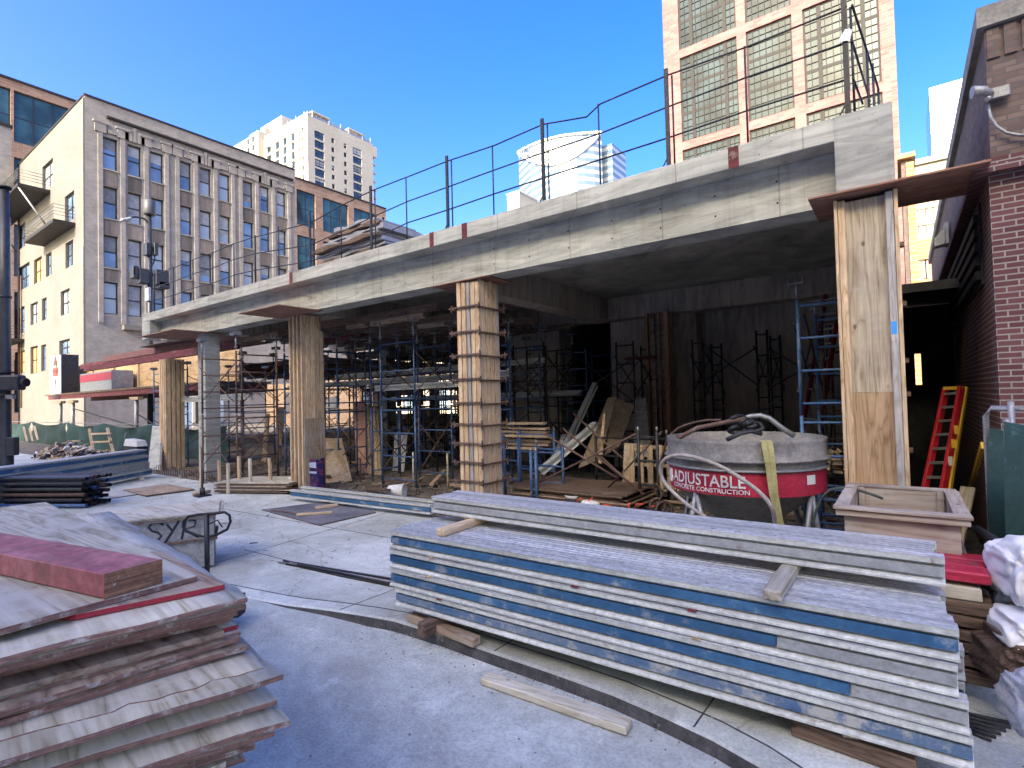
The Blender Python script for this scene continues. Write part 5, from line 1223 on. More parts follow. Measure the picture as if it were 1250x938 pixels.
p = AY(1240, 668, 4.0); tag(MB().tube([p+V((-.02, -.12, 0)), p+V((-.12, .5, -.02))], .022, 10).build('tube', black_rub), 'black roll end lying over the white sack', 'roll')
# green mesh panels on a temporary fence
t = thing('fence_panel', 'temporary steel fence panel wrapped in sagging green mesh, leaning at the brick corner', 'fence', (.75, 4.9, 0))
fz = AY(1220, 500, 5.0).z
x0_, x1_ = AY(1205, 500, 5.2).x, 1.6
MB().tube([(x0_, 5.3, .1), (x0_, 5.3, fz-.06), (x0_+.03, 5.28, fz), (x1_, 5.15, fz-.05)], .02, 8).tube([(AY(1234, 500, 5.2).x, 5.2, .1), (AY(1234, 495, 5.2).x, 5.2, fz+.05)], .02, 8).build('frame', steel_grey, t)
def drape(pl, pr, ytop, ybot, Yt, bulge, seed, nm, lab):
    mb = MB(); nx, nz = 16, 22
    for j in range(nz+1):
        f = j/nz
        for i in range(nx+1):
            g = i/nx; sag = .06*math.sin(PI*g)*(1-f)
            x = pl+(pr-pl)*g; 
            top = ytop-sag; z = top+(ybot-top)*f
            y = Yt-bulge*math.sin(PI*min(1, f*1.05))**.8+.035*math.sin(g*13+seed+f*3)*f+.02*noise.noise((g*4, f*5, seed))
            x2 = x+ (.05*math.sin(f*PI))*(-1 if g < .5 else 1)*abs(g-.5)*2
            mb.v.append(V((x2, y, z)))
    for j in range(nz):
        for i in range(nx): a = j*(nx+1)+i; mb.f.append([a, a+1, a+nx+2, a+nx+1]); mb.mi.append(0); mb.smooth.append(True)
    return mb
drape(x0_+.01, x0_+.62, fz-.14, .28, 5.25, .22, 1, '', '').build('mesh_cover', tarp_green, t)
p = AY(1218, 657, 5.0)
pp = AX(1218, 657, .77); 
mb = MB(); c_ = AY(1218, 657, 4.98); mb.lathe([(0, 0), (.03, .004), (.05, 0)], 10, (0, 0, 0)); 
t = thing('fence_panel', 'second green mesh cover bulging forward at the right edge of the picture', 'fence', (.95, 4.5, 0))
x2_ = AY(1228, 560, 4.6).x
drape(x2_, x2_+.8, AY(1245, 515, 4.6).z, .35, 4.62, .3, 4, '', '').build('mesh_cover', tarp_green, t)
MB().tube([(x2_+.02, 4.66, .1), (x2_+.02, 4.66, AY(1245, 512, 4.6).z)], .02, 8).build('post', steel_grey, t)
# ladder and levels in the alley
def ladder(base, top, wid, n, rail, stepm, label, name='ladder', grp=None, rw=.075, side=None):
    base, top = V(base), V(top); ax = (top-base).normalized(); s = V(side) if side else V((1, 0, 0)); s = (s-ax*s.dot(ax)).normalized()
    t = thing(name, label, 'ladder', base, 0, grp)
    for k in (-1, 1): MB().bar(base+s*k*wid/2, top+s*k*wid/2*.85, .03, rw, up=s.cross(ax)).build('rail', rail, t, bev=.003)
    for i in range(n): 
        c = base+(top-base)*(i+.6)/n; w2 = wid/2*(1-.15*(i/n)); MB().bar(c-s*(w2-.015), c+s*(w2-.015), .07, .025, up=(0, 0, 1)).build('step', stepm, t)
    return t
lb_, lt_ = G(1150, 600, .0), AY(1162, 470, 6.9)
lA, lB = AY(1137, 612, 6.7), AY(1164, 474, 7.3)
ld = ladder(lA, lB, .17, 8, red_lad, steel_grey, 'slim red fibreglass ladder with a yellow top leaning in the dark alley', side=(.8, -.6, 0))
MB().bar(lB-V((.07, -.03, 0)), lB+V((.08, -.03, 0)), .07, .035).build('top_cap', yellow, ld)
MB().bar(lA+V((.13, .06, 0)), lB+V((.11, .05, 0)), .02, .05).build('back_rail', yellow, ld)
for f_ in (.35, .5, .62): c_ = lA+(lB-lA)*f_+V((.075, -.06, 0)); MB().box((c_.x-.012, c_.y-.02, c_.z-.045), (c_.x+.022, c_.y-.015, c_.z+.045)).build('warning_label', yellow if f_ > .4 else white_p, ld)
tag(board('level', G(1181, 612, .3), AY(1200, 548, 6.0)+V((0, 0, .0)), .03, .06, yellow), 'long yellow spirit level leaning against the brick wall by the green mesh', 'level')
for i, (a, b, mt) in enumerate((((.30, 6.6, 0), (.50, 7.1, .72), ply_old), ((.20, 6.55, 0), (.42, 6.9, .55), ply_dark), ((.1, 6.6, .0), (.3, 7.2, .45), ply_brown))):
    tag(board('board', a, b, .12, .03, mt), '%s short plank leaning in the alley beside the red ladder' % ('pale', 'dark', 'brown')[i], 'board', 'planks in the alley')
# dark screen closing the alley, with a slit of daylight
t = thing('alley_screen', 'black sheeted screen and small flat roof closing the dark alley', 'screen', (.3, 10, 0))
zc = AY(1120, 352, 8.2).z
MB().box((.03, 8.2, zc), (.60, 10.5, zc+.05)).box((.03, 8.15, zc-.05), (.60, 8.19, zc+.06)).build('roof_sheet', steel_dark, t)
sl0, sl1, s0, s1 = AY(1117, 455, 10).x, AY(1125, 455, 10).x, AY(1120, 470, 10).z, AY(1120, 432, 10).z
mb = MB(); wall_holes(mb, (.005, 10, 0), (1,0,0), NY, .61, zc-.01, [(sl0-.005, s0, sl1-.005, s1)], .05); mb.build('black_sheet', tarp_black, t)
# ------------------------------------------------------------------ yard odds and ends
ibeam(G(356, 607, .06), G(527, 628, .06), 'blue sided beam lying alone on the yard in front of the columns', web_blue, 'single beams on the yard')
a, b = G(540, 626, .06), G(362, 604, .06)
o = ibeam(b+V((0, .12, 0)), a+V((0, .12, 0)), 'pale topped beam lying right behind the single blue one', None, 'single beams on the yard')
def flat(pxs, mat, label, z=.004, th=.015, cat='plywood sheet', name='plywood_sheet', grp='sheets lying flat on the yard'): return quad_sheet(pxs, z+th, th, [mat, ply_dark], label, name, cat, grp)
flat([(390, 641), (459, 625), (410, 611), (319, 622)], gen('blackened_ply', (.10, .10, .11), (.22, .22, .23), 2, bump=.2), 'dark stained plywood sheet flat on the yard behind the thin bars')
flat([(108, 612), (206, 598), (205, 590), (100, 606)], grey_ply, 'pale sheet edge flat on the yard by the left beam stack')
flat([(178, 605), (238, 597), (205, 591), (150, 598)], ply_brown, 'thin brown edged sheet flat on the yard near the left columns', z=.022)
lay((405, 627), (362, 630), .022, .06, .035, ply_x, 'thin pine stick on the dark plywood sheet', 1.0, 'stick', 'sticks on the yard', .003, 'stick')
lay((412, 618), (385, 622), .022, .06, .045, ply_x, 'short pine stick beside the single blue beam', 1.0, 'stick', 'sticks on the yard', .003, 'stick')
lay((331, 624), (405, 633), .022, .03, .02, ply_dark, 'thin dark stick left of the dark plywood sheet', .5, 'stick', 'sticks on the yard', .003, 'stick')
lay((236, 605), (256, 601), .004, .08, .05, ply_x, 'small pine offcut on the yard near the post base', 1, 'offcut', None, .002, 'offcut')
# post shore base plate
p = G(247, 606, 0)
t = thing('post_shore', 'short dark steel prop standing upright on a square foot plate in the yard', 'prop', p)
MB().box((p.x-.12, p.y-.12, .003), (p.x+.12, p.y+.12, .03)).build('foot_plate', steel_dark, t); MB().tube([p+V((0, 0, .03)), p+V((0, 0, .95))], .022, 8).build('tube', steel_rust, t)
MB().tube([p+V((0, 0, .03)), p+V((0, 0, .16))], .05, 8).build('socket', steel_dark, t)
# pallet of sheets with upright stakes near the second column
GST = 'stakes round the low sheet pile'
for i, (x, y) in enumerate(((268, 608), (300, 606), (285, 600), (318, 602), (345, 598), (330, 610))):
    pass
for i, (x0, x1, yb0, yt0) in enumerate(((267, 272, 600, 562), (277, 283, 603, 566), (291, 296, 598, 557), (304, 310, 601, 560), (330, 335, 599, 559), (244, 248, 604, 562))):
    g = G((x0+x1)/2, yb0, 0); h = zrow(g.x, g.y, yt0)
    tag(board('stake', g, g+V((rnd.uniform(-.03, .03), rnd.uniform(-.03, .03), h)), .075, .04, ply_old if i % 2 else ply_x, up=(0, -1, 0)), ['pale stake at the left of the low sheet pile', 'leaning pale stake second from the left at the sheet pile', 'stake with orange rope at the sheet pile', 'stake in the middle front of the sheet pile', 'stake at the right end of the sheet pile', 'thin stake left of the sheet pile by the concrete column'][i], 'stake', GST)
g = G(292, 562, 0); 
for i in range(9):
    z = .03+.022*i; a = G(262+rnd.uniform(-3, 5), 603, 0); b = G(352+rnd.uniform(-10, 8), 604, 0)
    mb = MB(); q = [a, b, b+V((-.3, .8, 0)), a+V((-.3, .8, 0))]
    mb.add([V((v.x, v.y, z)) for v in q]+[V((v.x, v.y, z+.016)) for v in q], [(3,2,1,0),(4,5,6,7),(0,1,5,4),(1,2,6,5),(2,3,7,6),(3,0,4,7)])
    tag(mb.build('form_sheet', (ply_dark, steel_rust, ply_old)[i % 3]), '%s sheet from the bottom of the low pile between stakes' % (ORDF[i] if i else 'first'), 'sheet', 'sheets of the low pile between stakes')
# printed drum/sack beside the second column
a_, b_ = G(361, 601, 0), G(389, 603, 0); zt_b = zrow(a_.x, a_.y, 561)
pm_, nt_, bb_ = newmat('printed_blue'); vv, tcc = coords(nt_, (1, 1, 1), False)
nzz = noise_(nt_, vv, 4.5, 5, .7, 1.5); nt_.links.new(ramp(nt_, [(.3, (.004, .006, .04)), (.5, (.01, .015, .09)), (.56, (.20, .03, .07)), (.62, (.015, .02, .12)), (.74, (.3, .35, .42))], nzz), bb_.inputs['Base Color']); bb_.inputs['Roughness'].default_value = .4
t = thing('printed_sack', 'dark blue printed paper sack standing by the second column', 'sack', a_)
dd2 = (b_-a_); n2 = V((-dd2.y, dd2.x, 0)).normalized()
mb = MB(); vs = []
for k, z in enumerate((0.004, .25*zt_b, .5*zt_b, .8*zt_b, zt_b)):
    for i in range(9):
        an = 2*PI*i/8; vs.append((a_+b_)/2+n2*.12+dd2*.5*math.copysign(abs(math.cos(an))**.5, math.cos(an))+n2*.12*math.copysign(abs(math.sin(an))**.5, math.sin(an))*(1-.0*k)+V((0, 0, z+(.04*math.sin(i*2.2) if k == 4 else 0))))
mb.add(vs, [(k*9+i, k*9+i+1, k*9+i+10, k*9+i+9) for k in range(4) for i in range(8)]); mb.build('body', pm_, t)
mb = MB(); c_ = (a_+b_)/2-n2*.008; mb.add([c_-dd2*.44+V((0,0,.60*zt_b)), c_+dd2*.44+V((0,0,.60*zt_b)), c_+dd2*.44+V((0,0,.66*zt_b)), c_-dd2*.44+V((0,0,.66*zt_b))], [(0,1,2,3)]).add([c_+dd2*.0+V((0,0,.78*zt_b)), c_+dd2*.42+V((0,0,.76*zt_b)), c_+dd2*.42+V((0,0,.94*zt_b)), c_+dd2*.05+V((0,0,.92*zt_b))], [(0,1,2,3)]); mb.build('printed_label', plain('pale_blue_print', (.35, .42, .6), .5), t)
sack(G(357, 598, 0), .07, .07, .13, tarp_white, 'little white bag leaning against the printed sack', 21)
bpail = G(484, 603, .1)
t = thing('pail', 'white plastic pail lying on its side behind the lone beam', 'pail', V((bpail.x, bpail.y, 0)))
mb = MB(); prof = [(.10, -.14), (.125, .12), (.135, .12), (.135, .15), (.115, .15), (.09, -.12)]
mb.lathe(prof, 18); M_ = Matrix.Translation((bpail.x, bpail.y, .15)) @ Matrix.Rotation(math.radians(28), 4, 'Z') @ Matrix.Rotation(PI/2, 4, 'Y'); mb.v = [M_ @ v for v in mb.v]; mb.build('body', white_p, t)
mb = MB().lathe([(.0, -.139), (.10, -.139)], 18); mb.v = [M_ @ v for v in mb.v]; mb.build('base', white_p, t)

# ------------------------------------------------------------------ shoring towers
def frame_mb(p, d, wid, h, nr, r=.021, n=6, z0=0):
    """welded frame: two legs wid apart along unit d from p, nr rungs"""
    mb = MB(); p = V(p); d = V(d)
    for s in (0, 1): mb.tube([p+d*wid*s+V((0,0,z0)), p+d*wid*s+V((0,0,z0+h))], r, n)
    for i in range(nr):
        z = z0+.12+(h-.2)*i/(nr-1); mb.tube([p+d*r+V((0,0,z)), p+d*(wid-r)+V((0,0,z))], r*.75, max(4, n-1))
    return mb
def tower(x, y, w, L, levels, label, ftop=None, axis='Y', leg=None, group='shoring towers inside the building', lowpoly=False, heads=True, brace=None, name='shoring_tower', cat='scaffold'):
    """frames (width w) stand across axis; two frames L apart, braced; levels = list of level heights"""
    t = thing(name, label, cat, (x, y, 0), 0, group); n = 5 if lowpoly else 7
    d = V((0,1,0)) if axis == 'Y' else V((1,0,0)); e = V((1,0,0)) if axis == 'Y' else V((0,1,0))
    o = V((x, y, 0)); z = .12; leg = leg or steel_blue
    for li, h in enumerate(levels):
        for s in (0, 1):
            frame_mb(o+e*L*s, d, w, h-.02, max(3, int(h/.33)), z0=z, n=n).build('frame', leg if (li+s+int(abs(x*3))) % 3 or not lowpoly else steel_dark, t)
        for s in (0, 1):
            q = o+d*w*s; off = d*(.03 if s else -.03); mb = MB()
            mb.tube([q+off+V((0,0,z+.25)), q+off+e*L+V((0,0,z+h-.3))], .012, 5); mb.tube([q+off*1.7+V((0,0,z+h-.3)), q+off*1.7+e*L+V((0,0,z+.25))], .012, 5)
            mb.build('cross_brace', brace or steel_rust, t)
        z += h
    if heads:
        zt = ftop or (z+.25)
        for a in (0, 1):
            for b in (0, 1):
                q = o+e*L*a+d*w*b; mb = MB().tube([q+V((0,0,z)), q+V((0,0,zt-.03))], .017, n)
                mb.box((q.x-.08, q.y-.08, zt-.03), (q.x+.08, q.y+.08, zt-.018)); mb.box((q.x-.08, q.y-.08, zt-.018), (q.x-.072, q.y+.08, zt+.05)).box((q.x+.072, q.y-.08, zt-.018), (q.x+.08, q.y+.08, zt+.05))
                mb.tube([q+V((-.07,0,z+.06)), q+V((.07,0,z+.06))], .009, 5); mb.build('screw_jack', steel_grey, t)
    for a in (0, 1):
        for b in (0, 1):
            q = o+e*L*a+d*w*b; MB().tube([q, q+V((0,0,.12))], .018, n).box((q.x-.07, q.y-.07, 0), (q.x+.07, q.y+.07, .012)).build('foot', steel_dark, t)
    return t
tower(-12.85, 5.62, .9, 1.55, [1.45, 1.35], 'rusty shoring tower with forked heads standing in front of the bare concrete column', 3.25, leg=steel_rust)
tower(-12.3, 7.3, .9, 1.6, [1.5, 1.4], 'blue shoring tower just behind the bare concrete column bay', 3.3)
tower(-10.6, 7.6, .8, 1.2, [1.5, 1.4], 'narrow shoring tower right behind the pale pine column', 3.3)
tower(-8.35, 7.0, .95, 1.0, [1.55, 1.3], 'blue and brown shoring tower between the two pine columns, timber on top', 3.28, axis='X', group='shoring towers inside the building')
tower(-7.25, 8.6, .9, 1.1, [1.5, 1.3], 'shoring tower left of the collared column with grey braces', 3.3, axis='X')
tower(-14.9, 7.6, .9, 1.7, [1.5, 1.4], 'shoring tower between the far left pine column and the bare concrete column', 3.2)
tower(-17.6, 6.9, .9, 1.6, [1.5, 1.3], 'blue shoring tower wrapped round the far left pine column', 3.0, axis='X', leg=steel_blue)
tower(-19.9, 7.2, .9, 1.5, [1.5, 1.3], 'outermost shoring tower at the left end under the maroon timbers', 3.0, axis='X')
rowsn = ['second', 'third', 'fourth', 'fifth', 'sixth', 'rearmost']
for j, Y in enumerate((9.8, 12.3, 14.8, 17.2, 19.6, 22.0)):
    for i, X in enumerate((-15.7, -13.1, -11.1, -9.9) if j else (-15.6, -12.9, -10.9, -8.6)):
        if j and i == 3: X = -10.0; 
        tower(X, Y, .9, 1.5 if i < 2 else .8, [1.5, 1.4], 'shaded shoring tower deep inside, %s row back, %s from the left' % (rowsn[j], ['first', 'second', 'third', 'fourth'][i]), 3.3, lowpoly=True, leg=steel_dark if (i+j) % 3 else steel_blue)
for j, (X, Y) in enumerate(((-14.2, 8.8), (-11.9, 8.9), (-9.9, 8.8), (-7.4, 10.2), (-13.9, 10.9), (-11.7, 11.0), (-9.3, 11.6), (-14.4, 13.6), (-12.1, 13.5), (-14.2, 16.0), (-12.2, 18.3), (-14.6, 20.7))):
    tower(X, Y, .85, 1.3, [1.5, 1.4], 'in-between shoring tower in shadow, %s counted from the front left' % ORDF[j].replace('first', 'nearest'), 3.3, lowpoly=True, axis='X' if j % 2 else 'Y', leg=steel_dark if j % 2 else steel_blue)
for j in range(9):
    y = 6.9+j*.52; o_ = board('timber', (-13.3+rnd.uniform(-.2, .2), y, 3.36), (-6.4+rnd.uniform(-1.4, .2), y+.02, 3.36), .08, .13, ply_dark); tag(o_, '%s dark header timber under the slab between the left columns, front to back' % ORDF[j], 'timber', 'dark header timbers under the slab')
# further shoring seen left of the building end
for i, (X, Y) in enumerate(((-20.5, 9.5), (-20.3, 12.5), (-19, 15.5), (-18.8, 19))):
    tower(X, Y, .9, 1.7, [1.5, 1.4], 'shoring tower outside the left end of the building, %s counted from the front' % ORDF[i].replace('first', 'nearest'), 3.1, lowpoly=True, group='shoring towers beyond the left end')
# horizontal joists carried by the towers
GJ = 'pale joists lying across the shoring'
for i, (x0, x1, y, z, mt) in enumerate(((-17.8, -12.9, 6.75, 1.86, 0), (-16.9, -13.5, 6.95, 1.90, 0), (-12.6, -6.2, 8.3, 2.15, 1), (-9.6, -6.9, 7.9, 1.98, 1), (-12.9, -8.2, 9.2, 2.4, 1), (-11.5, -6.5, 10.2, 2.5, 1), (-15.6, -9, 13.4, 2.1, 1), (-15.4, -9.2, 16, 2.3, 1), (-12.5, -6.0, 10.9, 1.75, 1))):
    ibeam((x0, y, z), (x1, y+.05*(-1)**i, z+.02), '%s pale horizontal joist across the shoring, counted from the left front inward' % ORDF[i].replace('first', 'nearest'), None, GJ, w=.1, h=.12)
GTB = 'timber headers on the shoring'
for i, (a, b, s, mt) in enumerate((((-8.6, 7.0, 3.27), (-7.1, 7.0, 3.27), .14, ply_brown), ((-8.3, 8.0, 3.27), (-7.0, 8.05, 3.27), .14, ply_brown), ((-9.5, 7.1, 3.3), (-8.9, 7.1, 3.3), .14, ply_brown), ((-13.0, 6.5, 3.24), (-11.1, 6.5, 3.24), .12, ply_dark), ((-12.5, 8.2, 3.33), (-10.4, 8.2, 3.33), .12, maroon))):
    tag(board('timber', a, b, .1, s, mt, bev=.006), '%s' % ['brown timber block on the tower between the pine columns, front', 'brown timber block on the tower between the pine columns, rear', 'short brown timber beside the pale pine column head', 'dark timber on the rusty front tower', 'maroon timber deep between the left columns'][i], 'timber', GTB)
# maroon timbers and form beams at the left end
GM = 'maroon timbers at the left end of the roof'
for i, (pa, pb, Y, h) in enumerate((((104, 434), (238, 434), 7.1, None), ((128, 424), (238, 424), 7.5, None), ((100, 429), (238, 429), 8.4, None))):
    a = AY(pa[0], 425, Y); z = AY(238, pa[1], Y).z
    tag(board('timber', (a.x, Y, z), (-14.2, Y, z), .12, .22, maroon if i != 1 else gen('faded_maroon', (.22, .09, .08), (.32, .16, .14), 3, (1, 4, 4), bump=.3), bev=.006, ragged=.006), ['long maroon timber in front at the left end under the roof', 'faded timber behind the front maroon one at the left end', 'rear maroon timber reaching furthest left'][i], 'timber', GM)
t = thing('formwork_deck', 'plywood underside of form panels resting on the maroon timbers at the left end', 'formwork', (-18, 7.8, 3.2)); z = AY(238, 413, 7.1).z
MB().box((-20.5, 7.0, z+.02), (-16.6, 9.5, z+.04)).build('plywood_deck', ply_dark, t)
# loose props, frames and boards inside the right bay
def lowframe(px0, px1, base, Y, h, label, axis='X', leg=steel_blue):
    a, b = AY(px0, base, Y), AY(px1, base, Y); t = thing('trestle', label, 'trestle', (a.x, Y, 0), 0, 'low scaffold frames in the right bay')
    frame_mb((a.x, Y, 0), (1, 0, 0) if axis == 'X' else (0, 1, 0), b.x-a.x, h, 4, r=.024, n=8).build('frame', leg, t)
    for s in (a.x, b.x): MB().tube([(s, Y, h), (s, Y, h+.07)], .016, 7).build('coupling_pin', steel_grey, t)
    return t
lowframe(617, 634, 600, 7.0, 1.12, 'low blue scaffold frame beside the collared column')
lowframe(636, 678, 600, 8.1, 1.15, 'low blue scaffold frame behind, holding stacked wood')
lowframe(649, 655, 600, 6.7, .92, 'narrow blue frame nearest to the printed plywood stack')
lowframe(656, 688, 600, 7.2, 1.0, 'blue scaffold frame with two rails left of the diagonal beams')
lowframe(729, 816, 600, 8.2, 1.12, 'wide dark scaffold frame behind the orange marked stack', leg=steel_dark)
lowframe(781, 804, 600, 7.3, 1.22, 'dark brown scaffold frame standing beside the concrete bucket', leg=steel_dark)
GBR = 'loose cross braces among the low frames'
for i, (pa, pb, Y0, Y1) in enumerate((((664, 530), (752, 583), 6.9, 6.9), ((688, 524), (786, 604), 7.4, 7.0), ((652, 592), (776, 530), 6.8, 7.2), ((742, 596), (808, 527), 7.2, 7.4), ((734, 558), (780, 600), 7.0, 6.9), ((700, 505), (760, 560), 8.2, 7.5))):
    tag(MB().tube([AY(*pa, Y0), AY(*pb, Y1)], .016, 7).build('cross_brace', steel_rust), ['rusty brace sloping down from the blue frames to the right', 'rusty brace crossing the middle of the right bay', 'rusty brace rising to the right over the marked stack', 'rusty brace rising towards the concrete bucket', 'short rusty brace in front of the leaning plywood', 'thin brace behind the diagonal channel beams'][i], 'brace', GBR)
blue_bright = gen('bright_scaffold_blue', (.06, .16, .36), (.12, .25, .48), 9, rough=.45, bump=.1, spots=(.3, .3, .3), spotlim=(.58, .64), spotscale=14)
# tall frames by the back wall
def tallframe(px0, px1, ptop, Y, label, levels=2, leg=steel_dark, axis='X', L=None, head=False, brace=None):
    a, b = AY(px0, ptop, Y), AY(px1, ptop, Y); h = a.z-.05-(.25 if head else 0)
    return tower(a.x, Y, b.x-a.x, L or 1.3, [h/levels]*levels, label, ftop=(a.z if head else None), axis='X', leg=leg, heads=head, group='tall frames in the right bay', brace=brace or steel_dark)
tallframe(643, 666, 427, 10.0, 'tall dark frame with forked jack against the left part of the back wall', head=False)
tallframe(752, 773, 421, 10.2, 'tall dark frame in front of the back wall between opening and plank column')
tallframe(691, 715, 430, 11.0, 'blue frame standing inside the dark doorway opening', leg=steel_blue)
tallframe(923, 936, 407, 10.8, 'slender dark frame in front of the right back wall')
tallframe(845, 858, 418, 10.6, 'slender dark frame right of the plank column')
tallframe(972, 1048, 345, 7.0, 'bright blue frame tower with wide rungs left of the right front column', leg=blue_bright, head=True, L=1.6)
tallframe(1002, 1050, 372, 9.3, 'rear blue frame tower behind the bright blue one', leg=steel_rust, head=True, L=1.2)
GLB = 'long braces crossing the right bay'
for i, (pa, pb, Y0, Y1) in enumerate((((773, 490), (690, 425), 10.2, 11), ((700, 486), (770, 440), 11, 10.2), ((670, 500), (614, 455), 10, 9.8), ((621, 487), (668, 447), 9.8, 10), ((936, 424), (1000, 462), 10.7, 9.5), ((858, 420), (924, 470), 10.6, 10.8), ((858, 466), (924, 424), 10.5, 10.8), ((936, 476), (1000, 440), 10.8, 9.5), ((982, 385), (1003, 470), 7.4, 9.0))):
    tag(MB().tube([AY(*pa, Y0), AY(*pb, Y1)], .014, 6).build('cross_brace', steel_dark), '%s long thin brace in the right bay counted from left to right' % ORDF[(3, 4, 0, 1, 7, 5, 6, 8, 9)[i]].replace('first', 'leftmost'), 'brace', GLB)
ladder(AY(984, 560, 9.6), AY(1018, 358, 10.0), .34, 11, gen('dull_red_rail', (.2, .008, .02), (.3, .015, .03), 4), steel_grey, 'long red extension ladder leaning behind the bright blue frames', side=(.8, -.6, 0))
tag(board('timber', AY(763, 440, 10.9), AY(800, 438, 10.9), .1, .06, maroon), 'maroon board bridging from the dark frame to the plank column', 'timber')
# diagonal channel beams and leaning sheets
GD = 'silver beams leaning in the right bay'
def leanbeam(pa, Ya, pb, Yb, label): ibeam(AY(*pa, Ya), AY(*pb, Yb), label, None, GD, w=.11, h=.12)
leanbeam((690, 552), 9.2, (728, 472), 10.6, 'silver channel beam leaning steeply into the doorway'); leanbeam((662, 580), 7.6, (729, 522), 8.7, 'silver channel beam leaning low across the frames')
leanbeam((672, 575), 9.0, (692, 535), 9.6, 'short silver beam end below the steep leaning one')
GLS = 'boards leaning inside the building'
def lean(pxs, Ys, mat, label, th=.02, name='leaning_board', cat='board', grp=GLS):
    P = [AY(px, py, Y) for (px, py), Y in zip(pxs, Ys)]; n = (P[1]-P[0]).cross(P[3]-P[0]).normalized(); 
    if n.dot(FW) < 0: n = -n
    mb = MB().add(P+[p+n*th for p in P], [(0,1,2,3),(7,6,5,4),(0,4,5,1),(1,5,6,2),(2,6,7,3),(3,7,4,0)]); return tag(mb.build(name, mat), label, cat, grp)
lean([(431, 588), (440, 586), (448, 491), (431, 491)], [8.4, 8.4, 8.9, 8.9], plymat('pink_ply', (.45, .25, .18), (.55, .34, .26), (.3, .15, .1), .9, 2), 'pinkish narrow plywood leaning beside the tower between the pine columns') if 0 else lean([(436, 588), (450, 587), (446, 490), (431, 491)], [8.3, 8.3, 8.9, 8.9], plymat('pink_ply', (.45, .25, .18), (.55, .34, .26), (.3, .15, .1), .9, 2), 'pinkish narrow plywood leaning beside the tower between the pine columns')
for i in range(4): lean([(450+i*4, 588), (453.5+i*4, 587), (449.5+i*4, 493+i*2), (447+i*4, 493+i*2)], [8.3, 8.3, 8.9, 8.9], (ply_mid, ply_brown, ply_x, ply_mid)[i], '%s leaning narrow plank right of the pinkish plywood' % ORDF[i], .04)
lean([(395, 590), (430, 587), (417, 535), (396, 535)], [6.9, 7.2, 7.9, 7.6], ply_mid, 'broad plywood piece leaning right behind the pale pine column')
lean([(330, 580), (340, 580), (348, 497), (340, 497)], [8.6, 8.6, 9.2, 9.2], ply_brown, 'brown plywood strip leaning left of the pale pine column')
lean([(318, 582), (324, 582), (328, 505), (324, 505)], [8.3, 8.3, 8.8, 8.8], ply_mid, 'thin plank leaning in the left bay', .04)
lean([(706, 572), (733, 560), (752, 484), (742, 486)], [8.8, 9.0, 9.9, 9.9], ply_mid, 'tapering plywood leaning in the middle of the right bay')
lean([(738, 556), (756, 545), (774, 495), (750, 485)], [9.2, 9.4, 10, 10], ply_mid, 'wide plywood leaning on the dark frame')
lean([(774, 562), (795, 560), (788, 486), (775, 486)], [9.4, 9.4, 10.2, 10.2], grey_ply, 'grey plywood leaning against the frame by the plank column')
lean([(730, 566), (734, 566), (739, 505), (736, 505)], [8.2, 8.2, 8.6, 8.6], ply_x, 'bright pine stick leaning in the right bay', .04)
lean([(760, 592), (772, 592), (778, 542), (762, 541)], [7.9, 7.9, 8.1, 8.1], ply_mid, 'short plywood panel left of the pallet')
lean([(478, 590), (492, 588), (497, 532), (482, 530)], [9.0, 9.0, 9.1, 9.1], tarp_white, 'white plastic sheet hanging in the dark between the pine columns', .006, 'plastic_sheet', 'plastic sheet')
lean([(180, 573), (194, 574), (197, 520), (186, 520)], [6.0, 6.0, 6.5, 6.5], concretemat('grey_slab', (.42, .42, .38), (.2, .2, .2), jointlines=False), 'grey flat board leaning at the end of the far left beam stack', .06)
# pallet on edge
pl = thing('pallet', 'wooden pallet standing on edge behind the concrete bucket', 'pallet', AY(790, 590, 7.9))
a, b = AY(770, 590, 7.9), AY(828, 590, 7.7); z0_, z1_ = AY(790, 596, 7.9).z, AY(790, 543, 7.9).z; z0_ = max(.03, z0_)
for i in range(6):
    x = a.x+(b.x-a.x)*i/5.5; MB().box((x, 7.86, z0_), (x+.085, 7.88, z1_)).build('slat', ply_x if i % 2 else ply_mid, pl, bev=.002)
for z in (z0_+.03, (z0_+z1_)/2, z1_-.06): MB().box((a.x, 7.884, z), (b.x+.05, 7.96, z+.045)).build('runner', ply_mid, pl)
# orange marked plywood stack
a, b = G(668, 606, .05), G(806, 612, .05)
for i in range(15):
    z = .03+i*.0245; o1, o2 = rnd.uniform(-.08, .08), rnd.uniform(-.1, .14)
    mb = MB().box((a.x+o1, 6.75+rnd.uniform(-.03, .04), z), (b.x+o2, 7.8, z+.021)); tag(mb.build('plywood_sheet', ply_dark if i % 3 else ply_brown, bev=.001), '%s sheet from the bottom of the orange marked plywood stack' % (ORDF[i] if i else 'first'), 'plywood sheet', 'sheets of the orange marked stack')
st = [[(.0, .12), (.05, .2), (.1, .12), (.05, .04), (.02, .1)], [(.14, .15), (.2, .22)], [(.33, .13), (.42, .13)], [(.62, 0), (.64, .2)], [(.80, .2), (.71, .19), (.71, .12), (.79, .11), (.8, .03), (.7, .01)], [(.87, .17), (.93, .2), (.95, .14), (.88, .03), (.98, .01)]]
mb = MB(); xo = AY(704, 600, 6.7).x
for s_ in st: mb.tube([(xo+p*1.25, 6.70, .12+q*.95) for p, q in s_], .009, 5)
tag(mb.build('spray_marking', plate_orange), 'orange sprayed numbers on the edge of the plywood stack', 'marking')
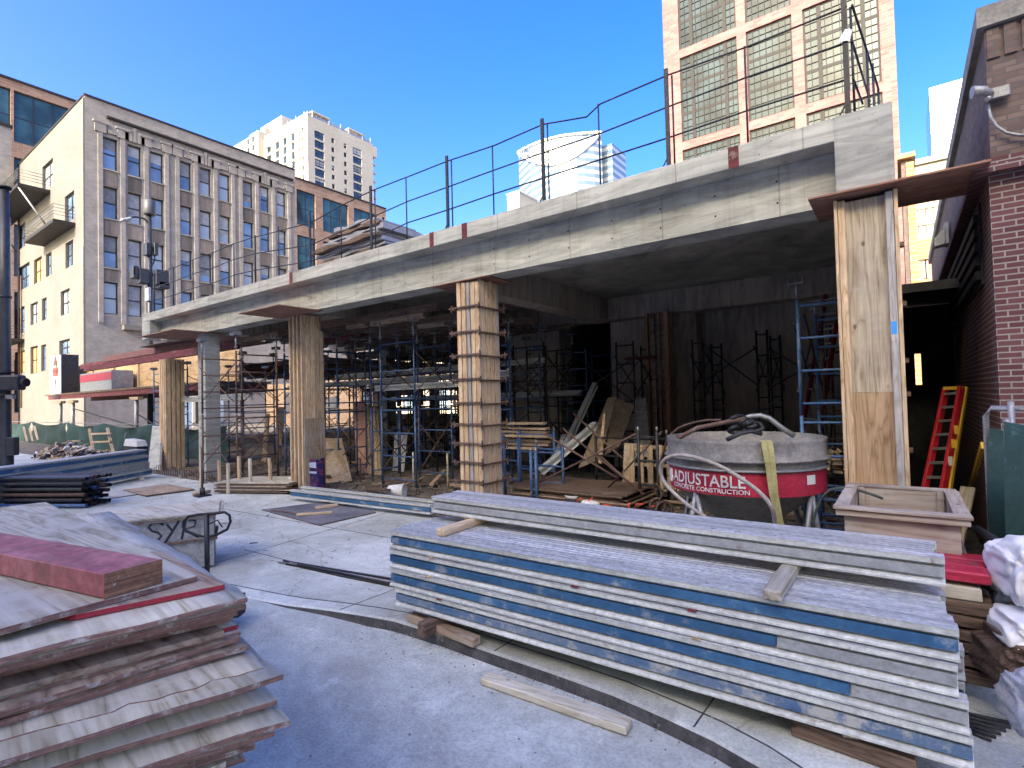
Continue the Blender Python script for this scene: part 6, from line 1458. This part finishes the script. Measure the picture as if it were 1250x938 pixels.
for i, (px, py) in enumerate(((701, 606), (721, 614))):
    c = G(px, py-2, .31 if i == 0 else .26); t = thing('pail', ['white plastic pail standing in front of the orange marked stack', 'white pail lid leaning low beside the white pail'][i], 'pail', (c.x, c.y, 0)); 
    if i == 0: MB().lathe([(.0, .0), (.09, .0), (.13, c.z-.04), (.145, c.z-.04), (.145, c.z), (.13, c.z), (.0, c.z-.02)], 20, (c.x, c.y, 0)).build('body', white_p, t)
    else: MB().lathe([(.0, c.z+.02), (.11, c.z+.01), (.14, c.z-.02), (.14, c.z-.05), (.12, c.z-.055), (.1, 0), (0, 0)], 20, (c.x, c.y, 0)).build('body', white_p, t)
# cut lumber on a frame
x0_ = AY(997, 550, 7.2).x; zL = AY(1010, 575, 7.2).z
lowframe(1000, 1040, 600, 7.25, zL-.1, 'blue trestle frame under the cut lumber')
for r_ in range(4):
    for k in range(6):
        x = x0_+k*.105+rnd.uniform(-.012, .012); z = zL-.02+r_*.052
        a = V((x, 7.1+rnd.uniform(-.08, .05), z)); tag(board('lumber', a, a+V((rnd.uniform(-.05, .05) if r_ < 3 else rnd.uniform(-.3, .4), 1.1, 0)), .088, .042, ply_x if rnd.random() < .5 else ply_mid, bev=.003), '%s piece from the left in the %s row of cut lumber beside the right column' % (ORDF[k].replace('second', 'second') if k else 'first', ['bottom', 'second', 'third', 'top'][r_]), 'lumber', 'cut lumber beside the right column')
# wood piled on the frame left
zP = AY(630, 548, 8.2).z
for i in range(7):
    a = V((AY(612, 540, 8.2).x-.1+rnd.uniform(-.1, .1), 8.15+.05*(i % 3), zP+i*.075)); tag(board('lumber', a, a+V((1.15+rnd.uniform(-.1, .15), rnd.uniform(-.05, .05), rnd.uniform(-.02, .02))), .14, .045, (ply_mid, ply_brown, ply_x)[i % 3]), '%s board from the bottom of the wood piled behind the collared column' % (ORDF[i] if i else 'first'), 'lumber', 'wood piled behind the collared column')
t = thing('dark_backdrop', 'added dark plywood backdrop with openings, dimming the view behind the shored bays', 'backdrop', (-13, 24.3, 0))  # added dark sheet that dims the bright background behind the shoring
mb = MB(); wall_holes(mb, (-44, 24.3, 0), (1,0,0), NY, 35.3, 3.4, [(3, 1.0, 4.2, 2.7), (7.5, .9, 10, 2.2), (13, 1, 14.1, 2.9), (16.5, .9, 18.2, 2.1), (18.9, 1.2, 19.7, 2.9)]+[(q0+20, q1, q2+20, q3) for q0, q1, q2, q3 in [(.5, .9, 2.2, 3.0), (3.4, 1.0, 4.8, 2.9), (6.6, .9, 8.8, 1.9), (6.9, 2.2, 9.4, 3.0), (11.0, .8, 12.3, 2.9), (13.2, .9, 14.9, 1.8)]], .03)
mb.build('panel', ply_dark, t)
# rubble and scattered sticks
mb = MB()
for i in range(2600):
    x = rnd.uniform(-16, .3); y = 6.0+abs(rnd.gauss(0, 1.6)) if i % 3 else rnd.uniform(5.6, 11)
    if y < 5.9 and x > -6: continue
    s = rnd.uniform(.008, .035); a = rnd.uniform(0, 6.28); L = s*rnd.choice((1, 1.5, 5, 8)); z = .02+rnd.uniform(0, .05)
    p = V((x, y, z)); q = p+V((math.cos(a)*L, math.sin(a)*L, rnd.uniform(-.01, .03))); mb.bar(p, q, s, s*rnd.uniform(.3, .9), mi=rnd.choice((0, 0, 1, 2)))
tag(mb.build('rubble', [rubble, ply_dark, ply_mid]), 'broken concrete and wood scraps strewn over the building floor', 'rubble', kind='stuff')
mb = MB()
for i in range(800):
    t_ = rnd.random(); x = rnd.uniform(-15, .4); y = rnd.uniform(3.2, 5.8); s = rnd.uniform(.002, .009)*(2 if rnd.random() < .1 else 1); a = rnd.uniform(0, 6.28); L = s*rnd.choice((1, 2, 6))
    p = V((x, y, .002+s*.3)); mb.bar(p, p+V((math.cos(a)*L, math.sin(a)*L, 0)), s, s*.5, mi=rnd.choice((0, 0, 1)))
for i in range(420):
    x = rnd.uniform(-5, .3); y = ky(x)-.02-rnd.random()**3.2*1.7; s = rnd.uniform(.0015, .006); p = V((x, y, kdrop(x)*(.3)-.055)); a = rnd.uniform(0, 6.28); mb.bar(p, p+V((math.cos(a)*s*2, math.sin(a)*s*2, 0)), s, s, mi=0)
tag(mb.build('grit', [rubble, ply_dark]), 'small chips and grit lying on the yard concrete', 'grit', kind='stuff')
GSC = 'planks scattered on the building floor'
for i in range(34):
    x = (-14.5, -12.4, -11.0, -8.6, -7.8, -6.9, -6.2, -4.6, -3.8, -2.9, -2.2, -1.6)[i % 12]+rnd.uniform(-.5, .5); y = 6.3+(i//12)*1.3+rnd.uniform(-.3, .5); a = rnd.uniform(-.6, .6)+(PI/2 if i % 4 == 0 else 0); L = rnd.uniform(.5, 1.6)
    p = V((x, y, .05+rnd.uniform(0, .06))); tag(board('scrap_plank', p, p+V((math.cos(a)*L, math.sin(a)*L, rnd.uniform(-.02, .12))), rnd.uniform(.05, .14), .03, (ply_mid, ply_brown, ply_dark, steel_rust)[i % 4]), '%s scrap plank on the building floor, %s bay, counted from the front' % (['first', 'second', 'third'][i//12]+(' '+('brown', 'pale', 'dark', 'rusty')[i % 4]), ['far left', 'left', 'left middle', 'second column', 'tower', 'white sheet', 'collared column', 'marked stack', 'pallet', 'bucket left', 'bucket', 'bucket right'][i % 12]), 'plank', GSC)
# starter bars at the left edge of the building floor
t = thing('mesh_fence', 'low row of bent starter bars along the slab edge by the left columns', 'starter bars', (-14.5, 6.1, 0))
for i in range(26):
    x = -16.2+i*.13; h = rnd.uniform(.14, .24); MB().tube([(x, 5.85, 0), (x, 5.86, h), (x+.07, 5.87, h), (x+.07, 5.88, 0)], .006, 4).build('rebar_hoop', steel_rust, t)
for i, (px, py, ty) in enumerate(((505, 596, 552), (547, 600, 553), (440, 590, 560), (612, 602, 560))):
    g = G(px, py, 0); tag(MB().tube([g, g+V((0, 0, zrow(g.x, g.y, ty)))], .02, 7).build('stub_post', ply_old if i < 2 else steel_rust), '%s thin upright stub post on the floor counted from the left' % ['second', 'third', 'first', 'fourth'][i], 'stub post', 'upright stubs on the building floor')
# ------------------------------------------------------------------ left boundary: fence, shed, sign
FYY = 7.9
t = thing('construction_fence', 'dark green mesh construction fence along the left side of the yard', 'fence', (-30, FYY, 0))
zt = AY(110, 517, FYY).z
for k, (xa, xb) in enumerate(((-50, -44), (-43.98, -38), (-37.98, -32), (-31.98, -27), (-26.98, -22), (-21.98, -16.5))):
    mb = MB(); n = 24
    for j in range(5):
        for i in range(n+1):
            f = i/n; sag = .16*math.sin(PI*f)**1.0*(1 if j == 0 else 0); mb.v.append(V((xa+(xb-xa)*f, FYY+.05*math.sin(f*17+k)*(j > 0)+.04*math.sin(j*2+f*9), (zt-sag)*(1-j/4)+.02)))
    for j in range(4):
        for i in range(n): a = j*(n+1)+i; mb.f.append([a, a+1, a+n+2, a+n+1]); mb.mi.append(0); mb.smooth.append(True)
    mb.build('mesh_panel', tarp_green, t)
    MB().tube([(xa, FYY+.06, 0), (xa, FYY+.06, zt+.08)], .025, 6).build('post', steel_grey, t)
MB().tube([(-50, FYY+.05, zt), (-16.5, FYY+.05, zt)], .016, 5).build('top_rail', steel_grey, t)
# sidewalk shed
SY = 9.2
xs0, xs1 = AY(54, 478, SY).x, -20.5; zd = AY(110, 479, SY).z
t = thing('sidewalk_shed', 'sidewalk shed with rusty red deck beams, steel posts and plywood parapet', 'scaffold', (-28, SY, 0))
MB().box((xs0, SY, zd-.02), (xs1, SY+2.4, zd+.06)).build('deck', ply_dark, t)
MB().box((xs0+.6, SY+.05, zd-.25), (xs1, SY+.17, zd-.023)).build('edge_beam', maroon, t); MB().box((xs0+.6, SY+2.1, zd-.36), (xs1, SY+2.22, zd-.023)).build('edge_beam', maroon, t)
for px in (71, 86, 163): x = AY(px, 500, SY).x; MB().tube([(x, SY+.11, 0), (x, SY+.11, zd-.5)], .09, 8).build('post', steel_grey, t); MB().box((x-.5, SY, zd-.5), (x+.5, SY+.22, zd-.362)).build('header', ply_mid, t)
MB().tube([(AY(86, 500, SY).x, SY+.1, 1.8), (AY(163, 500, SY).x, SY+.1, .9)], .03, 6).tube([(AY(163, 500, SY).x, SY+.1, 1.5), (AY(190, 500, SY).x, SY+.1, .9)], .03, 6).build('brace', steel_dark, t)
zpt = AY(130, 441, SY+1.2).z
for i in range(6):
    x = AY(92, 460, SY+1.2).x; L = (xs1-x)/6; MB().box((x+i*L, SY+1.2, zd+.063), (x+(i+1)*L-.03, SY+1.22, zpt)).build('parapet_panel', plymat('shed_ply', (.50, .33, .17), (.6, .43, .25), (.35, .2, .1), .35, 0) if 'shed_ply' not in MATS else MATS['shed_ply'], t)
    MB().box((x+(i+1)*L-.08, SY+1.1, zd+.063), (x+(i+1)*L, SY+1.198, zpt)).build('stud', ply_x, t)
xa = AY(62, 455, SY).x; xb = AY(74.5, 455, SY).x; za, zb_ = AY(68, 481, SY).z, AY(68, 434, SY).z
dpt = AX(91, 455, xb).y-SY
t = thing('lightbox_sign', 'white shop lightbox sign with a dark red emblem and small lettering, on the shed deck', 'sign', (xa, SY, zd))
MB().box((xa+.02, SY+.03, zd+.062), (xb, SY+max(.8, dpt), zb_)).build('housing', steel_dark, t)
MB().box((xa, SY-.02, zd+.062), (xb-.03, SY+.028, zb_-.02)).build('face', plain('sign_white', (.62, .66, .74), .4), t)
xc = (xa+xb)/2; zc = (zd+zb_)/2+.15; s = (xb-xa)
mb = MB(); mb.add([(xc+a*s, SY-.024, zc+b*s) for a, b in ((-.33, .08), (-.26, .14), (.26, .14), (.33, .08), (.24, -.12), (-.24, -.12))], [(0,1,2,3,4,5)]); mb.build('emblem_band', plain('emblem_red', (.35, .05, .03), .5), t)
mb = MB(); mb_ = 0
for a, b, r_ in ((0, .35, .12), (-.12, .24, .09), (.12, .24, .09), (0, -.28, .08), (0, -.42, .05), (0, .5, .05)): MB().add([(xc+s*(a+r_*math.cos(2*PI*k/10)), SY-.027-.001*b, zc+s*(b+r_*math.sin(2*PI*k/10)*1.2)) for k in range(10)], [tuple(range(10))]).build('emblem_spot', plain('emblem_dark', (.10, .04, .02), .5) if 'emblem_dark' not in MATS else MATS['emblem_dark'], t)
mb = MB()
for k in range(8): mb.box((xc+s*(-.32+k*.08), SY-.0245, zc-s*.78), (xc+s*(-.27+k*.08), SY-.0225, zc-s*(.68 if k % 3 else .66)))
for k in range(6): mb.box((xc+s*(-.24+k*.08), SY-.0245, zc+s*.0), (xc+s*(-.20+k*.08), SY-.028, zc+s*.07))
mb.build('small_lettering', black_ink, t)
xa, xb = AY(92, 465, SY-.1).x, AY(130, 465, SY-.1).x; z1_ = AY(110, 454.5, SY-.1).z
t = thing('storage_box', 'grey box with a dark red stripe on the shed deck beside the sign', 'box', (xa, SY, zd)); hh = z1_-zd
MB().box((xa, SY+.1, zd+.063), (xb, SY+1.0, z1_)).build('body', steel_grey, t, bev=.01); MB().box((xa+.02, SY+.085, z1_-hh*.45), (xb-.02, SY+.098, z1_-hh*.08)).build('stripe', red_p, t)
# timber pieces behind the fence line, debris pile
mb = MB()
c0 = G(62, 566, 0); c0 = V((-24.6, 6.1, 0))
for i in range(380):
    a = rnd.uniform(0, 6.28); r_ = rnd.random()**.6; x = c0.x+math.cos(a)*r_*2.1; y = c0.y+math.sin(a)*r_*.9; z = (1-r_)*.72*rnd.random()+.03; s = rnd.uniform(.03, .12); b = rnd.uniform(0, 3.14); L = s*rnd.choice((1, 2, 5))
    p = V((x, y, z)); mb.bar(p, p+V((math.cos(b)*L, math.sin(b)*L*.7, rnd.uniform(-.1, .15))), s, s*.5, mi=rnd.choice((0, 1, 2, 3, 0)))
tag(mb.build('debris_pile', [ply_mid, ply_dark, tarp_black, white_p]), 'low heap of wood scraps, rags and rubbish in front of the green fence', 'debris', kind='stuff')
for i, (px, py, ty, dx) in enumerate(((33, 540, 522, .4), (40, 540, 524, .35), (46, 538, 521, .45))):
    a = AY(px, py, 6.6); b = AY(px-4, ty, 6.9); tag(board('stick', a, b, .07, .05, ply_x), '%s of three pale sticks poking up from the debris heap' % ['left', 'middle', 'right'][i], 'stick', 'sticks in the debris heap')
t = thing('wooden_rack', 'small rough A shaped wooden rack standing before the green fence', 'rack', AY(122, 555, 7.0))
MB().bar(AY(115, 558, 7.0), AY(109, 524, 7.2), .09, .06).build('upright', ply_x, t); MB().bar(AY(139, 556, 7.0), AY(131, 523, 7.2), .09, .06).build('upright', ply_x, t)
for y_ in (530, 540, 552): MB().bar(AY(112, y_, 7.05), AY(135, y_-1, 7.05), .06, .06).build('crossbar', ply_x, t)
p = AY(158, 553, 6.9); zg = p.z
t = thing('generator', 'small white topped navy machine standing on the far beam stack', 'machine', (p.x, p.y, 0)); a, b = AY(149, 550, 6.9), AY(166, 550, 6.9)
MB().box((a.x, 6.9, .45), (b.x, 7.3, AY(155, 545, 6.9).z)).build('base', gen('navy_paint', (.01, .02, .08), (.03, .05, .15), 4), t, bev=.02); z_ = AY(155, 545, 6.9).z
mb = MB(); mb.add([(a.x+.03, 6.92, z_), (b.x-.05, 6.92, z_), (b.x-.15, 6.95, z_+.2), (a.x+.12, 6.95, z_+.24), (a.x+.03, 7.28, z_), (b.x-.05, 7.28, z_), (b.x-.15, 7.25, z_+.2), (a.x+.12, 7.25, z_+.24)], [(0,1,2,3),(4,7,6,5),(0,3,7,4),(3,2,6,7),(2,1,5,6)]).build('cover', white_p, t, bev=.03)
MB().tube([(a.x, 7.0, .5), (a.x-.05, 7.0, z_+.3), (a.x+.12, 7.0, z_+.45)], .02, 6).build('handle', steel_grey, t)
MB().box((a.x+.02, 6.95, .003), (b.x-.02, 7.25, .448)).build('stand', steel_dark, t)
# ------------------------------------------------------------------ lamp post with signal and the antenna pole
g = G(6, 579, 0); PX_, PY_ = g.x, g.y
t = thing('lamp_post', 'thick dark street lamp post with traffic signal at the left edge of the picture', 'lamp post', (PX_, PY_, 0))
hz = lambda row: zrow(PX_, PY_, row)
MB().lathe([(.19, 0), (.19, .5), (.145, .6), (.14, hz(480)), (.125, hz(360)), (.10, hz(155)), (0, hz(154))], 20, (PX_, PY_, 0)).build('pole', lamp_paint, t)
pr = V((PX_, PY_, 0)); Q = lambda dx, row, dd=0: pr+r2*dx+f2*dd+V((0, 0, hz(row)))
for row in (364, 205, 175): MB().tube([Q(0, row), Q(0, row)+V((0, 0, .06))], .15, 14).build('band', steel_dark, t)
MB().tube([Q(-.1, 164), Q(-.5, 158), Q(-1.6, 150)], .05, 8).build('lamp_arm', lamp_paint, t); MB().tube([Q(-.1, 364), Q(-1.2, 366)], .04, 8).build('signal_arm', lamp_paint, t)
sg_ = MB(); a = Q(-.5, 481, -.25); 
sg_.bar(Q(-.6, 468, -.12), Q(.60, 468, -.12), .28, .42); sg_.build('signal_head', lamp_paint, t, bev=.05, seg=2)
mb = MB()
for k in range(3): mb.tube([Q(.62, 468, -.12)+V((0, 0, .0)), Q(.72, 468, -.12)], .12-.02*k, 12)
mb.tube([Q(0, 456), Q(0, 454)], .2, 14).tube([Q(0, 484), Q(0, 481)], .2, 14); mb.build('signal_visor', black_rub, t)
MB().bar(Q(.2, 545, -.1), Q(.42, 545, -.1), .2, .5).build('pedestrian_signal', lamp_paint, t, bev=.02); MB().bar(Q(.15, 485, -.1), Q(.36, 485, -.1), .1, .12).build('bracket', steel_grey, t)
AXX = -30.0; P_ = lambda px, py: AX(px, py, AXX)
b0 = P_(183, 345); t = thing('antenna_pole', 'slim street light pole carrying antennas and equipment boxes in front of the beige building', 'utility pole', (AXX, b0.y, 0))
MB().tube([(AXX, b0.y, 0), (AXX, b0.y, P_(183, 262).z)], [.16, .09], 10).build('pole', lamp_paint, t)
zc0, zc1 = P_(183, 263).z, P_(183, 245).z; MB().lathe([(0, zc0), (.24, zc0), (.27, zc0+.05), (.27, zc1-.05), (.22, zc1), (0, zc1)], 16, (AXX, b0.y, 0)).build('antenna', plain('antenna_grey', (.06, .06, .065), .5), t)
ycol = V((0, 1, 0)); m1 = (P_(150, 268)-P_(183, 268)).y
MB().tube(smooth_path([P_(183, 285), P_(182, 276), P_(177, 268), P_(165, 265), P_(157, 267)]), .05, 7).build('lamp_arm', lamp_paint, t)
MB().bar(P_(160, 267), P_(147, 269.5), .3, .14).build('luminaire', steel_grey, t, bev=.05)
for i, (x0, x1, y0, y1) in enumerate(((176, 181, 298, 312), (186, 191, 298, 312), (160, 167, 326, 340), (168, 180, 330, 346), (188, 204, 332, 348), (178, 182, 352, 368), (160, 163, 328, 336), (192, 205, 346, 352))):
    a, b = P_(x0, y1), P_(x1, y0); MB().box((AXX-.15, min(a.y, b.y), min(a.z, b.z)), (AXX+.25, max(a.y, b.y), max(a.z, b.z))).build('equipment_box', lamp_paint if i != 5 else steel_grey, t, bev=.02)
MB().tube([P_(160, 334), P_(205, 338)], .04, 6).tube([P_(178, 305), P_(190, 305)], .03, 6).build('mounting_arm', lamp_paint, t)
MB().tube(smooth_path([P_(184, 300), P_(189, 315), P_(184, 330), P_(192, 340)]), .03, 5).build('cable', black_rub, t)

# ------------------------------------------------------------------ light and sky
AZ = math.radians(SUN_AZ); EL = math.radians(SUN_EL)
sd = V((math.sin(AZ)*math.cos(EL), math.cos(AZ)*math.cos(EL), math.sin(EL)))    # towards the sun
li = bpy.data.lights.new('sun', 'SUN'); li.energy = SUNE; li.angle = math.radians(.5); li.color = (1, .95, .9)
lo = bpy.data.objects.new('sun', li); COL.objects.link(lo); lo.rotation_euler = (-sd).to_track_quat('-Z', 'Y').to_euler()
w = bpy.data.worlds.new('World'); sc.world = w; w.use_nodes = True
nt = w.node_tree; bg = nt.nodes['Background']; sk = nt.nodes.new('ShaderNodeTexSky'); sk.sky_type = 'NISHITA'
sk.sun_disc = False; sk.sun_elevation = EL; sk.sun_rotation = AZ; sk.air_density = 1.0; sk.dust_density = DUST; sk.ozone_density = OZ_
hs = nt.nodes.new('ShaderNodeHueSaturation'); hs.inputs['Saturation'].default_value = SAT; hs.inputs['Hue'].default_value = HUE
gm = nt.nodes.new('ShaderNodeGamma'); gm.inputs[1].default_value = GAM; nt.links.new(sk.outputs[0], gm.inputs[0]); nt.links.new(gm.outputs[0], hs.inputs['Color']); nt.links.new(hs.outputs[0], bg.inputs[0]); bg.inputs[1].default_value = .15
sc.view_settings.view_transform = 'Standard'; sc.view_settings.look = 'None'; sc.view_settings.gamma = 1; sc.view_settings.exposure = EXPO
sc.cycles.max_bounces = 5; sc.cycles.diffuse_bounces = 3; sc.cycles.use_denoising = True
flip_fix()
